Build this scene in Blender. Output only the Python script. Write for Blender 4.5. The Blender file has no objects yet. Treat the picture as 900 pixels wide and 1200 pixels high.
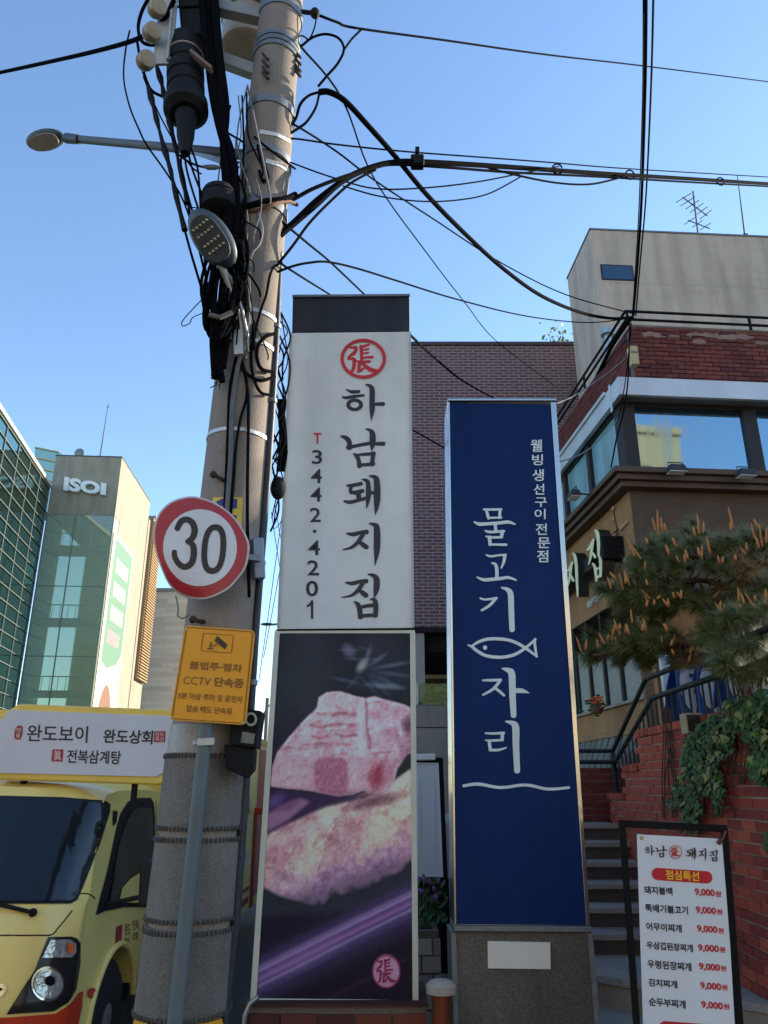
import bpy, bmesh, math, random
import numpy as np
from mathutils import Vector, Matrix
from mathutils.bvhtree import BVHTree
random.seed(7); rng = np.random.default_rng(7)
SC = bpy.context.scene
COL = SC.collection
R = math.radians
# ------------------------------------------------------------------ camera
F = 902.0; PITCH = R(19.7); EYE = Vector((0, 0, 1.7))
cam = bpy.data.cameras.new('camera'); cam_o = bpy.data.objects.new('camera', cam); COL.objects.link(cam_o)
cam_o.location = EYE; cam_o.rotation_euler = (math.pi/2 + PITCH, 0, 0)
cam.sensor_fit = 'HORIZONTAL'; cam.sensor_width = 36; cam.lens = 36*F/900
cam.clip_start = 0.05; cam.clip_end = 3000
SC.camera = cam_o
# ------------------------------------------------------------------ sky and sun
SUN_AZ, SUN_EL = R(62), R(20)          # azimuth from +Y towards +X
w = bpy.data.worlds.new('World'); SC.world = w; w.use_nodes = True
nt = w.node_tree; nt.nodes.clear()
sky = nt.nodes.new('ShaderNodeTexSky'); sky.sky_type = 'NISHITA'; sky.sun_disc = False
sky.sun_elevation = SUN_EL; sky.sun_rotation = SUN_AZ
sky.air_density = 1.0; sky.dust_density = 0.15; sky.ozone_density = 2.8; sky.altitude = 50
bg = nt.nodes.new('ShaderNodeBackground'); bg.inputs[1].default_value = 0.13
wo = nt.nodes.new('ShaderNodeOutputWorld')
nt.links.new(sky.outputs[0], bg.inputs[0]); nt.links.new(bg.outputs[0], wo.inputs[0])
sl = bpy.data.lights.new('sun', 'SUN'); sl.energy = 4.2; sl.angle = R(0.5); sl.color = (1.0, 0.86, 0.66)
so = bpy.data.objects.new('sun', sl); COL.objects.link(so)
sd = Vector((math.sin(SUN_AZ)*math.cos(SUN_EL), math.cos(SUN_AZ)*math.cos(SUN_EL), math.sin(SUN_EL)))
so.rotation_euler = sd.to_track_quat('Z', 'Y').to_euler(); so.location = sd*60
SC.view_settings.view_transform = 'Standard'; SC.view_settings.look = 'None'
SC.view_settings.exposure = 1.5; SC.view_settings.gamma = 1
SC.cycles.use_denoising = True
SC.cycles.max_bounces = 8; SC.cycles.transparent_max_bounces = 12
# ------------------------------------------------------------------ pixel helpers (photo pixels, 900 x 1200)
_c, _s = math.cos(PITCH), math.sin(PITCH)
def ray(px, py):
    a = (px-450)/F; b = (600-py)/F
    return Vector((a, _c - b*_s, _s + b*_c))
def at(px, py, Y):
    d = ray(px, py); return EYE + d*(Y/d.y)
def hit(px, py, p0, n):
    d = ray(px, py); return EYE + d*(n.dot(p0-EYE)/n.dot(d))
def zat(py, Y):
    return at(450, py, Y).z
V = Vector
# ------------------------------------------------------------------ materials
def lin(c):
    return tuple(((x/255)/12.92 if x <= 10 else (((x/255)+0.055)/1.055)**2.4) for x in c)
MATS = {}
def mat(name, rgb, rough=0.7, var=0.12, scale=6, bump=0.0, bscale=60, metal=0, spec=0.4, rgb2=None, st=(1, 1, 1), obj_random=None, stain=0.0, coat=0, emit=0, alpha=None, island=False, patch=0.0):
    """procedural principled material: two noises tint the base colour, a fine one makes relief"""
    if name in MATS: return MATS[name]
    m = bpy.data.materials.new(name); m.use_nodes = True; MATS[name] = m
    t = m.node_tree; N = t.nodes; L = t.links; p = N['Principled BSDF']
    base = lin(rgb)
    tc = N.new('ShaderNodeTexCoord'); mp = N.new('ShaderNodeMapping'); mp.inputs['Scale'].default_value = st
    L.new(tc.outputs['Object'], mp.inputs['Vector'])
    n1 = N.new('ShaderNodeTexNoise'); n1.inputs['Scale'].default_value = scale; n1.inputs['Detail'].default_value = 6; n1.inputs['Roughness'].default_value = 0.65
    L.new(mp.outputs[0], n1.inputs['Vector'])
    cr = N.new('ShaderNodeValToRGB'); L.new(n1.outputs['Fac'], cr.inputs[0])
    lo = tuple(c*(1-var) for c in base); hi = tuple(min(1, c*(1+var)) for c in base)
    if rgb2: hi = lin(rgb2)
    cr.color_ramp.elements[0].position = 0.32; cr.color_ramp.elements[1].position = 0.68
    cr.color_ramp.elements[0].color = (*lo, 1); cr.color_ramp.elements[1].color = (*hi, 1)
    out = cr.outputs[0]
    if obj_random:
        oi = N.new('ShaderNodeObjectInfo'); c2 = N.new('ShaderNodeValToRGB'); c2.color_ramp.interpolation = 'CONSTANT'
        src = oi.outputs['Random']
        if island:
            ge = N.new('ShaderNodeNewGeometry'); src = ge.outputs['Random Per Island']
        L.new(src, c2.inputs[0])
        els = c2.color_ramp.elements
        k = len(obj_random)
        while len(els) < k: els.new(0.5)
        for i, c in enumerate(obj_random):
            els[i].position = i/k; els[i].color = (*lin(c), 1)
        mx = N.new('ShaderNodeMix'); mx.data_type = 'RGBA'; mx.blend_type = 'MIX'; mx.inputs[0].default_value = 0.7
        L.new(out, mx.inputs[6]); L.new(c2.outputs[0], mx.inputs[7]); out = mx.outputs[2]
    if stain:
        n3 = N.new('ShaderNodeTexNoise'); n3.inputs['Scale'].default_value = 1.3; n3.inputs['Detail'].default_value = 8
        mp3 = N.new('ShaderNodeMapping'); mp3.inputs['Scale'].default_value = (2.2, 2.2, 0.35)
        L.new(tc.outputs['Object'], mp3.inputs[0]); L.new(mp3.outputs[0], n3.inputs['Vector'])
        r3 = N.new('ShaderNodeMapRange'); r3.inputs[1].default_value = 0.42; r3.inputs[2].default_value = 0.72; r3.inputs[3].default_value = 1.0; r3.inputs[4].default_value = 1-stain
        L.new(n3.outputs['Fac'], r3.inputs[0])
        mx = N.new('ShaderNodeMix'); mx.data_type = 'RGBA'; mx.blend_type = 'MULTIPLY'; mx.inputs[0].default_value = 1
        L.new(out, mx.inputs[6]); L.new(r3.outputs[0], mx.inputs[7]); out = mx.outputs[2]
    if patch:
        n4 = N.new('ShaderNodeTexNoise'); n4.inputs['Scale'].default_value = 140; n4.inputs['Detail'].default_value = 2
        L.new(tc.outputs['Object'], n4.inputs['Vector'])
        r4 = N.new('ShaderNodeMapRange'); r4.inputs[1].default_value = 0.35; r4.inputs[2].default_value = 0.65; r4.inputs[3].default_value = 1-patch; r4.inputs[4].default_value = 1+patch
        L.new(n4.outputs['Fac'], r4.inputs[0])
        mx = N.new('ShaderNodeMix'); mx.data_type = 'RGBA'; mx.blend_type = 'MULTIPLY'; mx.inputs[0].default_value = 1
        L.new(out, mx.inputs[6]); L.new(r4.outputs[0], mx.inputs[7]); out = mx.outputs[2]
    L.new(out, p.inputs['Base Color'])
    rr = N.new('ShaderNodeMapRange'); rr.inputs[3].default_value = max(0, rough-0.08); rr.inputs[4].default_value = min(1, rough+0.1)
    L.new(n1.outputs['Fac'], rr.inputs[0]); L.new(rr.outputs[0], p.inputs['Roughness'])
    p.inputs['Metallic'].default_value = metal; p.inputs['Specular IOR Level'].default_value = spec
    if coat:
        p.inputs['Coat Weight'].default_value = coat; p.inputs['Coat Roughness'].default_value = 0.06
    if emit:
        p.inputs['Emission Color'].default_value = (*base, 1); p.inputs['Emission Strength'].default_value = emit
    if bump:
        n2 = N.new('ShaderNodeTexNoise'); n2.inputs['Scale'].default_value = bscale; n2.inputs['Detail'].default_value = 5
        L.new(mp.outputs[0], n2.inputs['Vector'])
        b = N.new('ShaderNodeBump'); b.inputs['Strength'].default_value = bump; b.inputs['Distance'].default_value = 0.02
        L.new(n2.outputs['Fac'], b.inputs['Height']); L.new(b.outputs[0], p.inputs['Normal'])
    return m
def glass_mirror(name, rgb, rough=0.03, wav=0.012):
    m = bpy.data.materials.new(name); m.use_nodes = True; MATS[name] = m
    t = m.node_tree; N = t.nodes; L = t.links; p = N['Principled BSDF']
    p.inputs['Base Color'].default_value = (*lin(rgb), 1); p.inputs['Metallic'].default_value = 1; p.inputs['Roughness'].default_value = rough
    n = N.new('ShaderNodeTexNoise'); n.inputs['Scale'].default_value = 0.9; tc = N.new('ShaderNodeTexCoord'); L.new(tc.outputs['Object'], n.inputs['Vector'])
    b = N.new('ShaderNodeBump'); b.inputs['Strength'].default_value = wav; L.new(n.outputs['Fac'], b.inputs['Height']); L.new(b.outputs[0], p.inputs['Normal'])
    n2 = N.new('ShaderNodeTexNoise'); n2.inputs['Scale'].default_value = 3; n2.inputs['Detail'].default_value = 6
    mp = N.new('ShaderNodeMapping'); mp.inputs['Scale'].default_value = (3, 3, .3); L.new(tc.outputs['Object'], mp.inputs[0]); L.new(mp.outputs[0], n2.inputs['Vector'])
    r = N.new('ShaderNodeMapRange'); r.inputs[1].default_value = .5; r.inputs[2].default_value = .8; r.inputs[3].default_value = rough; r.inputs[4].default_value = rough+.14
    L.new(n2.outputs['Fac'], r.inputs[0]); L.new(r.outputs[0], p.inputs['Roughness'])
    return m
def glass_thin(name, tint, refl=0.25, rough=0.02, refl_rgb=(235, 245, 245), haze=0.0):
    m = bpy.data.materials.new(name); m.use_nodes = True; MATS[name] = m
    t = m.node_tree; N = t.nodes; L = t.links; N.remove(N['Principled BSDF']); o = N['Material Output']
    tr = N.new('ShaderNodeBsdfTransparent'); tr.inputs[0].default_value = (*lin(tint), 1)
    gl = N.new('ShaderNodeBsdfGlossy'); gl.inputs[0].default_value = (*lin(refl_rgb), 1); gl.inputs['Roughness'].default_value = rough
    lw = N.new('ShaderNodeLayerWeight'); lw.inputs[0].default_value = 0.35
    mr = N.new('ShaderNodeMapRange'); mr.inputs[3].default_value = refl; mr.inputs[4].default_value = 0.95; L.new(lw.outputs['Fresnel'], mr.inputs[0])
    mx = N.new('ShaderNodeMixShader'); L.new(mr.outputs[0], mx.inputs[0]); L.new(tr.outputs[0], mx.inputs[1]); L.new(gl.outputs[0], mx.inputs[2])
    out = mx.outputs[0]
    if haze:                                # diffuse veil painted in for pale sky reflected on the pane
        df = N.new('ShaderNodeBsdfDiffuse'); df.inputs[0].default_value = (*lin((206, 212, 192)), 1); m2 = N.new('ShaderNodeMixShader'); m2.inputs[0].default_value = haze
        L.new(out, m2.inputs[1]); L.new(df.outputs[0], m2.inputs[2]); out = m2.outputs[0]
    L.new(out, o.inputs[0])
    return m
# ------------------------------------------------------------------ objects
WM = {}                                   # world matrix of everything made
def props(o, label=None, cat=None, group=None, kind=None):
    for k, v in (('label', label), ('category', cat), ('group', group), ('kind', kind)):
        if v: o[k] = v
    return o
def thing(name, label, cat, loc=(0, 0, 0), rz=0, group=None):
    o = bpy.data.objects.new(name, None); COL.objects.link(o); o.empty_display_size = 0.1
    o.location = loc; o.rotation_euler = (0, 0, rz)
    WM[o] = Matrix.Translation(loc) @ Matrix.Rotation(rz, 4, 'Z')
    return props(o, label, cat, group)
class MB:
    """collects shapes; build() links them as ONE mesh object"""
    def __init__(s): s.v = []; s.f = []
    def add(s, vs, fs):
        k = len(s.v); s.v += [tuple(x) for x in vs]; s.f += [tuple(i+k for i in f) for f in fs]; return s
    def hexa(s, p):      # 0-3 bottom ring, 4-7 top ring
        return s.add(p, [(0, 3, 2, 1), (4, 5, 6, 7), (0, 1, 5, 4), (1, 2, 6, 5), (2, 3, 7, 6), (3, 0, 4, 7)])
    def box(s, a, b):
        x0, y0, z0 = a; x1, y1, z1 = b
        return s.hexa([(x0, y0, z0), (x1, y0, z0), (x1, y1, z0), (x0, y1, z0), (x0, y0, z1), (x1, y0, z1), (x1, y1, z1), (x0, y1, z1)])
    def prism(s, pts, off, back=True):   # polygon pts, extruded by off
        n = len(pts); pts = [V(p) for p in pts]; off = V(off)
        fs = [tuple(range(n))] + [(i, i+n, (i+1) % n+n, (i+1) % n) for i in range(n)]
        if back: fs.append(tuple(range(2*n-1, n-1, -1)))
        return s.add(pts+[p+off for p in pts], fs)
    def bar(s, a, b, w, h, up=(0, 0, 1)):
        a, b, up = V(a), V(b), V(up); d = (b-a).normalized()
        if abs(d.dot(up)) > .98: up = V((0, 1, 0))
        x = d.cross(up).normalized()*w/2; y = x.cross(d).normalized()*h/2
        return s.hexa([a-x-y, a+x-y, a+x+y, a-x+y, b-x-y, b+x-y, b+x+y, b-x+y])
    def tube(s, pts, r, n=8, cap=True):
        pts = [V(p) for p in pts]; k = len(pts)
        rr = r if isinstance(r, (list, tuple)) else [r]*k
        t0 = (pts[1]-pts[0]).normalized(); u = t0.orthogonal().normalized(); vs = []
        for i, p in enumerate(pts):
            t = (pts[min(i+1, k-1)]-pts[max(i-1, 0)])
            t = t.normalized() if t.length > 1e-9 else t0
            u = (u-t*u.dot(t)); u = u.normalized() if u.length > 1e-6 else t.orthogonal().normalized(); w_ = t.cross(u)
            for j in range(n):
                a = 2*math.pi*j/n; vs.append(p+(u*math.cos(a)+w_*math.sin(a))*rr[i])
        fs = [(i*n+j, i*n+(j+1) % n, (i+1)*n+(j+1) % n, (i+1)*n+j) for i in range(k-1) for j in range(n)]
        if cap: fs += [tuple(range(n-1, -1, -1)), tuple(range((k-1)*n, k*n))]
        return s.add(vs, fs)
    def lathe(s, a, b, prof, n=24):      # prof: (t 0..1 along a-b, radius)
        a, b = V(a), V(b)
        pts = [a.lerp(b, t) for t, r in prof]; d = (b-a).normalized(); u = d.orthogonal().normalized(); w_ = d.cross(u); vs = []
        for p, (t, r) in zip(pts, prof):
            for j in range(n):
                g = 2*math.pi*j/n; vs.append(p+(u*math.cos(g)+w_*math.sin(g))*r)
        k = len(prof)
        fs = [(i*n+j, i*n+(j+1) % n, (i+1)*n+(j+1) % n, (i+1)*n+j) for i in range(k-1) for j in range(n)]
        fs += [tuple(range(n-1, -1, -1)), tuple(range((k-1)*n, k*n))]
        return s.add(vs, fs)
    def ell(s, c, rx, ry, rz, nu=14, nv=8, rot=None):
        c = V(c); vs = []; fs = []
        for i in range(nv+1):
            th = math.pi*i/nv
            for j in range(nu):
                ph = 2*math.pi*j/nu
                p = V((rx*math.sin(th)*math.cos(ph), ry*math.sin(th)*math.sin(ph), rz*math.cos(th)))
                if rot: p = rot @ p
                vs.append(c+p)
        for i in range(nv):
            for j in range(nu): fs.append((i*nu+j, (i+1)*nu+j, (i+1)*nu+(j+1) % nu, i*nu+(j+1) % nu))
        return s.add(vs, fs)
    def mesh(s, name): 
        me = bpy.data.meshes.new(name); me.from_pydata([tuple(v) for v in s.v], [], s.f); me.update(); return me
    def build(s, name, m, parent=None, local=False, smooth=False, bevel=0, bseg=2, angle=35, label=None, cat=None, group=None, kind=None, weld=False):
        o = bpy.data.objects.new(name, None if False else bpy.data.meshes.new(name)); COL.objects.link(o)
        if parent is not None:
            o.parent = parent; M = WM[parent]; WM[o] = M.copy()
            vs = s.v if local else [tuple(M.inverted() @ V(v)) for v in s.v]
        else:
            a = np.array(s.v); c = (a.min(0)+a.max(0))/2; c[2] = a[:, 2].min(); o.location = c; WM[o] = Matrix.Translation(V(c))
            vs = [tuple(V(v)-V(c)) for v in s.v]
        me = o.data; me.from_pydata(vs, [], s.f); me.update(); me.materials.append(m)
        bm = bmesh.new(); bm.from_mesh(me)
        if weld: bmesh.ops.remove_doubles(bm, verts=bm.verts, dist=1e-5)
        bmesh.ops.recalc_face_normals(bm, faces=bm.faces)
        bm.to_mesh(me); bm.free()
        if smooth:
            for p in me.polygons: p.use_smooth = True
            try: me.set_sharp_from_angle(angle=R(angle))
            except Exception: pass
        if bevel:
            b = o.modifiers.new('bevel', 'BEVEL'); b.width = bevel; b.segments = bseg; b.limit_method = 'ANGLE'; b.angle_limit = R(40); b.harden_normals = False
        return props(o, label, cat, group, kind)
def bx(name, m, parent, a, b, **k):
    return MB().box(a, b).build(name, m, parent, **k)
def dup(o, parent=None, M=None, label=None, group=None):
    c = o.copy(); COL.objects.link(c)
    if parent is not None: c.parent = parent
    if M is not None: c.matrix_basis = M
    if label: c['label'] = label
    if group: c['group'] = group
    return c
# ------------------------------------------------------------------ lettering
_txt = {}
def text_raw(s, bold=0.0):
    k = (s, bold)
    if k in _txt: return _txt[k]
    c = bpy.data.curves.new('lettering', 'FONT'); c.body = s; c.offset = bold; c.resolution_u = 3
    o = bpy.data.objects.new('lettering', c); COL.objects.link(o)
    dg = bpy.context.evaluated_depsgraph_get()
    me = bpy.data.meshes.new_from_object(o.evaluated_get(dg))
    vs = np.array([tuple(v.co)[:2] for v in me.vertices]); fs = [tuple(p.vertices) for p in me.polygons]
    bpy.data.objects.remove(o); bpy.data.curves.remove(c); bpy.data.meshes.remove(me)
    vs = (vs-vs.min(0))/(vs.max(0)-vs.min(0))
    _txt[k] = (vs, fs); return _txt[k]
def text_on(mb, s, box, fmap, bold=0.012):
    """write s so that it fills box=(x0,y0,x1,y1) (photo-like coordinates, y down); fmap turns a coordinate into a point"""
    vs, fs = text_raw(s, bold); x0, y0, x1, y1 = box
    return mb.add([fmap(x0+(x1-x0)*a, y1+(y0-y1)*b) for a, b in vs], fs)
def cat_rom(P, closed=False, k=5):
    P = np.array(P, float); n = len(P); out = []
    rngn = range(n if closed else n-1)
    for i in rngn:
        p1, p2 = P[i], P[(i+1) % n]
        p0 = P[(i-1) % n] if (closed or i > 0) else p1
        p3 = P[(i+2) % n] if (closed or i+2 < n) else p2
        for j in range(k):
            t = j/k; out.append(0.5*((2*p1)+(-p0+p2)*t+(2*p0-5*p1+4*p2-p3)*t*t+(-p0+3*p1-3*p2+p3)*t**3))
    if not closed: out.append(P[-1])
    return np.array(out)
def stroke_poly(pts, k=5, cap=5):
    """outline of a brush stroke given as (x, y, width) points"""
    q = cat_rom(pts, k=k) if len(pts) > 2 else np.array(pts, float)
    d = np.gradient(q[:, :2], axis=0); d /= (np.linalg.norm(d, axis=1, keepdims=True)+1e-9)
    nrm = np.stack([-d[:, 1], d[:, 0]], 1); w2 = np.maximum(q[:, 2:3], 1)/2
    Lf = q[:, :2]+nrm*w2; Rt = q[:, :2]-nrm*w2
    out = list(Lf)
    for e, sgn in ((-1, 1), (0, -1)):
        c = q[e, :2]; dv = d[e]*sgn; nv = nrm[e]*sgn; r = w2[e, 0]
        for i in range(1, cap): 
            a = math.pi/2-math.pi*i/cap; out.append(c+nv*r*math.sin(a)+dv*r*0.8*math.cos(a))
        if e == -1: out += list(Rt[::-1])
    return [tuple(p) for p in out]
def strokes(mb, lst, fmap, depth, start=0.0):
    """each stroke is a thin solid; fmap(x, y, lift) -> point"""
    for i, pts in enumerate(lst):
        pl = stroke_poly(pts); e = start+i*0.0004
        mb.prism([fmap(x, y, e+depth) for x, y in pl], V(fmap(pl[0][0], pl[0][1], 0))-V(fmap(pl[0][0], pl[0][1], e+depth)), back=False)
    return mb
def ring(mb, cx, cy, ro, ri, fmap, lift, n=40):   # ro, ri = (rx, ry)
    a = [fmap(cx+ro[0]*math.cos(t), cy+ro[1]*math.sin(t), lift) for t in np.linspace(0, 2*math.pi, n, endpoint=False)]
    b = [fmap(cx+ri[0]*math.cos(t), cy+ri[1]*math.sin(t), lift) for t in np.linspace(0, 2*math.pi, n, endpoint=False)]
    return mb.add(a+b, [(i, (i+1) % n, (i+1) % n+n, i+n) for i in range(n)])
def disc(mb, cx, cy, r, fmap, lift, n=28):
    return mb.add([fmap(cx+r[0]*math.cos(t), cy+r[1]*math.sin(t), lift) for t in np.linspace(0, 2*math.pi, n, endpoint=False)], [tuple(range(n))])
def pxmap(ox, oy, sc, Y):
    """crop pixels -> point on the upright plane y=Y; lift moves towards the viewer along -y"""
    def f(x, y, lift=0.0):
        p = at(ox+x/sc, oy+y/sc, Y); p.y -= lift; return p
    return f
def plmap(ox, oy, sc, p0, n):
    n = V(n).normalized(); p0 = V(p0)
    def f(x, y, lift=0.0): return hit(ox+x/sc, oy+y/sc, p0, n)+n*lift
    return f
def decal(poly, bvh, eps=0.004, step=6, fan=None):
    """a patch of film that follows a curved body: polygon in photo pixels, cut fine and laid on the surface met by the sight line"""
    bm = bmesh.new(); vs = [bm.verts.new((x, y, 0)) for x, y in poly]; bm.faces.new(vs)
    bmesh.ops.triangulate(bm, faces=bm.faces)
    for ax in (0, 1):
        lo = min(p[ax] for p in poly); hi = max(p[ax] for p in poly); n_ = V((1, 0, 0)) if ax == 0 else V((0, 1, 0)); g = lo+step*.513
        while g < hi:
            bmesh.ops.bisect_plane(bm, geom=list(bm.verts)+list(bm.edges)+list(bm.faces), dist=1e-4, plane_co=n_*g, plane_no=n_); g += step
    bm.verts.index_update(); out = []; last = None; miss = []
    for i, v in enumerate(bm.verts):
        d = ray(v.co.x, v.co.y).normalized(); h = bvh.ray_cast(EYE, d)
        if h[0] is None: out.append(None); miss.append((i, d)); continue
        nn = h[1] if h[1].dot(d) < 0 else -h[1]
        out.append(h[0]+nn*eps-d*.001)
    good = [o for o in out if o is not None]
    if not good: print('DECAL MISS', poly[:2]); out = [at(v.co.x, v.co.y, 4.6) for v in bm.verts]
    if good:
        for i, d in miss:
            out[i] = min((EYE+d*(g-EYE).length for g in good), key=lambda p: min((p-g).length for g in good))
    fs = [tuple(v.index for v in f.verts) for f in bm.faces]; bm.free()
    return out, fs
def seam(pts, bvh, r, name, m, parent):
    """a panel gap drawn as a thin bead along the body"""
    q = cat_rom(pts, k=6) if len(pts) > 2 else np.array([np.array(pts[0])+(np.array(pts[1])-np.array(pts[0]))*t for t in np.linspace(0, 1, 12)]); p3 = []
    for x, y in q:
        h = bvh.ray_cast(EYE, ray(x, y).normalized())[0]
        if h is not None: p3.append(h)
    return MB().tube(p3, r, 5).build(name, m, parent) if len(p3) > 1 else None
def tri(mb):
    bm = bmesh.new(); vs = [bm.verts.new(v) for v in mb.v]
    for f in mb.f: bm.faces.new([vs[i] for i in f])
    bmesh.ops.remove_doubles(bm, verts=bm.verts, dist=1e-6); bmesh.ops.triangulate(bm, faces=bm.faces, ngon_method='EAR_CLIP'); bmesh.ops.recalc_face_normals(bm, faces=bm.faces); bm.verts.index_update()
    mb.v = [tuple(v.co) for v in bm.verts]; mb.f = [tuple(v.index for v in f.verts) for f in bm.faces]; bm.free(); return mb
def bvh_of(mb):
    return BVHTree.FromPolygons([V(v) for v in mb.v], mb.f)
# ------------------------------------------------------------------ bricks
def bricks(parent, o, u, n, L, H, mt, name='brick', bl=0.2, bh=0.058, gap=0.012, deep=0.06, inside=None, limit=300, jitter=0.004, course0=0, seed=1):
    """bricks in running bond on the face through o spanned by u (along) and z (up), standing proud towards n"""
    rr = random.Random(seed); o, u, n = V(o), V(u).normalized(), V(n).normalized(); z = V((0, 0, 1)); spots = []
    rows = int(H/(bh+gap))
    for r in range(rows):
        x = -(bl+gap)/2 if (r+course0) % 2 else 0.0
        zc = r*(bh+gap)+bh/2+gap/2
        while x < L-0.03:
            a, b = max(x, 0), min(x+bl, L)
            if b-a > 0.04 and (inside is None or inside((a+b)/2, zc)): spots.append((a, b, zc))
            x += bl+gap
    def M(a, b, zc):
        c = o+u*((a+b)/2)+z*zc
        rot = Matrix((u, -n, z)).transposed().to_4x4()
        return Matrix.Translation(c) @ rot
    spots.sort(key=lambda s: (o+u*((s[0]+s[1])/2)+z*s[2]-EYE).length)
    pm = WM[parent].inverted(); meshes = {}
    for i, (a, b, zc) in enumerate(spots):
        w_ = round(b-a, 3)
        jz = rr.uniform(-.0025, .0025); jn = rr.uniform(-jitter, jitter)
        mm = M(a, b, zc) @ Matrix.Translation((0, -jn, jz)) @ Matrix.Rotation(rr.uniform(-.012, .012), 4, 'Y')
        if i < limit:
            if w_ not in meshes:
                me = MB().box((-w_/2, -0.012, -bh/2), (w_/2, deep, bh/2)).mesh(name); me.materials.append(mt); meshes[w_] = me
            ob = bpy.data.objects.new(name, meshes[w_]); COL.objects.link(ob); ob.parent = parent; ob.matrix_basis = pm @ mm
        else:
            if i == limit: rest = MB()
            k = MB().box((-w_/2, -0.012, -bh/2), (w_/2, deep, bh/2)); rest.add([mm @ V(v) for v in k.v], k.f)
    if len(spots) > limit: rest.build(name+'work', mt, parent, kind='stuff')
    return len(spots)
# ------------------------------------------------------------------ palette
M_conc = mat('pole_concrete', (136, 126, 117), .9, .09, 4, .22, 130, stain=.3, st=(1, 1, .6), patch=.14)
M_steel = mat('galvanised_steel', (165, 170, 172), .45, .15, 14, .1, 80, metal=.75)
M_dsteel = mat('dull_steel', (120, 125, 128), .5, .2, 9, .1, 60, metal=.5)
M_black = mat('black_rubber', (27, 28, 31), .75, .25, 20, .1, 80, spec=.2)
M_blackmetal = mat('black_painted_metal', (15, 15, 17), .6, .2, 10, .08, 60, spec=.15)
M_wire = mat('cable_sheath', (15, 16, 19), .9, .2, 30, spec=.02)
M_wiregrey = mat('grey_cable_sheath', (104, 106, 108), .8, .15, 30, spec=.15)
M_asphalt = mat('asphalt', (50, 50, 52), .9, .25, 3, .6, 200, patch=.2)
M_pave = mat('paving_stone', (120, 114, 106), .85, .15, 4, .4, 120, patch=.1, stain=.2)
M_cloth = mat('woven_wrap', (124, 120, 112), .95, .16, 4, .6, 260, stain=.35, patch=.22)
M_chrome = mat('polished_steel', (200, 198, 190), .16, .06, 3, metal=1)
M_granite = mat('speckled_granite', (100, 95, 88), .6, .12, 4, .05, 100, patch=.3, stain=.3, spec=.2)
M_mortar = mat('lime_mortar', (176, 166, 150), .95, .12, 20, .4, 120)
M_mortard = mat('grimy_mortar', (110, 100, 92), .95, .15, 20, .4, 120)
# ================================================================== ground
def sheet(name, pts, z, m, **k): return MB().add([(x, y, z) for x, y in pts], [tuple(range(len(pts)))]).build(name, m, **k)
sheet('ground', [(-600, -600), (600, -600), (600, 900), (-600, 900)], 0.0, M_asphalt, kind='structure')
mb = MB(); mb.box((-.62, 3.2, -.05), (6, 16.0, .10)); mb.build('pavement', M_pave, kind='structure', bevel=.01)
# ================================================================== restaurant building on the right (local x along its street front, y back)
RZ = R(4.6)
C0 = V((3.28, 9.6, 0)); rb = thing('restaurant_building', 'two storey restaurant with tan walls, blue glazed upper floor and red brick parapet', 'building', C0, RZ)
Mi = WM[rb]
def w2l(p): return Mi.inverted() @ V(p)
nF = (Mi.to_3x3() @ V((0, -1, 0))); nL = (Mi.to_3x3() @ V((-1, 0, 0)))
M_tan = mat('tan_render', (158, 118, 80), .9, .1, 3, .5, 120, stain=.2, patch=.1); M_brown = mat('rough_brown', (92, 76, 64), .95, .14, 5, .9, 60, stain=.15, patch=.2); M_corn = mat('cornice_brown', (84, 64, 50), .6, .1, 5, .1, 40, stain=.2)  # front band darker, greyer and rougher than the tan side band
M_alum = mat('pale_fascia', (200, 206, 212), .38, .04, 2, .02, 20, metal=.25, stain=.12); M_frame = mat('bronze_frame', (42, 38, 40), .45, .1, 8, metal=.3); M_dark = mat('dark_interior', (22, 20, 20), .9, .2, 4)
M_wall = mat('inner_wall', (60, 54, 48), .9, .1, 4); M_glassb = glass_mirror('blue_window_glass', (150, 178, 190)); M_rbrick = mat('parapet_brick', (120, 52, 44), .9, .15, 9, .5, 90, obj_random=[(116, 60, 52), (98, 50, 46), (128, 70, 58), (86, 48, 46), (110, 66, 60)], stain=.35)
def lb(name, m, a, b, **k): return MB().box(a, b).build(name, m, rb, local=True, **k)
W, D = 9.0, 12.0
z1 = 4.12
lb('sign_band', M_tan, (0, 0.012, z1), (.30, D, 5.46), bevel=.004)                       # left side wall band
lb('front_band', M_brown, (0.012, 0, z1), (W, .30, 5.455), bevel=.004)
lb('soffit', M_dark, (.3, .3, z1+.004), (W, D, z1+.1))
mb = MB()
for (o_, za, zb) in ((.16, 5.44, 5.52), (.22, 5.52, 5.60), (.28, 5.60, 5.68)):
    mb.box((-o_, -o_, za+.001), (W, .2, zb)); mb.box((-o_+.001, .2, za+.001), (.2, D, zb-.001))
mb.build('cornice', M_corn, rb, local=True, bevel=.008)
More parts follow.
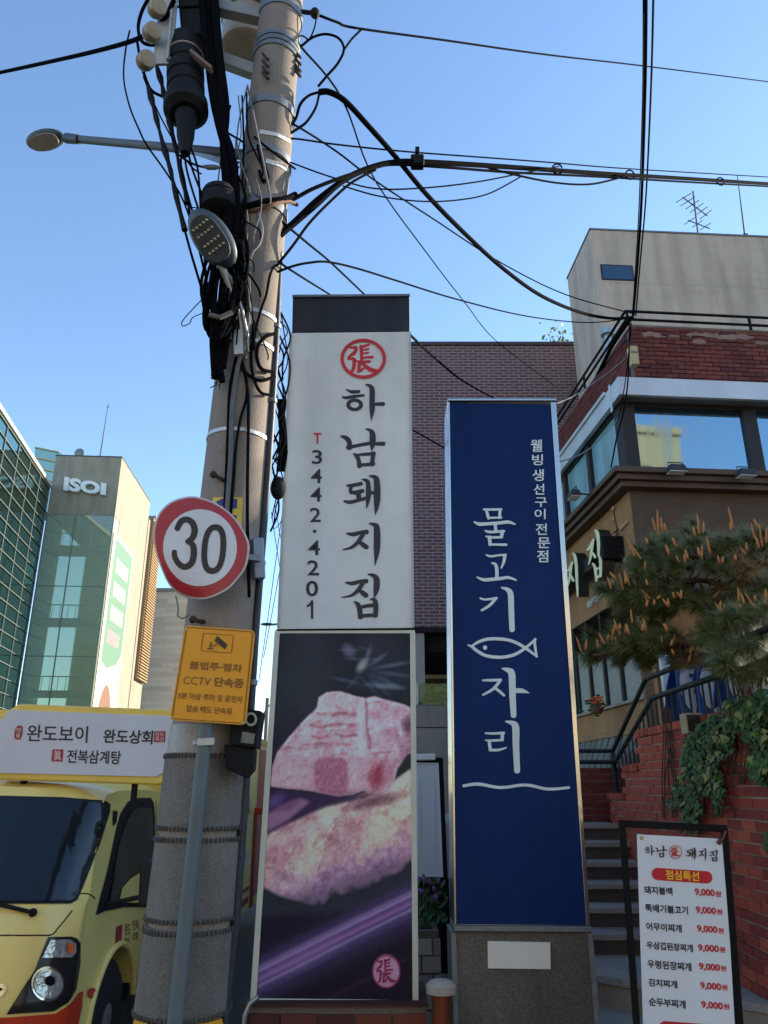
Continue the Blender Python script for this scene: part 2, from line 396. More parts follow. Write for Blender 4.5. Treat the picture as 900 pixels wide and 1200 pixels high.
# ground floor set back: sill walls, columns, shutters
lb('sill_wall', M_tan, (.02, .02, 2.42), (.26, D, 2.74)); lb('sill_cap', mat('sill_grey', (140, 130, 118), .7, .1, 6, .1, 50), (-.03, -.03, 2.74), (.30, D, 2.78), bevel=.004)
lb('back_wall', M_dark, (1.6, .9, .3), (W-.02, D-.02, z1)); lb('corner_pier', M_tan, (.03, .05, 2.78), (.24, .32, z1-.002)); lb('base_wall', M_wall, (.1, .14, .3), (.22, D, 2.42))
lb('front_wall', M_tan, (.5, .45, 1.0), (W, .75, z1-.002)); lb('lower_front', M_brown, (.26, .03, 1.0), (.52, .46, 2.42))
M_corr = mat('corrugated_sheet', (104, 104, 100), .6, .1, 5, .1, 40, stain=.3, metal=.2)
for k in range(60):                                                                     # slanting ribs below the sill
    y0 = .2+k*.25
    if y0 > D-.9: break
    mb = MB(); mb.bar((.06, y0, 2.40), (-.14, y0+.55, 1.5), .11, .10, (1, 0, .3)); mb.build('rib', M_corr, rb, local=True)
mb = MB(); mb.add([(.11, .14, 2.41), (.11, D, 2.41), (-.08, D, 1.5), (-.08, .14, 1.5)], [(0, 1, 2, 3)]); mb.build('lower_cladding', M_corr, rb, local=True)
lb('cladding_rail', M_tan, (-.02, .05, 2.36), (.09, D, 2.415))
M_shut = mat('grey_shutter', (150, 146, 138), .75, .12, 5, .2, 50, st=(1, 1, 6), stain=.15)
for k in range(4):
    y0 = .42+k*.62
    lb('shutter', M_shut, (.06, y0, 2.8), (.10, y0+.54, z1-.42)); lb('window_post', M_frame, (.02, y0+.54, 2.8), (.14, y0+.62, z1))
for k in range(3):
    y0 = 3.6+k*2.4; lb('window_post', M_frame, (.02, y0, 2.78), (.14, y0+.1, z1))
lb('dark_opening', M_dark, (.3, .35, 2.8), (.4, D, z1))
# upper floor
zg0, zg1 = 5.68, 6.67
M_skypane = mat('sky_tinted_glass', (128, 172, 182), .22, .18, 1.6, spec=.7, st=(2, 2, .4), stain=.25)  # side panes: pale reflected sky painted into an opaque base colour
lb('upper_core', M_dark, (.24, .24, 5.6), (W, D, 6.7)); 
for k in range(5):
    x0 = .16+k*1.75; g = lb('window', M_glassb, (x0, -.05, zg0+.03), (x0+1.56, -.03, zg1)); lb('mullion', M_frame, (x0+1.56, -.10, zg0), (x0+1.75, .02, zg1+.02))
for k in range(9):
    y0 = .16+k*1.2; lb('window', M_skypane, (.02, y0, zg0+.03), (.04, y0+1.08, zg1)); lb('mullion', M_frame, (-.04, y0+1.08, zg0), (.1, y0+1.2, zg1+.02))
lb('corner_post', M_frame, (-.03, -.10, zg0), (.16, .16, zg1+.02)); mb = MB(); mb.box((.16, -.09, zg0), (W, .2, zg0+.03)); mb.box((-.02, .16, zg0), (.2, D, zg0+.03)); mb.box((.16, -.09, zg1), (W, .22, zg1+.05)); mb.box((-.02, .16, zg1), (.22, D, zg1+.05)); mb.build('window_rail', M_frame, rb, local=True)
lb('eave_soffit', mat('eave_grey', (120, 122, 124), .6, .1, 5), (-.10, -.30, 6.735), (W, D, 6.76))
mb = MB(); mb.box((-.12, -.33, 6.71), (W, -.27, 6.98)); mb.box((-.119, -.269, 6.711), (-.05, D, 6.979)); mb.box((-.05, -.27, 6.9), (W, D, 6.97)); mb.build('fascia', M_alum, rb, local=True, bevel=.004)
mb = MB(); mb.box((-.125, -.05, 6.60), (-.121, .02, 7.02)); mb.box((-.15, .15, 6.95), (-.121, D, 7.0)); mb.build('fascia_joint', M_alum, rb, local=True)
zt = 8.10
lb('parapet_core', M_mortard, (.36, .12, 6.95), (W, D, zt))
wl = WM[rb]
def lw(p): return wl @ V(p)
u_ = (wl.to_3x3() @ V((1, 0, 0))); v_ = (wl.to_3x3() @ V((0, 1, 0)))
bricks(rb, lw((.352, .108, 6.97)), u_, -v_, 4.2, 1.12, M_rbrick, seed=11, limit=230, jitter=.004)
bricks(rb, lw((.348, .30, 6.97)), v_, -u_, 6.0, 1.12, M_rbrick, seed=12, limit=70, jitter=.004)
lb('coping', mat('coping_concrete', (116, 100, 92), .9, .2, 5, .5, 60, stain=.4, patch=.2), (.34, .09, zt-.03), (W, .40, zt+.012), bevel=.008); lb('coping', MATS['coping_concrete'], (.341, .40, zt-.031), (.6, D, zt+.011), bevel=.008)
M_plas = mat('flaking_plaster', (146, 118, 108), .95, .2, 8, .6, 60, stain=.3)
rq = random.Random(3)
for k in range(16):
    cx, cz = .45+rq.betavariate(1.3, 2)*3.0, 7.99-abs(rq.gauss(0, .06)); w_, h_ = rq.uniform(.05, .22), rq.uniform(.015, .05)
    pl = [(cx+w_*math.cos(t)*rq.uniform(.6, 1.2), min(8.06, cz+h_*math.sin(t)*rq.uniform(.5, 1.3))) for t in np.linspace(0, 2*math.pi, 9, endpoint=False)]
    MB().prism([(x, .090-k*.0003, z) for x, z in pl], (0, .02, 0)).build('plaster_patch', M_plas, rb, local=True)
# roof railing: a thing bolted on the parapet
rr_ = thing('roof_railing', 'dark pipe railing along the top of the brick parapet', 'railing', C0+V((0, 0, zt)), RZ)
for z in (zt+.10, zt+.24):
    mb = MB(); mb.tube([(.30, .1, z-zt), (W, .1, z-zt)], .021, 10); mb.tube([(.30, .1, z-zt), (.30, D, z-zt)], .021, 10); mb.build('rail', M_blackmetal, rr_, local=True, smooth=True)
for x in (.32, 2.2, 4.1, 6): MB().tube([(x, .1, 0.0), (x, .1, .25)], .022, 8).build('post', M_blackmetal, rr_, local=True)
for y in (2, 4, 6): MB().tube([(.30, y, 0.0), (.30, y, .25)], .022, 8).build('post', M_blackmetal, rr_, local=True)
# raised sign letters on the left wall
pL = lw((-.30, 0, 0)); fL = plmap(650, 590, 7.06, pL, nL)
ls = thing('wall_lettering', 'cream raised brush letters on a dark rail, mounted on the tan side wall', 'sign', lw((-.2, 1, 4.7)))
M_lcream = mat('letter_cream', (226, 220, 178), .5, .06, 8); M_lside = mat('letter_side', (34, 32, 30), .5, .1, 8)
JI2 = [[(150, 412, 12), (166, 430, 22), (178, 500, 24), (184, 620, 22), (191, 768, 14)], [(104, 556, 10), (122, 545, 20), (148, 488, 18)], [(140, 500, 20), (132, 570, 20), (120, 640, 18), (104, 702, 8)], [(128, 585, 12), (142, 610, 20), (156, 640, 20)]]
JIP2 = [[(334, 222, 16), (352, 240, 28), (362, 310, 26), (364, 370, 24), (364, 428, 18)], [(270, 385, 12), (290, 366, 22), (322, 300, 20)], [(316, 312, 22), (308, 380, 22), (298, 450, 18), (282, 506, 8)], [(302, 396, 12), (322, 420, 20), (338, 446, 20)],
        [(314, 496, 12), (332, 520, 22), (342, 580, 22), (348, 640, 18)], [(368, 432, 14), (380, 470, 22), (382, 530, 22), (380, 604, 20)], [(344, 548, 16), (378, 528, 16)], [(346, 622, 18), (382, 590, 18)]]
for st_ in (JI2, JIP2):
    mb = strokes(MB(), st_, fL, .001, .002); fc = mb.build('letter', M_lcream, ls)
    mb = MB()
    for i, pts in enumerate(st_):
        pl = stroke_poly(pts); e = -i*.0005; mb.prism([fL(x, y, e) for x, y in pl], -nL*.16)
    mb.build('letter_body', M_lside, ls)
mb = MB(); a, b = fL(100, 745, -.2), fL(515, 385, -.2); zz = (a.z+b.z)/2; l0, l1 = w2l(a), w2l(b)
mb.box((-.22, .42, 4.66), (-.10, 5.5, 4.86)); mb = MB().add([lw(v) for v in mb.v], mb.f); mb.build('mounting_rail', M_lside, ls, bevel=.004)
mb = MB().box((-.30, .36, 4.60), (-.005, .56, 4.92)); MB().add([lw(v) for v in mb.v], mb.f).build('power_box', M_blackmetal, ls, bevel=.01)
pL2 = lw((-.03, 0, 0)); fL2 = plmap(650, 590, 7.06, pL2, nL); mb = MB(); vs, fs = text_raw('학동역점 3442-4201', .005)
mb.add([fL2(262+215*a+6*b, 880-190*a+(-66)*b, 0) for a, b in vs], fs); mb.add([fL2(262+215*a+6*b, 880-190*a+(-66)*b, -.02) for a, b in vs], fs); mb.build('small_text', mat('white_letters', (222, 222, 218), .5, .05, 8), ls)
# flood lamps fixed to the cornice
M_lamp = mat('flood_casting', (54, 56, 58), .45, .1, 8, metal=.3); M_lampf = mat('flood_glass', (226, 230, 224), .15, .05, 10)
def flood(px, py, root_l, lab, n_out):
    p = root_l; c = lw(p); t = thing('flood_lamp', lab, 'lamp', c, RZ, 'flood lamps on the cornice')
    MB().tube([(0, 0, 0), (-n_out[0]*.5, -n_out[1]*.5, -.03), (-n_out[0]*.62, -n_out[1]*.62, -.16)], .013, 8).build('arm', M_lamp, t, local=True, smooth=True)
    d = V((n_out[0], n_out[1], 0)); s = V((-d.y, d.x, 0))
    mb = MB(); q = [s*-.13+d*.09, s*.13+d*.09, s*.13-d*.07, s*-.13-d*.07]
    mb.hexa([v+V((0, 0, -.07))-d*.0 for v in q]+[v*.7+V((0, 0, .03)) for v in q]); mb.build('casing', M_lamp, t, local=True, bevel=.012)
    mb = MB(); mb.hexa([v*.86+V((0, 0, -.078)) for v in q]+[v*.86+V((0, 0, -.0705)) for v in q]); mb.build('lamp_glass', M_lampf, t, local=True)
    mb = MB(); mb.tube([s*-.1+V((0, 0, .0)), s*-.1+V((0, 0, .07)), s*.1+V((0, 0, .07)), s*.1], .008, 6); mb.build('yoke', M_lamp, t, local=True)
def onl(px, py, p0, n): return w2l(hit(px, py, V(p0), n))
pf = lw((0, -.45, 0)); q1 = onl(792, 548, pf, nF); q2 = onl(873, 553, pf, nF); pl_ = lw((-.5, 0, 0)); q3 = onl(673, 578, pl_, nL)
flood(0, 0, q1, 'flood lamp on the cornice below the large blue window, over its middle', (0, -1)); flood(0, 0, q2, 'flood lamp on the cornice below the mullion between the two front windows', (0, -1)); flood(0, 0, q3, 'flood lamp standing out from the cornice on the side wall above the raised letters', (-1, 0))
# meter box and pipe at the parapet corner
mbx2 = thing('meter_box', 'small yellowed plastic box hung on the brick parapet corner', 'meter box', lw((.30, .05, 7.5)), RZ)
MB().box((-.07, -.10, -.14), (.05, .02, .16)).build('case', mat('yellowed_plastic', (200, 176, 130), .5, .1, 8, stain=.2), mbx2, local=True, bevel=.01); MB().box((-.06, -.108, .04), (.04, -.098, .07)).build('lid_seam', M_dsteel, mbx2, local=True)
# ================================================================== grey house behind
M_ghouse = mat('board_marked_concrete', (190, 173, 156), .92, .05, 2, .35, 40, stain=.3, patch=.06, st=(.4, .4, 2.5)); 
gh = thing('concrete_house', 'plain grey concrete house block with one small high window, above the brick parapet', 'building', (4.58, 14.0, 0), R(3.6))
def gl(name, m, a, b, **k): return MB().box(a, b).build(name, m, gh, local=True, **k)
gl('wall', M_ghouse, (0, 0, 0), (9.5, 1.75, 13.38), bevel=.01); gl('wall', M_ghouse, (.9, 1.751, 0), (9.5, 9, 12.4), bevel=.01); gl('roof_edge', mat('roof_flashing', (120, 122, 120), .5, .1, 8, metal=.3), (-.02, -.02, 13.38), (9.52, 1.78, 13.42), bevel=.005)
WG = WM[gh]; gi = lambda px, py: WG.inverted() @ hit(px, py, WG @ V((0, -.02, 0)), WG.to_3x3() @ V((0, -1, 0)))
a, b = gi(707, 326), gi(740, 312)
gl('window_frame', M_frame, (a.x-.03, -.012, a.z-.03), (b.x+.03, .05, b.z+.03)); gl('window', mat('house_window', (36, 64, 98), .15, .15, 3, spec=.8), (a.x, -.016, a.z), (b.x, .02, b.z))
M_seam2 = mat('shuttering_line', (162, 152, 138), .95, .1, 4)
mb = MB()
for z in np.arange(8.4, 13.2, 1.2): mb.box((.01, -.002, z), (9.49, .01, z+.008))
mb.build('formwork_joint', M_seam2, gh, local=True)
fl = thing('flue_pipe', 'short pale flue pipe with a hood in front of the concrete house', 'pipe', at(712, 415, 13.6))
MB().tube([at(712, 430, 13.7), at(712, 392, 13.7)], .075, 12).build('pipe', M_steel, fl, smooth=True); MB().lathe(at(712, 394, 13.7), at(712, 385, 13.7), [(0, .08), (.1, .14), (.8, .14), (1, .1)], 14).build('hood', M_steel, fl, smooth=True)
# aerials
M_aer = mat('aerial_rod', (92, 92, 96), .5, .1, 8, metal=.5)
an = thing('roof_antenna', 'old branching television antenna on the concrete house roof', 'antenna', at(818, 272, 15.0))
YA = 15.0; mb = MB(); mb.tube([at(818, 274, YA), at(812, 224, YA)], .02, 6); mb.build('mast', M_aer, an)
mb = MB(); mb.bar(at(800, 231, YA-.25), at(829, 253, YA+.3), .022, .022); mb.build('boom', M_aer, an)
for k in range(6):
    x, y = 801+k*5.2, 232+k*3.9; mb = MB(); yv = YA-.24+k*.1; mb.tube([at(x-9+k*.4, y+5.5, yv+.1), at(x+9-k*.4, y-5.5, yv-.1)], .011, 5); mb.build('rod', M_aer, an)
mb = MB(); mb.bar(at(806, 258, YA), at(832, 268, YA), .018, .018); mb.build('boom', M_aer, an)
for k in range(3):
    x, y = 809+k*9, 259+k*3.4; mb = MB(); mb.tube([at(x-7, y+4, YA+.1), at(x+6, y-4.5, YA-.1)], .010, 5); mb.build('rod', M_aer, an)
wa = thing('whip_antenna', 'thin straight whip antenna leaning on the concrete house roof', 'antenna', at(873, 276, 15)); MB().tube([at(873, 277, 15), at(864, 205, 15)], [.022, .010], 6).build('rod', M_aer, wa); mb = MB(); mb.box(*[tuple(at(873, 277, 15)+V(s)) for s in ((-.05, -.05, -.08), (.05, .05, .05))]); mb.build('foot', M_aer, wa)
# ================================================================== purple brick building in the middle
M_pb = bpy.data.materials.new('purple_brick_tile'); M_pb.use_nodes = True
t_ = M_pb.node_tree; N_ = t_.nodes; bt = N_.new('ShaderNodeTexBrick'); tc_ = N_.new('ShaderNodeTexCoord'); sx = N_.new('ShaderNodeSeparateXYZ'); cx_ = N_.new('ShaderNodeCombineXYZ'); ad = N_.new('ShaderNodeMath')
t_.links.new(tc_.outputs['Object'], sx.inputs[0]); t_.links.new(sx.outputs[0], ad.inputs[0]); t_.links.new(sx.outputs[1], ad.inputs[1]); t_.links.new(ad.outputs[0], cx_.inputs[0]); t_.links.new(sx.outputs[2], cx_.inputs[1]); t_.links.new(cx_.outputs[0], bt.inputs[0])
bt.inputs['Color1'].default_value = (*lin((104, 72, 76)), 1); bt.inputs['Color2'].default_value = (*lin((84, 58, 64)), 1); bt.inputs['Mortar'].default_value = (*lin((140, 124, 122)), 1); bt.inputs['Scale'].default_value = 1; bt.inputs['Mortar Size'].default_value = .012; bt.inputs['Brick Width'].default_value = .25; bt.inputs['Row Height'].default_value = .08
t_.links.new(bt.outputs[0], N_['Principled BSDF'].inputs[0]); N_['Principled BSDF'].inputs['Roughness'].default_value = .85
bp = N_.new('ShaderNodeBump'); bp.inputs['Strength'].default_value = .5; bp.inputs['Distance'].default_value = .01; bp.invert = True; t_.links.new(bt.outputs['Fac'], bp.inputs['Height']); t_.links.new(bp.outputs[0], N_['Principled BSDF'].inputs['Normal'])
YM = 17.0; mbld = thing('brick_building', 'purple brown brick building between the two pylons, raised on grey columns', 'building', (2, YM, 0))
xl, xr = at(420, 600, YM).x, at(705, 405, YM).x; zt2 = zat(405, YM); zb2 = zat(735, YM)
bx('brick_wall', M_pb, mbld, (xl, YM, zb2), (xr, YM+8, zt2)); bx('parapet_cap', mat('dark_coping', (66, 54, 58), .6, .1, 8), mbld, (xl-.04, YM-.04, zt2), (xr+.04, YM+8, zt2+.10), bevel=.01); bx('wall_edge', M_dark, mbld, (xl, YM-.03, zb2-.12), (xr, YM+.3, zb2-.003))
M_pier = mat('grey_pier', (150, 144, 138), .85, .08, 5, .2, 60, stain=.15)
for px in (427, 492, 620, 700): x = at(px, 780, YM).x; bx('column', M_pier, mbld, (x-.11, YM+.04, 0), (x+.11, YM+.4, zb2-.12))
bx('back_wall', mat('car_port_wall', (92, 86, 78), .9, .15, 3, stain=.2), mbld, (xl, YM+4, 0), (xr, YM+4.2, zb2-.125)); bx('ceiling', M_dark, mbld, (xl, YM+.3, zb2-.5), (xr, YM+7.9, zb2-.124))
for z in (4.2, 3.9): bx('beam', mat('beam_beige', (170, 158, 130), .8, .1, 5), mbld, (xl, YM+2, z), (xr, YM+2.15, z+.09))
bx('lower_wall', mat('rain_marked_concrete', (134, 126, 118), .9, .1, 3, .3, 50, stain=.35), mbld, (xl, YM-.5, 0), (xr, YM-.2, zat(827, YM-.5)), bevel=.01); bx('wall_joint', M_dark, mbld, (xl, YM-.506, zat(853, YM-.5)), (xr, YM-.49, zat(852, YM-.5)))
zgA, zgB = zat(826, YM-.4), zat(801, YM-.4)
bx('glass_rail', glass_thin('green_glass', (216, 234, 222), .02, .02, (150, 170, 160)), mbld, (xl, YM-.39, zgA), (xr, YM-.37, zgB)); bx('rail_post', M_steel, mbld, (at(486.5, 810, YM-.45).x, YM-.47, zgA), (at(490, 810, YM-.45).x, YM-.4, zgB))
# ================================================================== left: glass block and tower
M_cglass = glass_mirror('curtain_glass', (112, 150, 132), .06); M_mull = mat('mullion_grey', (120, 128, 124), .5, .1, 8, metal=.4); M_towerc = mat('tower_concrete', (150, 142, 126), .9, .06, .8, .3, 6, stain=.25, patch=.05)
gA, gB = V((-17.9, 27, 0)), V((-20.85, 44.6, 0)); gd = (gB-gA).normalized(); gn = V((gd.y, -gd.x, 0)); 
gb = thing('glass_office_block', 'green glass office block with close horizontal fins at the left edge', 'building', gA, math.atan2(gd.y, gd.x))
GL = (gB-gA).length; GH = 19.3
MB().box((0, 0, 0), (GL, 10, GH)).build('curtain_wall', M_cglass, gb, local=True)
fin = MB().box((0, -.07, -.016), (GL, -.002, .016)).build('fin', M_mull, gb, local=True); fin.location.z = 1.2
for k in range(1, 25): dup(fin, gb).location.z = 1.2+k*.75
mu = MB().box((-.02, -.05, 0), (.02, -.003, GH)).build('mullion', M_mull, gb, local=True)
for k in range(1, 9): dup(mu, gb).location.x = k*GL/8
MB().box((-.05, -.16, GH), (GL+.05, 10, GH+.22)).build('roof_edge', mat('roof_trim_pale', (196, 196, 186), .5, .05, 6, metal=.2), gb, local=True)
fl_ = MB().box((0, .02, 0), (GL, .03, .35)).build('floor_slab', M_pier, gb, local=True); fl_.location.z = 3
YT2 = 45.0; tA = at(69, 530, YT2); tB = at(143, 536, YT2); TZ = tB.z; tang = R(3.8)
tw = thing('stair_tower', 'beige concrete stair tower with white ISOI letters and a glazed lower shaft', 'building', (tB.x, YT2, 0), tang)
TW = 4.1; TD = 8.2
M_tglass = glass_thin('tower_glass', (222, 234, 222), .07, .03, haze=.3)
def tl(name, m, a, b, **k): return MB().box(a, b).build(name, m, tw, local=True, **k)
zc = zat(604, YT2)
tl('concrete_cap', M_towerc, (-TW, 0, zc), (0, TD, TZ), bevel=.02); tl('side_wall', M_towerc, (-.25, 1.2, 0), (0, TD, zc-.003)); tl('back_glass', M_tglass, (-TW, TD-.1, 0), (-.26, TD, zc-.003)); tl('core_wall', mat('warm_stair_wall', (236, 212, 164), .9, .08, 2), (-2.1, 2.2, 0), (-.35, 2.4, zc-.004)); 
tl('rear_block', M_towerc, (-1.5, TD+.002, 0), (.05, TD+3.2, TZ-1.3), bevel=.02); tl('rear_block', M_towerc, (-1.5, TD+2.0, TZ-1.3+.002), (.05, TD+3.2, TZ-.35), bevel=.02)
tl('cap_edge', mat('dark_trim', (70, 70, 66), .6, .1, 6), (-TW-.03, -.03, TZ), (.03, TD, TZ+.06))
tl('glass_front', M_tglass, (-TW, .02, 0), (-.06, .06, zc-.01)); tl('glass_side', M_tglass, (-.06, .08, 0), (-.02, 1.19, zc-.01)); tl('glass_side', M_tglass, (-TW, .08, 0), (-TW+.04, 2.9, zc-.01))
for py in (642, 727, 812):
    z = zat(py, YT2); tl('landing', mat('landing_concrete', (168, 164, 156), .85, .1, 3), (-TW+.1, .12, z-.14), (-.12, 1.6, z+.14)); tl('landing_rail', M_mull, (-TW+.1, .14, z+.9), (-.12, .18, z+.96))
    for k in range(9): tl('baluster', M_mull, (-TW+.2+k*.45, .15, z+.14), (-TW+.23+k*.45, .17, z+.9))
for x in (-TW+.03, -2.35, -.05): tl('glass_mullion', M_mull, (x-.035, -.02, 0), (x+.035, .018, zc))
for z in (zat(688, YT2), zat(770, YT2)): tl('glass_joint', M_mull, (-TW, -.004, z), (-.06, .018, z+.05))
TWm = WM[tw]; ft = lambda px, py, l=0: TWm.inverted() @ (hit(px, py, TWm @ V((0, -.02-l, 0)), TWm.to_3x3() @ V((0, -1, 0))))
vs, fs = text_raw('ISOI', .05); isoi = [(75.5, 558.5), (124, 566), (123, 580), (74, 574.5)]
def fI(a, b, l): 
    t = V((*isoi[3], 0)).lerp(V((*isoi[2], 0)), a).lerp(V((*isoi[0], 0)).lerp(V((*isoi[1], 0)), a), b); return ft(t.x, t.y, l)
mb = MB(); mb.add([fI(a, b, .25) for a, b in vs], fs)
for f_ in fs: pass
mb.build('letters', mat('white_sign_letters', (224, 224, 220), .4, .04, 5), tw, local=True)
o = [c for c in tw.children if c.name.startswith('letters')][-1]; sm = o.modifiers.new('thick', 'SOLIDIFY'); sm.thickness = .22
# advertising banner on the sunny side
M_bg = mat('banner_green', (86, 122, 100), .6, .05, 3); M_bw = mat('banner_pale', (200, 188, 164), .6, .04, 3); M_bh = mat('banner_brown', (120, 84, 62), .6, .1, 3); M_bs = mat('banner_skin', (200, 164, 138), .6, .05, 3); M_bp = mat('banner_pink', (196, 120, 122), .6, .05, 3)
def tq(name, m, y0, z0, y1, z1, l): return MB().box((0, y0, z0), (l, y1, z1)).build(name, m, tw, local=True)
zs = lambda py, dy: zat(py, YT2+dy)
tq('side_banner', M_bw, .25, 1.0, 5.2, zc-1.0, .03); bn = [c for c in tw.children if c.name.startswith('side_banner')][-1]
def bq(name, m, pts, l): MB().prism([(l, y, z) for y, z in pts], (-.004, 0, 0)).build(name, m, bn, local=True)
zb_ = zc-1.2
bq('green_field', M_bg, [(.75, zb_-7.6), (.75, zb_), (5.0, zb_-.1), (5.0, zb_-6.6), (4.0, zb_-7.4), (2.0, zb_-7.9)], .036)
for k in range(3): 
    for j in range(4): bq('printed_mark', M_bw, [(1.5+j*.75, zb_-2.0-k*1.5), (1.5+j*.75, zb_-1.1-k*1.5), (2.05+j*.75, zb_-1.1-k*1.5), (2.05+j*.75, zb_-2.0-k*1.5)], .040)
bq('pink_pill', M_bp, [(1.4, zb_-6.4), (1.4, zb_-5.6), (4.0, zb_-5.6), (4.0, zb_-6.4)], .040)
bq('hair', M_bh, [(2.6+1.6*math.cos(t), zb_-12.2+3.4*math.sin(t)) for t in np.linspace(0, 2*math.pi, 24, endpoint=False)], .036); bq('face', M_bs, [(2.6+1.15*math.cos(t), zb_-12.9+2.5*math.sin(t)) for t in np.linspace(0, 2*math.pi, 24, endpoint=False)], .040)
# louvre on the far side wall
M_louv = mat('brown_louvre', (134, 112, 84), .7, .1, 6); lz0, lz1 = zat(800, 56), zat(618, 56)
lv = tl('louvre_frame', M_louv, (0.052, TD+.6, lz0), (.25, TD+3.1, lz1))
sl0 = MB().box((.26, TD+.62, 0), (.40, TD+3.08, .07)).build('slat', mat('louvre_slat', (168, 142, 106), .7, .1, 6), tw, local=True); sl0.location.z = lz0
for k in range(1, int((lz1-lz0)/.2)): dup(sl0, tw).location.z = lz0+k*.2
ant2 = thing('roof_mast', 'thin lightning rod standing on the roof of the ISOI tower', 'antenna', at(117, 532, 47)); MB().tube([at(117, 536, 47), at(127, 472, 47)], [.05, .02], 6).build('rod', M_aer, ant2)
MB().tube([at(125, 478, 46.9), at(128, 476, 47)], .03, 5).build('tip', M_aer, ant2)
dsh = thing('roof_dish', 'small pale dish peeking over the roof edge of the ISOI tower', 'dish', at(93, 530, 48)); MB().ell(at(93, 531, 48), .35, .1, .35, 16, 8).build('dish', M_mull, dsh, smooth=True); MB().tube([at(93, 536, 48), at(93, 531, 48.1)], .05).build('stand', M_mull, dsh)
gcap = thing('glass_roof_lantern', 'small greenish glass roof structure joining the glass block and the ISOI tower', 'roof lantern', at(55, 545, 48))
A_, B_ = at(40, 524, 48), at(70, 530, 48); MB().prism([at(41, 524, 48), at(71, 530, 48), at(64, 600, 48), at(40, 600, 48)], (0, 3, 0)).build('glazing', glass_mirror('lantern_glass', (150, 170, 150), .08), gcap)
for k in range(4): MB().bar(at(41, 524+k*12, 47.95), at(70, 530+k*12, 47.95), .08, .08).build('bar', mat('yellow_bar', (190, 176, 120), .5, .05, 8), gcap)
# pale tiled building down the street
M_tile = bpy.data.materials.new('long_beige_tile'); M_tile.use_nodes = True; t_ = M_tile.node_tree; N_ = t_.nodes; bt = N_.new('ShaderNodeTexBrick'); tc_ = N_.new('ShaderNodeTexCoord'); mp_ = N_.new('ShaderNodeMapping'); mp_.inputs['Rotation'].default_value = (R(90), 0, 0)
t_.links.new(tc_.outputs['Object'], mp_.inputs[0]); t_.links.new(mp_.outputs[0], bt.inputs[0]); bt.inputs['Color1'].default_value = (*lin((206, 190, 166)), 1); bt.inputs['Color2'].default_value = (*lin((176, 160, 144)), 1); bt.inputs['Mortar'].default_value = (*lin((190, 176, 158)), 1); bt.inputs['Scale'].default_value = 1; bt.inputs['Brick Width'].default_value = 1.9; bt.inputs['Row Height'].default_value = .36; bt.inputs['Mortar Size'].default_value = .03; bt.inputs['Bias'].default_value = -.1
t_.links.new(bt.outputs[0], N_['Principled BSDF'].inputs[0]); N_['Principled BSDF'].inputs['Roughness'].default_value = .35
tb = thing('tiled_building', 'low building clad in long beige tiles beyond the ISOI tower', 'building', (at(205, 760, 60).x, 60, 0))
xa, xb = at(150, 760, 60).x, at(262, 760, 60).x; zz = zat(693, 60)
bx('wall', M_tile, tb, (xa, 60, 0), (xb, 72, zz)); bx('coping', M_mull, tb, (xa-.1, 59.9, zz), (xb+.1, 72, zz+.25)); bx('window', M_cglass, tb, (xa+1.2, 59.95, 2), (xb-1.2, 60.02, 5.2))
# building across the street (behind the viewer): it shows in the blue window
M_refl = mat('yellow_stone_block', (172, 156, 122), .85, .08, 2, .3, 20, stain=.15)
ob = thing('stone_building', 'yellowish stone building mirrored in the blue upstairs window', 'building', (17.0, -23, 0))
bx('wall', M_refl, ob, (12.5, -26, 0), (22.6, -20, 21.5)); bx('cornice', M_refl, ob, (12.4, -26.1, 21.5), (22.75, -19.85, 22.0), bevel=.03)
for z in (2, 5, 8, 11, 14, 17.4):
    for x in (13.4, 15.0, 16.6, 18.2, 19.9, 21.3): bx('window', M_frame, ob, (x, -20.02, z), (x+.7, -19.97, z+2.0)); bx('sill', M_refl, ob, (x-.1, -19.965, z-.12), (x+.8, -19.85, z-.02))
M_beige = mat('beige_bounce_wall', (226, 210, 182), .85, .08, 2, .3, 20, stain=.15)  # unseen blocks behind the viewer, added to bounce warm fill onto shaded fronts
for (x0, x1, y0, h, lab) in ((-34, -6, -15, 9.5, 'wide unseen beige block added to bounce sunlight towards the two pylons'), (-5.4, 11.6, -17, 8.2, 'lower unseen beige block added to bounce sunlight, beside the stone building')):
    sb = thing('bounce_block', lab, 'building', ((x0+x1)/2, y0-4, 0)); bx('wall', M_beige, sb, (x0, y0-8, 0), (x1, y0, h)); bx('roof_edge', M_beige, sb, (x0-.1, y0-8.1, h), (x1+.1, y0+.15, h+.4), bevel=.02)
    for z in np.arange(1, h-2.5, 3.6):
        for x in np.arange(x0+1, x1-2, 3.4): bx('window', M_frame, sb, (x, y0-.02, z), (x+1.8, y0+.03, z+1.7))
# ================================================================== the white restaurant pylon
YW = 5.2
M_signwhite = mat('sign_sheet_white', (218, 221, 218), .5, .05, 3, .05, 40, stain=.22, patch=.06, spec=.25)
M_signgrey = mat('sign_edge_grey', (176, 180, 176), .5, .1, 6, .1, 50, stain=.2)
M_ink = mat('black_film', (42, 42, 48), .45, .1, 8)
M_red = mat('red_film', (196, 42, 50), .45, .1, 8)
M_cream = mat('cream_frame', (205, 205, 186), .5, .06, 6, .05, 50, stain=.1)
M_blackcap = mat('weathered_black_panel', (34, 38, 46), .45, .3, 4, .1, 60, stain=.4, st=(3, 3, .4))
def P(px, py, dy=0.0, Y=YW): 
    q = at(px, py, Y); return V((q.x, q.y+dy, q.z))
def slab(mb, quad, Y, depth):           # front quad in photo pixels on y=Y, going back by depth
    return mb.prism([at(x, y, Y) for x, y in quad], (0, depth, 0))
py_w = thing('sign_pylon', 'tall white pylon sign with black brush lettering over a grilled pork photo panel', 'sign', (-.27, YW+.2, 0))
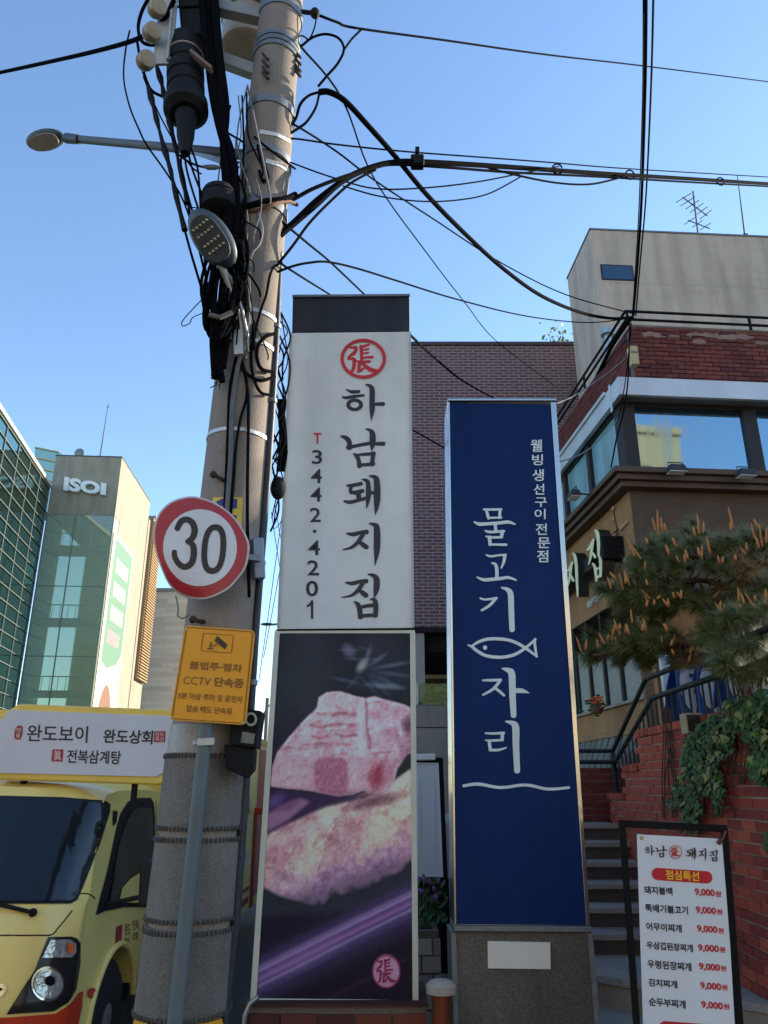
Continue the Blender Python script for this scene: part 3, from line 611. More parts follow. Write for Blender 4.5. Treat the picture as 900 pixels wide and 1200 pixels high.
slab(MB(), [(340, 390), (481, 388.5), (485, 736), (325, 737.5)], YW, .36).build('sign_box', M_signwhite, py_w, bevel=.006)
mb = MB()                                # thin edge rails of the box
mb.bar(at(340.6, 390, YW-.006), at(325.8, 736, YW-.006), .014, .012, (0, 1, 0)); mb.bar(at(480.5, 389, YW-.006), at(484.4, 735, YW-.006), .014, .012, (0, 1, 0))
mb.build('edge_rail', M_signgrey, py_w)
slab(MB(), [(343, 346), (480, 345), (480.5, 388.2), (342, 389.5)], YW+.03, .28).build('top_cap', M_blackcap, py_w, bevel=.008)
mb = MB(); mb.bar(at(342.5, 347, YW+.02), at(480.5, 346, YW+.02), .012, .02); mb.build('cap_trim', M_dsteel, py_w)
mb = MB(); mb.bar(at(325, 738.5, YW-.002), at(486, 737.5, YW-.002), .02, .012); mb.build('shadow_gap', M_blackmetal, py_w)
fA = pxmap(390, 390, 7.06, YW); fB = pxmap(390, 550, 6.32, YW)
BR = {
 'ha': [[(112, 470, 10), (128, 478, 16), (160, 490, 28), (218, 487, 26)], [(80, 532, 14), (110, 538, 24), (180, 527, 26), (258, 518, 18)],
        [(272, 430, 10), (305, 440, 28), (325, 470, 43), (325, 560, 45), (325, 640, 42), (318, 725, 5)], [(335, 593, 24), (380, 590, 28), (420, 590, 32)]],
 'nam': [[(70, 858, 18), (105, 868, 36), (135, 900, 40), (140, 955, 38)], [(122, 950, 34), (200, 934, 28), (300, 916, 28), (350, 912, 20)],
        [(272, 798, 10), (305, 806, 26), (328, 840, 48), (328, 915, 48), (321, 978, 6)], [(340, 920, 26), (380, 919, 30), (422, 918, 34)],
        [(172, 1002, 12), (198, 1020, 34), (215, 1060, 34), (220, 1106, 38)], [(210, 1010, 18), (270, 1006, 24), (345, 1000, 30)], [(338, 996, 34), (330, 1040, 34), (325, 1092, 36)], [(212, 1096, 22), (270, 1092, 26), (340, 1086, 26)]],
 'dwae': [[(104, 120, 14), (140, 120, 26), (212, 106, 28)], [(140, 125, 24), (130, 152, 26), (140, 168, 26)], [(130, 172, 24), (170, 172, 30), (222, 160, 30)], [(188, 176, 36), (192, 200, 36), (192, 226, 34)],
        [(84, 236, 14), (125, 244, 26), (180, 232, 24), (245, 214, 24)], [(216, 76, 8), (245, 82, 24), (262, 110, 34), (262, 210, 36), (250, 290, 4)], [(268, 174, 24), (312, 174, 24)],
        [(272, 50, 10), (305, 56, 26), (326, 90, 44), (327, 240, 46), (314, 336, 5)]],
 'ji': [[(104, 475, 14), (150, 482, 30), (200, 470, 28), (254, 464, 34)], [(225, 478, 32), (190, 535, 30), (140, 578, 22), (72, 597, 6)], [(190, 528, 20), (225, 560, 34), (252, 578, 34)],
        [(270, 402, 10), (305, 410, 28), (326, 440, 46), (326, 590, 46), (313, 709, 5)]],
 'jip': [[(98, 838, 14), (145, 845, 28), (195, 833, 28), (250, 828, 34)], [(222, 842, 32), (188, 895, 30), (138, 934, 20), (66, 949, 6)], [(190, 890, 20), (225, 918, 36), (248, 936, 36)],
        [(262, 778, 10), (298, 786, 28), (324, 815, 44), (322, 890, 42), (306, 952, 6)],
        [(160, 982, 12), (186, 1000, 32), (200, 1045, 36), (205, 1096, 38)], [(280, 962, 12), (308, 968, 30), (320, 1010, 36), (315, 1086, 36)], [(200, 1024, 22), (250, 1012, 26), (305, 1006, 28)], [(195, 1088, 24), (260, 1082, 26), (325, 1080, 24)]],
}
mb = strokes(MB(), BR['ha'], fA, .003); ring(mb, 181, 597, (69, 52), (37, 25), fA, .0042); mb.build('letter', M_ink, py_w)
strokes(MB(), BR['nam'], fA, .003).build('letter', M_ink, py_w)
for k in ('dwae', 'ji', 'jip'): strokes(MB(), BR[k], fB, .003).build('letter', M_ink, py_w)
JANG = [[(128, 118, 12), (160, 124, 20), (195, 122, 26)], [(192, 122, 28), (188, 150, 30), (170, 180, 30)], [(170, 172, 26), (145, 190, 24), (128, 212, 18)], [(128, 218, 18), (160, 214, 24), (182, 222, 26)],
        [(175, 222, 26), (176, 265, 30), (165, 310, 26), (140, 328, 12)], [(232, 112, 30), (238, 160, 28), (240, 235, 26)], [(235, 122, 20), (270, 108, 22), (300, 98, 16)], [(250, 142, 10), (282, 138, 14), (300, 132, 10)],
        [(250, 172, 10), (280, 168, 15), (296, 164, 12)], [(246, 210, 12), (290, 204, 18), (332, 202, 18)], [(192, 234, 12), (250, 242, 18), (305, 238, 22)], [(222, 246, 26), (216, 290, 26), (206, 328, 12)],
        [(206, 326, 16), (235, 310, 22), (268, 288, 8)], [(240, 250, 14), (275, 280, 26), (320, 310, 34), (384, 312, 8)]]
mb = strokes(MB(), JANG, fA, .002); ring(mb, 252, 218, (188, 165), (161, 139), fA, .0095); mb.build('emblem', M_red, py_w)
# phone number column
mb = MB(); fp = pxmap(310, 330, 2.927, YW)
text_on(mb, 'T', (168, 519, 195, 556), lambda x, y: fp(x, y, .003), .02); mb.build('letter', M_red, py_w)
for ch, bxs in (('3', (163, 578, 198, 626)), ('4', (159, 643, 197, 692)), ('4', (158, 706, 196, 755)), ('2', (156, 776, 193, 825)), ('4', (150, 888, 190, 938)), ('2', (147, 956, 187, 1008)), ('0', (142, 1026, 184, 1080)), ('|', (0, 0, 0, 0))):
    mb = MB()
    if ch == '|': strokes(mb, [[(147, 1113, 7), (155, 1108, 8), (163, 1098, 7)], [(163, 1096, 8), (163, 1125, 8), (163, 1155, 8)]], fp, .003)
    else: text_on(mb, ch, bxs, lambda x, y: fp(x, y, .003), .012)
    mb.build('digit', M_ink, py_w)
mb = MB(); disc(mb, 172, 857, (6, 6), fp, .003); mb.build('dot', M_ink, py_w)
# photo box
slab(MB(), [(322, 738.5), (486, 738.5), (490.5, 1175.5), (293.5, 1173)], YW+.012, .34).build('photo_box', M_cream, py_w, bevel=.006)
mb = MB()
for a, b in (((325, 741), (297, 1171)), ((483.5, 741), (487, 1173))): mb.bar(at(*a, YW), at(*b, YW), .036, .028, (0, 1, 0))
mb.bar(at(323, 740, YW+.001), at(486, 740, YW+.001), .02, .03); mb.bar(at(294, 1173, YW+.001), at(490, 1175, YW+.001), .02, .03)
mb.build('frame', M_cream, py_w, bevel=.004)
# ---- the printed photograph of grilled pork: flat print, colours computed per point
def smooth_noise(h, w, cell, seed):
    r = np.random.default_rng(seed); gh, gw = int(h/cell)+3, int(w/cell)+3; g = r.random((gh, gw))
    y = np.arange(h)/cell; x = np.arange(w)/cell; y0 = y.astype(int); x0 = x.astype(int); fy = (y-y0)[:, None]; fx = (x-x0)[None]
    fy = fy*fy*(3-2*fy); fx = fx*fx*(3-2*fx)
    a = g[y0][:, x0]; b = g[y0][:, x0+1]; c = g[y0+1][:, x0]; d = g[y0+1][:, x0+1]
    return (a*(1-fx)+b*fx)*(1-fy)+(c*(1-fx)+d*fx)*fy
def fbm(h, w, cell, seed, octv=4):
    o = np.zeros((h, w)); A = 0
    for i in range(octv): o += smooth_noise(h, w, max(cell/2**i, 1.01), seed+i)/2**i; A += 1/2**i
    return o/A
def blur(a, k):
    for ax in (0, 1):
        for _ in range(2):
            c = np.cumsum(np.concatenate([np.repeat(np.take(a, [0], ax), k+1, ax), a, np.repeat(np.take(a, [-1], ax), k, ax)], ax), ax)
            n = a.shape[ax]; a = (np.take(c, np.arange(2*k+1, 2*k+1+n), ax)-np.take(c, np.arange(0, n), ax))/(2*k+1)
    return a
def poster(h=560, wd=240):
    # coordinates of the zoomed crop the print was studied in: x 55..505, y 45..1140
    v, u = np.mgrid[0:h, 0:wd]; v = v/(h-1); u = u/(wd-1)
    lx = 120+(55-120)*v; rx = 502+(505-502)*v; X = lx+(rx-lx)*u; Y = 48+(1139-48)*v
    def poly(pts, soft=1):
        ins = np.zeros(X.shape, bool); n = len(pts)
        for i in range(n):
            x1, y1 = pts[i]; x2, y2 = pts[(i+1) % n]
            if y1 == y2: continue
            c = ((Y >= min(y1, y2)) & (Y < max(y1, y2))) & (X < (x2-x1)*(Y-y1)/(y2-y1)+x1); ins ^= c
        return blur(ins.astype(float), soft)
    def ell(cx, cy, rx_, ry_, rot=0, p=1.0):
        a = (X-cx)*math.cos(rot)+(Y-cy)*math.sin(rot); b = -(X-cx)*math.sin(rot)+(Y-cy)*math.cos(rot)
        return np.clip(1.4-((a/rx_)**2+(b/ry_)**2)**.5*p, 0, 1)
    I = np.zeros((h, wd, 3)); 
    def put(mask, c, k=1.0):
        nonlocal I
        mk = (np.clip(mask, 0, 1)*k)[..., None]; I = I*(1-mk)+np.array(c, float)*mk
    n1 = fbm(h, wd, 60, 1); n2 = fbm(h, wd, 14, 5); n3 = fbm(h, wd, 3.2, 9, 2)
    I[:] = np.array([44, 47, 54]); I += (n1[..., None]-.5)*26
    put(ell(190, 250, 110, 190, .2), (62, 66, 70), .55); put(ell(150, 420, 60, 120), (44, 42, 52), .6)
    # plate glints behind the meat
    for a, L_, c, k in ((-.2, 110, (150, 165, 185), .5), (.15, 120, (120, 140, 165), .5), (.5, 100, (130, 150, 170), .4), (-.7, 70, (150, 150, 180), .5), (.85, 90, (90, 110, 140), .5), (-1.3, 70, (170, 160, 190), .4), (2.2, 60, (110, 100, 130), .4)):
        cx, cy = 365+math.cos(a)*L_*.75, 175+math.sin(a)*L_*.75; put(ell(cx, cy, L_*.6, 9, a, 1.2), c, k)
    for k in range(9):
        cx, cy = 250+rng.random()*240, 60+rng.random()*170; put(ell(cx, cy, 30+rng.random()*40, 4+rng.random()*5, rng.uniform(-.9, .9), 1.2), ((86, 104, 130), (26, 32, 46), (120, 130, 160))[k % 3], .35)
    put(ell(362, 160, 13, 24, .5), (200, 202, 190), .8); put(ell(325, 110, 18, 26, -.4), (130, 118, 150), .7); put(ell(430, 228, 50, 10, .1), (170, 190, 200), .6)
    put(ell(430, 190, 90, 70), (44, 52, 66), .3)
    # lower slab of pork: a row of fat and meat segments
    low = poly([(40, 700), (88, 690), (120, 665), (170, 648), (215, 622), (262, 600), (330, 580), (400, 555), (450, 530), (520, 480), (520, 740), (470, 790), (380, 850), (300, 885), (230, 892), (120, 860), (40, 820)], 2)
    t = np.clip((Y-(700-(X-90)*.34))/210, -.3, 1.3)                # 0 along the top edge, 1 along the bottom edge
    low = low*np.clip((1.12-t+(n2-.5)*.2)/.3, 0, 1)
    put(low, (222, 182, 174))
    ph = (X*.93+(Y-700)*.42+(n2-.5)*46+(n1-.5)*60)/27.0; band = np.sin(ph)
    put(low*np.clip(band*2.2, 0, 1)*np.clip(1.05-t, 0, 1), (240, 216, 176), .95)
    put(low*np.clip(-band*2.6-.4, 0, 1)*np.clip(1.15-t, 0, 1), (196, 122, 140), .7)
    put(low*np.exp(-((np.mod(ph, 2*math.pi)-math.pi)/.22)**2)*np.clip(1-t, 0, 1), (150, 84, 108), .55)
    for cx, cy, a, b, r_ in ((165, 705, 24, 60, -.5), (240, 668, 22, 62, -.6), (322, 634, 16, 54, -.7), (110, 770, 22, 40, -.3)): put(low*ell(cx, cy, a, b, r_), (192, 112, 132), .55)
    put(low*np.clip((X-320)/160, 0, 1)*np.clip((720-Y)/140, 0, 1), (240, 214, 182), .6)
    put(low*np.exp(-((t-.05)/.10)**2), (246, 222, 206), .5)
    put(low*np.clip((t-.50+(n2-.5)*.5)/.3, 0, 1), (176, 128, 170), .85); put(low*np.clip((t-.78+(n2-.5)*.5)/.25, 0, 1), (104, 78, 124), .9)
    sp_ = ((n2 > .60)*(n3 > .5))*1.0; put(low*blur(sp_, 1), (164, 96, 118), .4); sp_ = ((n2 < .42)*(n3 < .5))*1.0; put(low*blur(sp_, 1)*np.clip((.6-t)*4, 0, 1), (250, 232, 206), .5)
    # shade under the upper slab, with the rolled slice at the left
    put(poly([(40, 560), (120, 556), (250, 572), (330, 575), (420, 560), (330, 590), (260, 606), (200, 630), (150, 655), (88, 688), (40, 700)], 2), (66, 46, 76), .92)
    put(poly([(70, 640), (120, 600), (185, 582), (212, 592), (150, 645), (80, 685)], 2), (176, 126, 154), .8); put(poly([(100, 625), (150, 592), (190, 588), (150, 618)], 2), (120, 70, 104), .7); put(poly([(80, 610), (120, 575), (170, 568), (150, 590), (95, 625)], 2), (60, 44, 80), .8); put(ell(110, 590, 34, 16, -.6), (130, 104, 160), .5)
    put(ell(400, 590, 80, 18, -.25), (112, 60, 74), .75)
    # upper slab: lit scored top over a smooth front face
    up = poly([(98, 545), (103, 490), (118, 440), (150, 395), (190, 345), (232, 300), (238, 265), (262, 248), (300, 245), (345, 262), (372, 268), (398, 262), (425, 272), (455, 280), (482, 288), (520, 310), (520, 440), (490, 445), (462, 490), (450, 535), (430, 560), (390, 562), (360, 558), (330, 570), (290, 574), (250, 566), (200, 556), (150, 552)], 1)
    front = np.clip((Y-(448+(n2-.5)*30))/26, 0, 1)
    put(up, (228, 178, 188)); put(up*ell(300, 320, 120, 70), (240, 200, 202), .8); put(up*ell(440, 340, 90, 70), (220, 168, 194), .8)
    put(up*np.clip((X-425)/80, 0, 1)*np.clip((Y-330)/110, 0, 1), (160, 102, 148), .85)
    put(up*np.clip((190-X+(Y-400)*.3)/110, 0, 1), (206, 148, 166), .6)
    for k in range(26):                                             # fibres running across the top
        cx, cy = 150+rng.random()*330, 265+rng.random()*185; L_ = 14+rng.random()*34; put(up*(1-front)*ell(cx, cy, L_, 2.4+rng.random()*2, -.10+rng.normal()*.12), ((186, 100, 118), (250, 226, 222), (206, 132, 150))[k % 3], .6)
    for k, yy in enumerate((322, 358, 392, 420)):                   # grill scoring
        ln = np.exp(-((Y-(yy-(X-225)*.06+np.sin(X/13+k)*3+(n2-.5)*16))/5.0)**2)*((X > 205+k*5) & (X < 345)); put(up*blur(ln, 1), (186, 76, 92), .8 if k < 3 else .45)
    sp_ = ((n2 > .58)*(n3 > .47))*1.0; put(up*(1-front)*blur(sp_, 1), (204, 126, 144), .55); sp_ = ((n2 < .43)*(n3 < .53))*1.0; put(up*(1-front)*blur(sp_, 1), (252, 230, 226), .6)
    ln = np.exp(-((X-(358+(Y-300)*.03+(n2-.5)*18))/9)**2)*(Y < 455); put(up*ln, (250, 222, 226), .7); ln = np.exp(-((X-(374+(Y-300)*.05+(n2-.5)*14))/4)**2)*(Y < 430); put(up*ln, (150, 84, 116), .65)
    put(up*front, (214, 156, 170), .8); put(up*front*ell(150, 505, 70, 60), (226, 176, 180), .8)
    put(up*poly([(224, 474), (238, 458), (300, 456), (318, 470), (321, 560), (290, 573), (240, 564), (222, 540)], 2), (190, 104, 130), .85); put(up*ell(262, 500, 26, 40), (192, 106, 128), .6)
    put(up*poly([(324, 470), (352, 470), (356, 562), (324, 570)], 2), (232, 178, 188), .85)
    put(up*ell(405, 512, 24, 42, .25), (172, 50, 74), .9); put(up*ell(432, 500, 18, 34, .25), (200, 124, 146), .6)
    put(up*ell(492, 355, 16, 30), (86, 40, 72), .7)
    put(up*np.clip((Y-(548+(X-270)*.02))/22, 0, 1), (150, 92, 122), .65)
    rim = np.clip(up-blur(up, 4), 0, 1)*2; put(rim*(Y < 430), (254, 232, 232), .6)
    # griddle edge
    low2 = np.clip((Y-(905-(X-60)*.05))/30, 0, 1); put(low2*(Y > 830+(505-X)*.16), (34, 28, 42), .95)
    d = Y-(1085-(X-60)*.475)
    for o_, wd_, c, k in ((10, 62, (78, 62, 104), .7), (0, 34, (120, 96, 146), .75), (-24, 8, (176, 150, 190), .5), (-8, 4, (90, 50, 110), .5), (16, 3, (90, 56, 116), .5), (-14, 5, (190, 168, 206), .5), (8, 6, (164, 110, 170), .7), (26, 5, (214, 200, 220), .55), (40, 16, (96, 80, 128), .6), (-40, 12, (70, 58, 96), .6), (66, 26, (52, 44, 72), .6)):
        put(np.exp(-((d-o_+n2*3)/wd_)**2), c, k)
    put(ell(200, 1030, 120, 26, -.44), (150, 120, 170), .35)
    put(np.clip((d-70)/40, 0, 1), (34, 26, 38), .9); put(np.exp(-((d-150)/6)**2)*(X > 200), (66, 46, 60), .5)
    fine = fbm(h, wd, 2.1, 31, 1); fine2 = fbm(h, wd, 9, 41, 3); meat = np.clip(up+low, 0, 1)[..., None]
    I *= 1+meat*(.12*(fine[..., None]-.5)+.20*(fine2[..., None]-.5))
    lum = I.mean(2, keepdims=True); I = I*(1-.22*meat)+.22*meat*lum*np.array([1.10, .98, .90])
    gx = (np.gradient(fine2, axis=1)+np.gradient(fine2, axis=0)*.8)*5; I += meat*gx[..., None]*np.array([26, 22, 24])
    I += (n3[..., None]-.5)*8
    return np.clip(I, 4, 250)/255
pim = poster(); ph, pw = pim.shape[:2]
lc = np.where(pim <= .04045, pim/12.92, ((pim+.055)/1.055)**2.4)
lc = np.clip(lc*1.3, 0, .85)
q = [at(324.5, 741.5, YW-.004), at(481.5, 741.5, YW-.004), at(484.6, 1172, YW-.004), at(299.5, 1170.5, YW-.004)]
vs = []; 
for i in range(ph):
    a = q[0].lerp(q[3], i/(ph-1)); b = q[1].lerp(q[2], i/(ph-1))
    for j in range(pw): vs.append(a.lerp(b, j/(pw-1)))
mb = MB(); mb.v = [tuple(x) for x in vs]; mb.f = [(i*pw+j, i*pw+j+1, (i+1)*pw+j+1, (i+1)*pw+j) for i in range(ph-1) for j in range(pw-1)]
M_print = bpy.data.materials.new('printed_photo'); M_print.use_nodes = True
pn = M_print.node_tree.nodes; va = pn.new('ShaderNodeVertexColor'); va.layer_name = 'print'
pb = pn['Principled BSDF']; M_print.node_tree.links.new(va.outputs[0], pb.inputs['Base Color']); pb.inputs['Roughness'].default_value = .45; pb.inputs['Specular IOR Level'].default_value = .12
o = mb.build('photo_print', M_print, py_w)
ca = o.data.color_attributes.new('print', 'FLOAT_COLOR', 'POINT')
ca.data.foreach_set('color', np.concatenate([lc.reshape(-1, 3), np.ones((ph*pw, 1))], 1).astype(np.float32).ravel())
M_seal = mat('seal_pink', (206, 158, 184), .5, .08, 10); M_sealink = mat('seal_purple', (150, 40, 92), .5, .1, 10)
fs_ = pxmap(280, 720, 2.5, YW-.004)
mb = MB(); disc(mb, 432, 1045, (42, 50), fs_, .002); mb.build('seal_disc', M_seal, py_w)
def fJ(x, y, l=0): return fs_(432+(x-252)*.225, 1045+(y-218)*.30, l)
mb = strokes(MB(), JANG, fJ, .001, .0022); ring(mb, 432, 1045, (42, 50), (38, 45), fs_, .010); mb.build('seal_mark', M_sealink, py_w)
# brick plinth under the pylon
M_brickdark = mat('plinth_brick', (96, 48, 38), .85, .2, 12, .4, 90, obj_random=[(104, 52, 40), (84, 40, 34), (118, 62, 46), (74, 40, 36)])
zp = at(390, 1177, YW-.1).z
plin = thing('brick_plinth', 'low dark red brick plinth carrying the white pylon, with a metal corner edge', 'plinth', (-.27, YW+.2, 0))
x0, x1 = at(287, 1180, YW-.1).x, at(500, 1180, YW-.1).x
bx('core', M_mortard, plin, (x0, YW-.09, 0), (x1, YW+.46, zp-.01))
bricks(plin, (x0, YW-.095, 0), (1, 0, 0), (0, -1, 0), x1-x0, zp-.02, M_brickdark, seed=3)
bx('coping', mat('plinth_cap', (70, 40, 34), .8, .2, 8, .3), plin, (x0-.01, YW-.11, zp-.012), (x1+.01, YW+.47, zp+.002))
mb = MB(); mb.tube([at(303, 1168, YW-.12), at(293, 1176, YW-.12), at(287, 1190, YW-.12), V((at(285, 1200, YW-.12).x, YW-.12, 0))], .014); mb.build('edge_trim', M_steel, plin, smooth=True)

# ================================================================== the blue fish-restaurant pylon
YB = 5.3
M_blue = mat('blue_sign_sheet', (11, 43, 94), .5, .08, 1.5, .02, 60, spec=.12, stain=.2)
M_let = mat('pale_lettering', (216, 226, 224), .5, .05, 8)
py_b = thing('sign_pylon', 'blue pylon sign with white lettering and fish outline on a granite base', 'sign', (.87, YB+.2, 0))
blue_q = [(527, 472), (645, 474), (687, 1084), (535, 1083)]
frame_q = [(520.5, 470), (651, 470.5), (692, 1088), (528, 1086)]
slab(MB(), [(527, 471), (650, 471), (690, 1086), (534, 1085)], YB+.02, .32).build('sign_box', M_chrome, py_b, bevel=.004)
slab(MB(), blue_q, YB, .06).build('blue_panel', M_blue, py_b)
mb = MB()
mb.prism([at(527, 471, YB-.012), at(524.6, 470.5, YB-.012), at(532.4, 1084, YB-.012), at(535, 1084, YB-.012)], (0, .34, 0))
mb.prism([at(645.3, 471, YB-.012), at(651.5, 471, YB-.012), at(692, 1085, YB-.012), at(687.3, 1085, YB-.012)], (0, .34, 0))
mb.build('side_frame', M_chrome, py_b, bevel=.003)
mb = MB(); mb.bar(at(524.5, 470.0, YB)+V((0, .145, .004)), at(651.5, 470.0, YB)+V((0, .145, .004)), .33, .02); mb.build('top_frame', M_chrome, py_b, bevel=.003)
mb = MB(); mb.bar(at(532, 1087.5, YB)+V((0, .145, 0)), at(692.3, 1088.5, YB)+V((0, .145, 0)), .33, .03); mb.build('bottom_frame', M_dsteel, py_b, bevel=.003)
fC = pxmap(535, 580, 6.0, YB-.001); fD = pxmap(535, 770, 5.806, YB-.001)
BL = [(fC, [[(190, 102, 14), (250, 104, 16), (316, 102, 16)], [(210, 106, 20), (218, 140, 20), (226, 166, 20)], [(306, 104, 20), (304, 130, 20), (302, 162, 22)], [(220, 163, 14), (270, 161, 14), (317, 160, 14)],
      [(122, 190, 8), (160, 206, 24), (230, 203, 22), (300, 198, 22), (365, 192, 22), (412, 208, 10)], [(272, 210, 22), (273, 230, 22), (276, 252, 22)], [(200, 252, 10), (235, 262, 18), (335, 256, 16)], [(322, 256, 24), (318, 280, 24), (314, 300, 22)],
      [(206, 292, 10), (240, 300, 16), (320, 299, 16)], [(231, 298, 26), (233, 325, 24), (238, 352, 22)], [(228, 350, 14), (290, 351, 16), (350, 352, 18)]]),
 (fC, [[(206, 420, 8), (240, 432, 16), (300, 424, 14), (346, 422, 18)], [(340, 422, 22), (332, 470, 20), (314, 514, 12)], [(246, 480, 10), (270, 486, 20), (282, 520, 24), (283, 586, 24)], [(142, 578, 8), (190, 597, 22), (250, 594, 24), (310, 588, 22), (365, 582, 20), (420, 600, 10)]]),
 (fC, [[(166, 726, 12), (200, 736, 14), (282, 726, 18)], [(274, 728, 24), (235, 775, 20), (176, 812, 16)], [(316, 652, 10), (360, 668, 30), (380, 700, 40), (384, 800, 40), (390, 950, 38)]]),
 (fD, [[(178, 158, 12), (230, 158, 18), (302, 156, 18)], [(296, 160, 22), (252, 215, 20), (180, 258, 14)], [(254, 205, 16), (290, 232, 20), (324, 262, 16)], [(310, 78, 10), (355, 92, 36), (376, 120, 46), (380, 250, 44), (388, 400, 38)], [(396, 230, 30), (440, 229, 32), (492, 244, 6)]]),
 (fD, [[(196, 518, 12), (250, 520, 16), (322, 516, 18)], [(312, 518, 22), (311, 540, 22), (308, 562, 20)], [(196, 566, 10), (250, 568, 16), (316, 564, 16)], [(222, 572, 24), (225, 600, 22), (230, 634, 22)], [(225, 632, 18), (285, 632, 18), (338, 616, 10)], [(334, 438, 10), (380, 450, 34), (402, 480, 48), (404, 600, 44), (412, 776, 40)]])]
for f_, st_ in BL: strokes(MB(), st_, f_, .003).build('letter', M_let, py_b)
mb = strokes(MB(), [[(78, 1055, 8), (110, 1068, 20), (135, 1090, 22), (200, 1128, 22), (290, 1142, 22), (370, 1134, 22), (430, 1112, 22), (490, 1072, 20), (556, 1014, 16)],
                    [(110, 1062, 14), (150, 1036, 20), (215, 1015, 22), (290, 1012, 22), (370, 1022, 22), (440, 1050, 22), (500, 1088, 20), (566, 1138, 14)], [(552, 1012, 14), (550, 1050, 18), (562, 1138, 16)]], fC, .003)
disc(mb, 200, 1074, (15, 16), fC, .003); mb.build('fish_emblem', M_let, py_b)
strokes(MB(), [[(48, 876, 20), (150, 864, 22), (300, 888, 20), (470, 870, 20), (620, 898, 20), (764, 888, 18)]], fD, .003).build('wave_line', M_let, py_b)
fE = pxmap(600, 500, 7.06, YB-.004)
for ch, b_ in zip('웰빙생선구이전문점', ((156, 106, 250, 208), (166, 228, 256, 320), (168, 352, 264, 450), (178, 472, 268, 562), (190, 585, 290, 664), (186, 680, 278, 765), (196, 800, 290, 895), (212, 916, 315, 1005), (206, 1022, 300, 1122))):
    mb = MB(); text_on(mb, ch, b_, lambda x, y: fE(x, y), .014); mb.build('letter', M_let, py_b)
gq = [(529, 1091), (690, 1091)]
a, b = at(532, 1090, YB+.01), at(690, 1090, YB+.01)
bx('granite_base', M_granite, py_b, (a.x, YB+.01, 0), (b.x, YB+.33, a.z-.008), bevel=.01)
for xx in (a.x-.004, b.x+.004): bx('base_edge', M_dsteel, py_b, (xx-.016, YB-.006, 0), (xx+.016, YB+.34, a.z-.014), bevel=.003)
slab(MB(), [(571.5, 1103), (645, 1104.5), (645.5, 1136), (572, 1135)], YB-.004, .013).build('blank_plate', mat('white_plate', (222, 220, 206), .5, .04, 6, stain=.1), py_b, bevel=.002)

# ================================================================== menu stand
mst = thing('menu_stand', 'black framed menu stand with a white price board of red prices', 'menu stand', (at(800, 1404, 4.2).x, 4.2, 0))
S_ = [at(725, 962, 4.27), at(852, 968, 4.17), None, None]
BLp, BRp = at(757, 1400, 4.27), at(887, 1408, 4.17)
nS = (S_[1]-S_[0]).cross(BLp-S_[0]).normalized()
if nS.y > 0: nS = -nS
fM = plmap(0, 0, 1.0, S_[0], nS)
mb = MB()
fr = [((729, 967), (761, 1405)), ((848.5, 971), (883, 1410))]
for (a, b) in fr: mb.bar(fM(*a), fM(*b), .032, .03, nS)
mb.bar(fM(725.5, 965), fM(852, 971), .034, .03, nS); mb.bar(fM(755, 1345), fM(879, 1352), .03, .028, nS)
mb.build('frame', M_blackmetal, mst, bevel=.003)
mb = MB()
for a, b in fr:
    q = fM(*b); mb.box((q.x-.05, q.y-.14, 0), (q.x+.05, q.y+.2, .03))
mb.build('foot', M_blackmetal, mst, bevel=.004)
bd = [(746, 977.5), (848, 983), (868, 1335), (757.5, 1331)]
MB().prism([fM(x, y, .012) for x, y in bd], -nS*.008).build('price_board', mat('banner_white', (214, 218, 220), .55, .03, 3, .03, 8), mst)
mb = MB()
for x, y in ((751.5, 982), (843, 987)): ring(mb, x, y, (2.2, 2.2), (1.0, 1.0), lambda a, b, l: fM(a, b, l), .0135)
mb.build('eyelet', mat('brass', (150, 110, 50), .4, .2, 20, metal=.8), mst)
mb = MB(); mb.tube([fM(843, 987, .02), fM(846, 982, .03), fM(849, 973, .03)], .006); mb.tube([fM(841, 988, .015), fM(843.5, 984, .026)], .011); mb.build('tie', mat('rust_tie', (110, 60, 50), .8, .2, 20), mst)
fN = plmap(740, 960, 5.0, S_[0], nS)
def rowbox(x0, y0, x1, y1, sh): return x0, y0, x1, y1, sh
def rowtext(mb, s, x0, y0, x1, y1, drop, lean, bold=.03, lift=.0145):
    vs, fs = text_raw(s, bold)
    mb.add([fN(x0+(x1-x0)*a+lean*(1-b), y1+(y0-y1)*b+drop*a, lift) for a, b in vs], fs)
M_navy = mat('navy_print', (34, 40, 56), .5, .08, 8); M_redp = mat('red_print', (190, 26, 40), .5, .06, 8); M_yel = mat('yellow_print', (240, 200, 40), .5, .06, 8)
rows = [('돼지불백', 70, 388, 236, 434, 366, 520), ('뚝배기불고기', 77, 492, 327, 540, 372, 528), ('어무이찌개', 82, 600, 290, 648, 379, 536), ('우삼겹된장찌개', 85, 710, 355, 756, 385, 545), ('우렁된장찌개', 90, 818, 346, 868, 391, 551), ('김치찌개', 95, 928, 264, 974, 398, 558), ('순두부찌개', 98, 1038, 313, 1088, 404, 568)]
for s, x0, y0, x1, y1, p0, p1 in rows:
    sl_ = .065+.004*(y0-388)/110
    mb = MB(); rowtext(mb, s, x0, y0, x1, y1, (x1-x0)*sl_, 3); mb.build('dish_name', M_navy, mst)
    yy = y0+(p0-x0)*sl_-6
    mb = MB(); rowtext(mb, '9,000', p0, yy, p1-37, yy+48, (p1-37-p0)*sl_, 3, .035); rowtext(mb, '원', p1-33, yy+16, p1, yy+50, 2, 2, .03); mb.build('price', M_redp, mst)
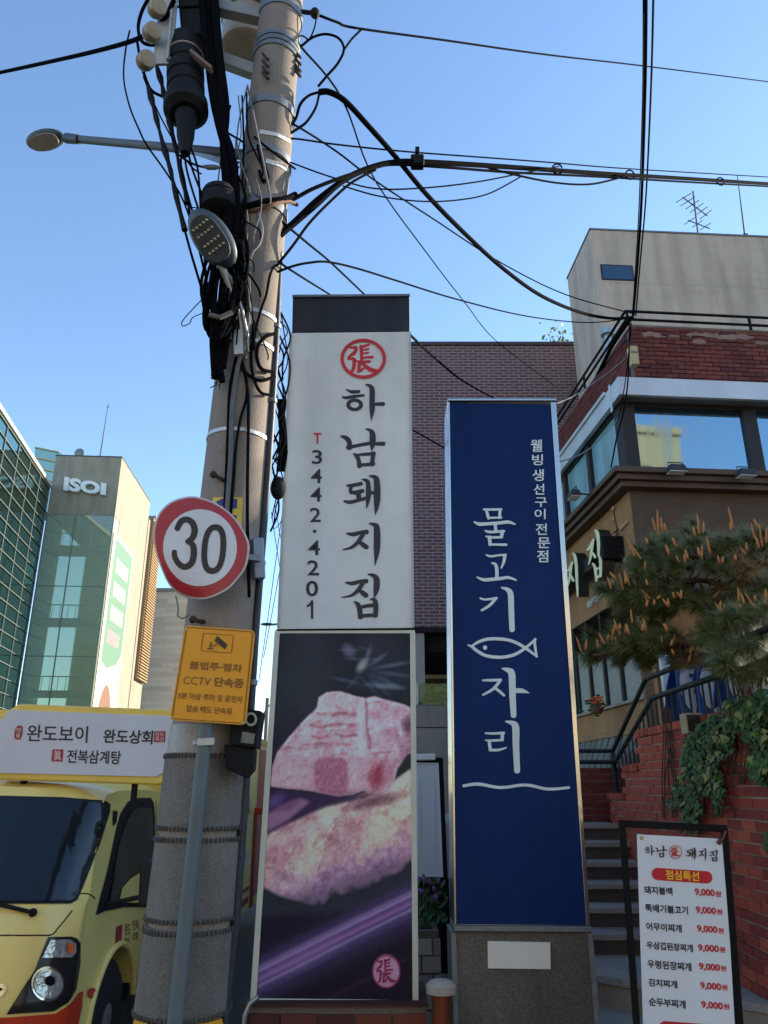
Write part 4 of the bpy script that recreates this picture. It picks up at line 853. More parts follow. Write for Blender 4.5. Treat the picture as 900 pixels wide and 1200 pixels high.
# heading: brush name with round emblem
mb = MB()
def wr(keys, f0, x0, y0, sx, sy, ox, oy, seg=0):
    for k in keys: strokes(mb, BR[k], lambda x, y, l: fN(x0+(x-ox)*sx, y0+(y-oy)*sy+(x0-75)*.07, l), .0005, .0145)
wr(['ha'], 0, 75, 150, .165, .215, 72, 425); ring(mb, 75+(181-72)*.165, 150+(597-425)*.215, (11, 11), (6, 6), fN, .0165)
wr(['nam'], 0, 138, 148, .18, .215, 66, 790)
wr(['dwae'], 0, 316, 148, .215, .235, 82, 40); wr(['ji'], 0, 385, 148, .18, .235, 70, 400); wr(['jip'], 0, 447, 152, .19, .205, 64, 775)
mb.build('brush_heading', M_ink, mst)
mb = strokes(MB(), JANG, lambda x, y, l: fN(254+(x-252)*.20, 190+(y-218)*.225, l), .0005, .0145); ring(mb, 254, 190, (38, 40), (34, 36), fN, .02); mb.build('emblem', M_redp, mst)
def pill(x0, y0, x1, y1, lift, drop):
    r = (y1-y0)/2; pts = []
    for t in np.linspace(math.pi/2, 3*math.pi/2, 12): pts.append((x0+r+r*math.cos(t), (y0+y1)/2-r*math.sin(t)))
    for t in np.linspace(-math.pi/2, math.pi/2, 12): pts.append((x1-r+r*math.cos(t), (y0+y1)/2-r*math.sin(t)))
    return MB().add([fN(x, y+drop*(x-x0)/(x1-x0), lift) for x, y in pts], [tuple(range(len(pts)))])
pill(116, 281, 471, 353, .0145, 24).build('heading_pill', M_redp, mst)
pill(160, 1176, 520, 1250, .0145, 26).build('heading_pill', M_redp, mst)
mb = MB(); rowtext(mb, '점심특선', 196, 294, 391, 350, 12, 3, .018, .0165); mb.build('heading', M_yel, mst)
# ================================================================== concrete utility pole
YP = 4.0
def pole_c(z): return V((-.904+(z-.74)*.0262, YP, z))
def pole_r(z): return .2-(z)*.0072
def zp_(py): return zat(py, YP)
pole = thing('utility_pole', 'thick concrete utility pole wrapped in grey woven sleeves and hung with cables', 'utility pole', pole_c(0))
MB().lathe(pole_c(-.2), pole_c(9.6), [(t, pole_r(-.2+9.8*t)) for t in np.linspace(0, 1, 16)], 36).build('shaft', M_conc, pole, smooth=True)
def sleeve(name, y0, y1, extra, m, n=36, rib=0, **k):
    za, zb = zp_(y1), zp_(y0); mb = MB()
    prof = [(0, pole_r(za)+.001), (0.001, pole_r(za)+extra), (.999, pole_r(zb)+extra), (1, pole_r(zb)+.001)]
    return mb.lathe(pole_c(za), pole_c(zb), prof, n).build(name, m, pole, smooth=True, **k)
for y0, y1 in ((884, 970), (979, 1073), (1083, 1184)): sleeve('wrap_sleeve', y0, y1, .016, M_cloth)
M_seam = mat('dark_binding', (84, 82, 78), .95, .2, 30, .4, 120)
for y0 in (884, 966, 979, 1070, 1083, 1179):
    z = zp_(y0+3); mb = MB(); r0 = pole_r(z)+.02
    for k in range(64):
        a = 2*math.pi*k/64; c = pole_c(z)+V((math.cos(a)*r0, math.sin(a)*r0, 0)); mb.ell(c, .006, .006, .013, 6, 4)
    mb.build('lacing', M_seam, pole, smooth=True)
sleeve('plastic_collar', 852, 884, .009, mat('grimy_plastic', (150, 146, 138), .4, .15, 6, .2, 40, stain=.3))
M_yb = bpy.data.materials.new('hazard_band'); M_yb.use_nodes = True
t_ = M_yb.node_tree; wv = t_.nodes.new('ShaderNodeTexWave'); wv.inputs['Scale'].default_value = 1.6; wv.bands_direction = 'DIAGONAL'
tc_ = t_.nodes.new('ShaderNodeTexCoord'); t_.links.new(tc_.outputs['Object'], wv.inputs[0]); rp = t_.nodes.new('ShaderNodeValToRGB'); rp.color_ramp.interpolation = 'CONSTANT'
rp.color_ramp.elements[0].color = (*lin((222, 160, 30)), 1); rp.color_ramp.elements[1].position = .5; rp.color_ramp.elements[1].color = (*lin((34, 32, 30)), 1)
t_.links.new(wv.outputs[1], rp.inputs[0]); t_.links.new(rp.outputs[0], t_.nodes['Principled BSDF'].inputs[0])
sleeve('hazard_band', 1186, 1300, .012, M_yb)
def band(py, h, extra=.006, m=M_steel, name='steel_band', Yt=0):
    z = zp_(py); mb = MB(); mb.lathe(pole_c(z-h/2), pole_c(z+h/2), [(0, pole_r(z)), (.01, pole_r(z)+extra), (.99, pole_r(z)+extra), (1, pole_r(z))], 32); mb.build(name, m, pole, smooth=True)
M_perf = mat('perforated_strap', (188, 190, 190), .4, .2, 40, .3, 60, metal=.5)
for py, h in ((992, .03), (518, .022), (415, .024), (381, .026)): band(py, h, .012 if py > 900 else .006, M_perf)
for py, h in ((254, .07), (188+6, .05), (137, .06), (60, .035), (66, .035), (72, .035), (22, .07)): band(py, h, .009, M_dsteel)
M_paper = mat('paper_label', (206, 208, 206), .7, .1, 10)
pb_ = MB().lathe(pole_c(-.2), pole_c(9.6), [(0, pole_r(-.2)), (1, pole_r(9.6))], 72); BV_pole = bvh_of(pb_)
def polepatch(poly, m, name, eps=.004, parent=None):
    v, f = decal(poly, BV_pole, eps, 5); MB().add(v, f).build(name, m, parent or pole)
polepatch([(305, 152), (325, 156), (340, 164), (340, 168), (324, 160), (304, 157)], M_paper, 'paper_label'); polepatch([(312, 186), (330, 191), (338, 198), (337, 202), (328, 196), (311, 191)], M_paper, 'paper_label')
polepatch([(250, 583), (284.5, 583), (282, 628), (246, 628)], mat('yellow_sticker', (214, 186, 74), .5, .1, 8), 'sticker')
M_stb = mat('sticker_blue', (40, 66, 130), .5, .1, 8)
polepatch([(254, 588), (262, 584.5), (278, 585), (277.5, 596), (268, 597), (264, 592), (256, 595)], M_stb, 'sticker_mark', .007); polepatch([(268, 604), (277, 604), (276.5, 610), (268, 609)], M_stb, 'sticker_mark', .007); polepatch([(267, 616), (276, 616), (275, 626), (266, 626)], M_stb, 'sticker_mark', .007)
M_bolt = mat('rusty_bolt', (70, 54, 48), .7, .25, 30, .3, 90, metal=.4)
for (a, b) in (((250, 556), (268, 566)), ((226, 726), (243, 730))):      # step bolts
    mb = MB(); mb.tube([at(*b, YP-.16), at(*a, YP-.22)], .011); d_ = at(*a, YP-.22); mb.ell(d_, .02, .02, .02, 8, 6); mb.build('step_bolt', M_bolt, pole, smooth=True)
# bracket arms at the top
M_arm = mat('painted_arm', (150, 150, 146), .55, .15, 6, .1, 50, stain=.3, metal=.2)
mb = MB(); mb.bar(at(258, 70, YP-.02), at(318, 92, YP-.02), .07, .09); mb.prism([at(300, 84, YP), at(318, 88, YP), at(312, 104, YP), at(306, 98, YP)], (0, .03, 0)); mb.build('bracket_arm', M_arm, pole, bevel=.006)
mb = MB(); mb.bar(at(250, 8, YP-.05), at(322, 24, YP-.02), .08, .09); mb.build('bracket_arm', M_arm, pole, bevel=.006)
mb = MB()
for py in (62, 70, 78, 84):                                              # threaded rods on both sides of the band
    mb.tube([at(343, py-6, YP-.05), at(352, py+6, YP-.05)], .011, 6)
    mb.tube([at(308, py+1, YP-.17), at(314, py+8, YP-.2)], .011, 6)
mb.build('threaded_rod', M_bolt, pole)
mb = MB(); mb.bar(at(198, 0, YP-.25), at(190, 76, YP-.25), .12, .02, (0, 1, 0)); mb.bar(at(207, -30, YP-.24), at(198, 76, YP-.24), .015, .1, (0, 1, 0)); mb.build('angle_bracket', mat('white_angle', (178, 180, 178), .5, .12, 5, .1, 50, stain=.25), pole, bevel=.003)
M_porc = mat('stained_porcelain', (160, 146, 126), .35, .15, 8, .05, 40, stain=.2)
for k, (px, py) in enumerate(((184, 10), (178, 38), (171, 71))):
    c = at(px, py, YP-.33); mb = MB(); ax = V((.6, -.72, -.35)).normalized()
    mb.lathe(c-ax*.05, c+ax*.05, [(0, .03), (.05, .052), (.3, .058), (.42, .036), (.58, .036), (.7, .058), (.95, .052), (1, .03)], 20); mb.build('insulator', M_porc, pole, smooth=True)
mb = MB(); c = at(369, 15.5, YP-.02); mb.ell(c, .035, .035, .042); mb.tube([at(346, 13, YP), c], .016); mb.build('insulator', M_black, pole, smooth=True)
# drum transformer
tr = thing('pole_transformer', 'beige round drum transformer bracketed behind the top of the pole', 'transformer', at(288, 40, 4.35))
a = at(290, 62, 4.42); top = a+V((0, 0, .62))
MB().lathe(a, top, [(0, .17), (.03, .205), (.5, .21), (1, .21)], 28).build('tank', mat('beige_tank', (168, 156, 138), .5, .1, 5, .05, 40, stain=.2), tr, smooth=True)
mb = MB(); mb.lathe(a+V((0, 0, .3)), a+V((0, 0, .34)), [(0, .2), (.1, .222), (.9, .222), (1, .2)], 28); mb.build('hoop', M_dsteel, tr, smooth=True)
mb = MB(); mb.bar(a+V((.1, -.05, .35)), pole_c(a.z+.35), .06, .1); mb.build('hanger', M_dsteel, tr)
# cable splice enclosure
ce = thing('splice_enclosure', 'fat ribbed black cable splice enclosure hanging beside the pole top', 'cable enclosure', at(218, 190, 3.82))
t0, t1 = at(217, 50, 3.85), at(218, 135, 3.78); ax = (t1-t0)
prof = [(0, .05), (.02, .115), (.2, .12), (.21, .108), (.24, .108), (.25, .122), (.36, .122), (.37, .112), (.4, .112), (.41, .122), (.52, .122), (.53, .112), (.56, .112), (.57, .12), (.68, .122), (.69, .112), (.72, .112), (.73, .12), (.84, .122), (.85, .14), (.95, .142), (1, .1)]
MB().lathe(t0, t1, prof, 28).build('housing', M_black, ce, smooth=True)
MB().lathe(t0+ax*.215, t0+ax*.245, [(0, .112), (.1, .123), (.9, .123), (1, .112)], 28).build('clamp_ring', mat('pale_clamp', (150, 130, 110), .5, .2, 10, metal=.4), ce, smooth=True)
MB().lathe(t1, at(217, 180, 3.75), [(0, .07), (.2, .06), (.55, .055), (1, .03)], 18).build('neck', M_black, ce, smooth=True)
mb = MB(); mb.bar(at(224, 62, 3.7), at(248, 82, 3.7), .05, .02); mb.build('strap_end', mat('rust_strap', (120, 98, 84), .7, .2, 14), ce)
jb = thing('junction_box', 'square black junction box at the very top beside the pole', 'junction box', at(228, 38, 3.9))
mb = MB(); mb.prism([at(203, -60, 3.8), at(250, -60, 3.8), at(251, 38, 3.8), at(212, 40, 3.8)], (0, .25, 0)); mb.build('case', M_black, jb, bevel=.015)
mb = MB(); mb.bar(at(206, 8, 3.79), at(250, 6, 3.79), .012, .012); mb.build('lid_seam', M_blackmetal, jb)
cb = thing('dead_end_box', 'rounded dark plastic box half hidden above the lower LED lamp', 'junction box', at(256, 245, 3.75))
MB().lathe(at(257, 224, 3.8), at(257, 249, 3.8), [(0, .07), (.06, .1), (.3, .112), (.32, .106), (.36, .106), (.38, .112), (.9, .112), (1, .08)], 20).build('case', M_black, cb, smooth=True)
# street lamps
lamp = thing('street_lamp', 'grey street lamp on a long straight arm reaching left from the pole', 'street lamp', at(258, 178, 4.05))
mb = MB(); mb.tube([at(80, 163, 4.75), at(95, 163.5, 4.7), at(180, 171, 4.35), at(262, 179, 4.0), at(300, 183, 4.0)], [.026, .03, .03, .033, .035], 12); mb.build('arm', mat('lamp_arm', (96, 102, 108), .6, .1, 6, metal=.3), lamp, smooth=True)
mb = MB(); mb.bar(at(222, 176, 4.15), at(262, 190, 4.0), .02, .03); mb.bar(at(262, 176, 4.0), at(262, 192, 4.0), .04, .04); mb.build('brace', M_steel, lamp)
def lamp_head(root, c, ax, side, L, W, T, dn, M_top, M_under):
    """flat oval head: c centre, ax long axis, side = width axis, dn = facing of the lens"""
    rot = Matrix((ax, side, -dn)).transposed()
    MB().ell(c, L/2, W/2, T/2, 24, 10, rot).build('head', M_top, root, smooth=True)
    n = 28; pts = []
    for k in range(n):
        a = 2*math.pi*k/n; e = 2.6; x = math.copysign(abs(math.cos(a))**(2/e), math.cos(a)); y = math.copysign(abs(math.sin(a))**(2/e), math.sin(a))
        pts.append(c+ax*x*L*.37+side*y*W*.37+dn*T*.36)
    MB().prism(pts, dn*T*.17).build('lens', M_under, root)
M_head = mat('lamp_casting', (74, 84, 92), .45, .1, 8, .05, 60, metal=.3); M_lens = mat('ribbed_lens', (150, 146, 136), .3, .12, 40, .3, 60)
dn = V((.0, -.35, -.94)).normalized(); hx = (at(26, 163, 4.9)-at(82, 164, 4.7)); hx = (hx-dn*hx.dot(dn)).normalized(); sdv = dn.cross(hx).normalized()
lamp_head(lamp, at(53, 164, 4.8), hx, sdv, .33, .17, .085, dn, M_head, M_lens)
mb = MB(); mb.tube([at(78, 162, 4.76), at(93, 163.5, 4.7)], [.04, .036], 12); mb.build('collar', M_head, lamp, smooth=True)
l2 = thing('street_lamp', 'short LED street lamp with lit dots on a curved arm below the cable coil', 'street lamp', at(285, 400, 3.8))
c2 = at(249, 280, 3.55); dn2 = V((-.05, -.78, -.62)).normalized(); hx2 = (at(232, 258, 3.5)-at(270, 315, 3.62)); hx2 = (hx2-dn2*hx2.dot(dn2)).normalized(); sd2 = dn2.cross(hx2).normalized()
lamp_head(l2, c2, hx2, sd2, .36, .215, .10, dn2, M_head, mat('dark_lens', (66, 72, 76), .35, .1, 10))
M_led = mat('led_cover', (205, 190, 150), .3, .06, 20)
for r in range(4):
    mb = MB()
    for k in range(5):
        q = c2+hx2*(.085-r*.045-(.0 if r < 2 else .012))+sd2*((k-2)*.024*-1)+dn2*.058; mb.ell(q, .009, .009, .006, 8, 4)
    mb.build('led_row', M_led, l2, smooth=True)
mb = MB(); mb.tube([at(257, 308, 3.63), at(265, 324, 3.68), at(272, 345, 3.72), at(281, 372, 3.78), at(284, 398, 3.82)], [.024, .022, .02, .02, .02], 10); mb.build('arm', M_steel, l2, smooth=True)
mb = MB(); mb.tube([at(268, 322, 3.7), at(283, 362, 3.74), at(290, 396, 3.8)], .012, 8); mb.build('stay', M_steel, l2, smooth=True)
mb = MB(); mb.bar(at(279, 388, 3.8), at(280, 416, 3.8), .05, .03); mb.build('mount', mat('white_mount', (200, 206, 210), .4, .08, 10), l2)
# ================================================================== speed limit sign
YS = 3.64
sp = thing('speed_limit_sign', 'bent round speed limit sign with red rim reading 30', 'road sign', at(236, 642, YS+.06))
fS = pxmap(160, 560, 3.75, YS)
OUT = [(74, 270), (78, 210), (100, 152), (145, 108), (200, 86), (255, 81), (320, 98), (380, 130), (430, 172), (470, 230), (493, 285), (492, 340), (478, 395), (448, 440), (410, 482), (360, 512), (300, 530), (245, 527), (195, 512), (158, 488), (128, 450), (104, 392), (84, 330)]
def shr(P_, k, cx=283, cy=306): return [(cx+(x-cx)*k, cy+(y-cy)*k) for x, y in P_]
OUTs = [tuple(p) for p in cat_rom(OUT, True, 4)]
def warp(x, y, l=0):                      # the lower left of the plate is bent away
    b = max(0, ((250-x)*.6+(y-400)*.8)/150); return fS(x, y, l-.05*b*b)
def plate(P_, l, th, m, name, parent, f_=None):
    f_ = f_ or warp; n = len(P_); cx = sum(p[0] for p in P_)/n; cy = sum(p[1] for p in P_)/n; vs = []; fsx = []
    K = 6
    for k in range(1, K+1): vs += [f_(cx+(x-cx)*k/K, cy+(y-cy)*k/K, l) for x, y in P_]
    c0 = len(vs); vs.append(f_(cx, cy, l))
    fsx += [(c0, i, (i+1) % n) for i in range(n)]
    for k in range(K-1): fsx += [(k*n+i, (k+1)*n+i, (k+1)*n+(i+1) % n, k*n+(i+1) % n) for i in range(n)]
    b0 = len(vs); vs += [V(vs[(K-1)*n+i])+V((0, th, 0)) for i in range(n)]
    fsx += [((K-1)*n+i, b0+i, b0+(i+1) % n, (K-1)*n+(i+1) % n) for i in range(n)]; fsx.append(tuple(range(b0, b0+n)))
    return MB().add(vs, fsx).build(name, m, parent)
M_alu = mat('aluminium_edge', (170, 172, 178), .4, .1, 8, metal=.5); M_sred = mat('reflective_red', (168, 24, 44), .3, .08, 3, spec=.5, stain=.12); M_swht = mat('reflective_white', (206, 212, 218), .22, .05, 3, .02, 20, spec=.6, stain=.12)
plate(OUTs, 0, .012, M_alu, 'plate', sp)
plate(shr(OUTs, .962), .003, .002, M_sred, 'red_rim', sp)
WH = [(280+162*math.cos(t)*(1 if math.cos(t) > 0 else 1.0), 308+168*math.sin(t)) for t in np.linspace(0, 2*math.pi, 60, endpoint=False)]
plate(WH, .006, .002, M_swht, 'white_field', sp)
M_sblk = mat('black_numeral', (36, 32, 32), .4, .1, 6)
D3 = [[(180, 226, 24), (197, 194, 26), (222, 185, 26), (247, 200, 28), (257, 234, 28), (247, 266, 26), (226, 282, 20)], [(224, 280, 20), (249, 298, 27), (253, 338, 28), (243, 376, 27), (215, 393, 26), (188, 380, 26), (170, 350, 24), (168, 326, 22)]]
strokes(MB(), D3, warp, .0012, .0075).build('numeral', M_sblk, sp)
mb = MB(); n = 48; oo = []; ii = []
for t in np.linspace(0, 2*math.pi, n, endpoint=False):
    e = 2.4; cxx = math.copysign(abs(math.cos(t))**(2/e), math.cos(t)); syy = math.copysign(abs(math.sin(t))**(2/e), math.sin(t))
    oo.append(warp(341+54*cxx-8*syy, 315+109*syy, .0085)); ii.append(warp(341+28*cxx-6*syy, 315+83*syy, .0085))
mb.add(oo+ii, [(i, (i+1) % n, (i+1) % n+n, i+n) for i in range(n)]); mb.build('numeral', M_sblk, sp)
mb = MB(); mb.bar(at(296, 655, YP-.12), at(309, 655, YP-.1), .06, .22); mb.build('clamp', mat('grey_clamp', (130, 142, 158), .45, .1, 8, metal=.4), sp, bevel=.006)
mb = MB(); mb.bar(at(225, 645, YS+.03), at(305, 655, YP-.17), .03, .03); mb.build('back_bar', M_dsteel, sp)
mb = MB(); mb.tube([at(206, 698, YS), at(209, 712, YS-.01), at(208, 722, YS), at(214, 725, YS), at(223, 720, YS)], .004, 6); mb.build('loose_tie', M_wiregrey, sp)
# ================================================================== camera warning sign and its post
post = thing('sign_post', 'slim grey steel post leaning in front of the wrapped pole', 'post', (at(205, 1200, 3.62).x-.01, 3.62, 0))
pt, pbm = at(243.5, 835, 3.705), at(205, 1200, 3.66); d_ = (pbm-pt); p0 = pbm+d_*(pbm.z/-d_.z) if d_.z < 0 else pbm
MB().tube([pt, pbm, p0], .0325, 16).build('tube', mat('painted_post', (92, 102, 104), .55, .1, 5, .06, 40, stain=.3), post, smooth=True)
mb = MB(); mb.ell(pt, .034, .034, .015, 14, 6); mb.build('cap', M_black, post, smooth=True)
mb = MB(); mb.bar(at(232, 870, 3.68), at(252, 869, 3.68), .03, .035); mb.bar(at(226, 871, 3.70), at(232, 870, 3.70), .02, .02); mb.build('clamp', M_steel, post, bevel=.003)
YC = 3.66
cs = thing('camera_warning_sign', 'yellow rectangular sign warning of parking cameras, with a small camera pictogram', 'sign', at(249, 792, YC+.03))
TLq, TRq, BRq, BLq = (217.5, 731), (299, 737), (287.5, 851.5), (198.5, 845.5)
def fY(s, t, l=0):
    a = V((*TLq, 0)).lerp(V((*TRq, 0)), s); b = V((*BLq, 0)).lerp(V((*BRq, 0)), s); c = a.lerp(b, t); p = at(c.x, c.y, YC); p.y -= l; return p
def rrect(s0, t0, s1, t1, r, k=5):
    out = []
    for cx, cy, a0 in ((s1-r, t0+r, -90), (s1-r, t1-r, 0), (s0+r, t1-r, 90), (s0+r, t0+r, 180)):
        for i in range(k+1):
            a = R(a0+90*i/k); out.append((cx+r*math.cos(a), cy+r*.75*math.sin(a)))
    return out
M_yplate = mat('worn_yellow_sheet', (232, 158, 22), .42, .06, 3, .03, 20, stain=.15, spec=.45); M_yedge = mat('yellow_edge_line', (150, 96, 20), .5, .1, 6); M_fade = mat('faded_print', (160, 106, 30), .5, .15, 8, rgb2=(122, 84, 32))
MB().prism([fY(s, t, 0) for s, t in rrect(0, 0, 1, 1, .06)], (0, .012, 0)).build('plate', M_yplate, cs)
def frame_line(m, s0, t0, s1, t1, r, wd_, name, l=.003):
    a = rrect(s0, t0, s1, t1, r); b = rrect(s0+wd_, t0+wd_*.75, s1-wd_, t1-wd_*.75, max(r-wd_, .004)); n = len(a)
    MB().add([fY(*p, l) for p in a]+[fY(*p, l) for p in b], [(i, (i+1) % n, (i+1) % n+n, i+n) for i in range(n)]).build(name, m, cs)
frame_line(M_yedge, .018, .015, .982, .985, .05, .018, 'border_line'); frame_line(M_fade, .27, .075, .71, .27, .02, .012, 'pictogram_frame')
mb = MB()
def bar2(a, b, wd_): 
    a = np.array(a); b = np.array(b); d = (b-a)/np.linalg.norm(b-a); n_ = np.array([-d[1], d[0]])*wd_/2
    mb.add([fY(*(a+n_), .003), fY(*(b+n_), .003), fY(*(b-n_), .003), fY(*(a-n_), .003)], [(0, 1, 2, 3)])
bar2((.46, .125), (.62, .205), .06)
mb.build('pictogram', mat('pictogram_ink', (62, 50, 36), .5, .1, 8), cs)
mb = MB(); bar2((.40, .165), (.40, .235), .03); bar2((.41, .21), (.50, .185), .014); bar2((.36, .235), (.44, .232), .02); mb.build('pictogram', M_fade, cs)
for s_, (s0, t0, s1, t1), bd_ in (('불법주·정차', (.15, .37, .88, .455), .025), ('CCTV', (.10, .53, .47, .61), .0), ('단속중', (.52, .515, .92, .615), .03), ('5분 이상 주차 및 운전자', (.06, .695, .93, .765), .02), ('탑승 때도 단속됨', (.20, .82, .80, .89), .02)):
    mb = MB(); vs, fs = text_raw(s_, bd_); mb.add([fY(s0+(s1-s0)*a, t1+(t0-t1)*b, .003) for a, b in vs], fs); mb.build('text_line', M_fade, cs)
for s, t in ((.03, .06), (.01, .5), (.03, .96), (.965, .965)): mb = MB(); mb.ell(fY(s, t, 0), .007, .006, .007, 8, 5); mb.build('corner_screw', mat('pale_screw', (190, 170, 110), .5, .1, 20), cs)
# monitoring box with lens
mbx = thing('monitor_box', 'black box with a pale round ring fixed to the pole behind the yellow sign', 'control box', at(290, 870, 3.78))
mb = MB(); mb.prism([at(272, 828, 3.74), at(306, 833, 3.74), at(300, 877, 3.74), at(268, 872, 3.74)], (0, .14, 0)); mb.build('case', M_black, mbx, bevel=.006)
fm = pxmap(0, 0, 1, 3.74)
mb = MB(); ring(mb, 294.5, 843, (7, 8), (4.6, 5.4), fm, .012); ring(mb, 294.5, 843, (7.2, 8.2), (7, 8), fm, .004); mb.build('lens_ring', mat('pale_ring', (176, 180, 178), .4, .1, 10), mbx)
mb = MB(); mb.prism([at(284, 857, 3.737), at(299, 860, 3.737), at(297, 872, 3.737), at(282, 870, 3.737)], (0, .003, 0)); mb.build('data_plate', mat('plate_greyed', (112, 118, 108), .5, .25, 40), mbx)
mb = MB(); mb.prism([at(262, 872, 3.76), at(298, 877, 3.76), at(296, 902, 3.76), at(288, 912, 3.76), at(264, 900, 3.76)], (0, .1, 0)); mb.build('lower_case', M_black, mbx, bevel=.008)
# conduit down the right side
cd = thing('cable_conduit', 'long black conduit pipe running down the right side of the pole', 'conduit', at(300, 740, YP))
cp = [(340, -20), (333, 100), (331, 180), (328, 260), (326, 330), (323, 400), (319, 470), (313, 560), (306, 650), (299, 740), (289, 900), (276, 1080), (262, 1200)]
MB().tube([at(x, y, YP-.03) for x, y in cp]+[V((at(262, 1200, YP-.03).x-.03, YP-.03, 0))], .022, 12).build('pipe', mat('conduit_black', (44, 48, 56), .5, .15, 8, .1, 40), cd, smooth=True)
mb = MB()
for y in (200, 300, 383, 470, 660, 800): 
    x = np.interp(y, [p[1] for p in cp], [p[0] for p in cp]); c = at(x, y, YP-.03); mb.lathe(c-V((0, 0, .015)), c+V((0, 0, .015)), [(0, .024), (.1, .028), (.9, .028), (1, .024)], 12)
mb.build('pipe_clip', M_dsteel, cd, smooth=True)
# ================================================================== yellow delivery truck
M_paint = mat('truck_cream_yellow', (242, 218, 128), .34, .05, 2, .0, 40, spec=.5, coat=.35, stain=.08); M_trim = mat('truck_yellow_trim', (232, 196, 84), .4, .05, 3, coat=.2, stain=.1)
M_wglass = mat('dark_windscreen', (14, 20, 30), .13, .3, 1.2, spec=.55); M_sidegl = mat('side_window_glass', (62, 58, 40), .1, .3, 3, spec=.7)  # side pane: tan-olive reflection painted into the glass colour
M_seal = mat('window_rubber', (24, 26, 30), .6, .1, 10); M_orange = mat('bumper_orange_red', (206, 62, 30), .38, .06, 4, coat=.2)
tk = thing('delivery_truck', 'pale yellow delivery truck with a white roof sign board, parked behind the pole', 'truck', (-2.59, 7.5, 0))
XC = -2.59
def hw(z): return .87-(max(0, z-1.1))*.055-max(0, .5-z)*.05
prof = [(4.62, .30), (4.55, .36), (4.52, .50), (4.52, .64), (4.535, .70), (4.55, .82), (4.57, .94), (4.60, 1.04), (4.66, 1.10), (4.76, 1.26), (4.87, 1.45), (4.97, 1.62), (5.02, 1.675), (5.10, 1.705), (5.4, 1.73), (5.9, 1.735), (6.42, 1.72), (6.50, 1.68), (6.52, 1.2), (6.52, .45)]
arch = [(5.62+.43*math.cos(a), .30+.43*math.sin(a)) for a in np.linspace(R(20), R(170), 12)]
prof = prof+arch+[(5.15, .30)]
ST = [-1, -.985, -.95, -.9, -.82, -.7, -.5, -.25, 0, .25, .5, .7, .82, .9, .95, .985, 1]
mb = MB(); np_ = len(prof)
for s in ST:
    for (y, z) in prof:
        fr_ = max(0, min(1, (5.25-y)/.6)); sh = (.07*s*s+.26*abs(s)**7)*fr_
        crown = 0.035*(1-s*s) if z > 1.66 else 0
        mb.v.append((XC+s*hw(z), y+sh, z+crown-(.05*abs(s)**8 if z > 1.66 else 0)))
for i in range(len(ST)-1):
    for j in range(np_): mb.f.append((i*np_+j, i*np_+(j+1) % np_, (i+1)*np_+(j+1) % np_, (i+1)*np_+j))
for side in (0, len(ST)-1): mb.f.append(tuple(range(side*np_, (side+1)*np_)))
tri(mb)
BV_cab = bvh_of(mb)
body = mb.build('cab', M_paint, tk, smooth=True, angle=32)
def tpatch(poly, m, name, eps=.004, step=7, parent=None, smooth=True):
    v, f = decal(poly, BV_cab, eps, step); return MB().add(v, f).build(name, m, parent or tk, smooth=smooth)
c27 = lambda P_: [(x/2.727, 810+y/2.727) for x, y in P_]
ws = tpatch(c27([(-420, 335), (0, 335), (200, 340), (338, 352), (351, 362), (349, 385), (320, 480), (270, 610), (245, 668), (225, 680), (0, 682), (-420, 682)]), M_seal, 'windscreen', .006, 5)
tpatch(c27([(-410, 342), (0, 342), (200, 347), (332, 359), (343, 368), (340, 388), (312, 478), (263, 605), (238, 660), (222, 672), (0, 674), (-410, 674)]), M_wglass, 'pane', .014, 5, ws)
tpatch(c27([(152, 785), (226, 784), (244, 790), (254, 806), (254, 872), (240, 955), (215, 995), (170, 1022), (20, 1032), (60, 970), (110, 890)]), mat('headlight_bezel', (22, 23, 26), .3, .1, 10, spec=.6), 'headlight', .007, 2.5)
hl = tk.children[-1] if tk.children else None
hl = [o for o in tk.children if o.name.startswith('headlight')][-1]
M_lensg = mat('headlight_lens', (188, 196, 198), .14, .25, 40, .25, 30, metal=.6)
tpatch(c27([(158, 795), (218, 793), (236, 806), (238, 832), (225, 850), (130, 852)]), M_lensg, 'upper_lens', .016, 2.5, hl)
tpatch(c27([(205, 806), (222, 804), (232, 816), (222, 838), (208, 838)]), mat('amber_bulb', (214, 110, 50), .25, .2, 30), 'amber_bulb', .024, 2.5, hl)
def ringpx(cx, cy, r, n=22): return [(cx+r*.92*math.cos(t), cy+r*math.sin(t)) for t in np.linspace(0, 2*math.pi, n, endpoint=False)]
tpatch(c27(ringpx(148, 935, 56)), M_chrome, 'lamp_ring', .015, 2.5, hl); tpatch(c27(ringpx(148, 935, 48)), M_lensg, 'lens', .022, 2.5, hl); tpatch(c27(ringpx(152, 925, 16)), M_blackmetal, 'projector', .028, 2.5, hl)
tpatch(c27([(-400, 1064), (-400, 1045), (20, 1042), (175, 1030), (226, 996), (250, 962), (262, 960), (258, 1010), (246, 1066), (240, 1180), (-400, 1180)]), M_orange, 'bumper', .008, 4)
tpatch(c27(ringpx(292, 965, 17)), mat('side_marker', (190, 50, 40), .3, .1, 10), 'side_marker', .01, 3)
M_gap = mat('panel_gap', (58, 50, 34), .8, .1, 10)
seam(c27([(-300, 778), (0, 780), (120, 780), (164, 778), (186, 756), (208, 730), (230, 702)]), BV_cab, .0045, 'bonnet_seam', M_gap, tk); seam(c27([(235, 652), (262, 646), (288, 650), (304, 664)]), BV_cab, .004, 'panel_seam', M_gap, tk)
dw = tpatch(c27([(304, 716), (345, 560), (372, 430), (385, 388), (408, 352), (440, 341), (480, 341), (489, 356), (494, 400), (492, 560), (484, 690), (396, 690), (330, 704)]), M_seal, 'side_window', .006, 3)
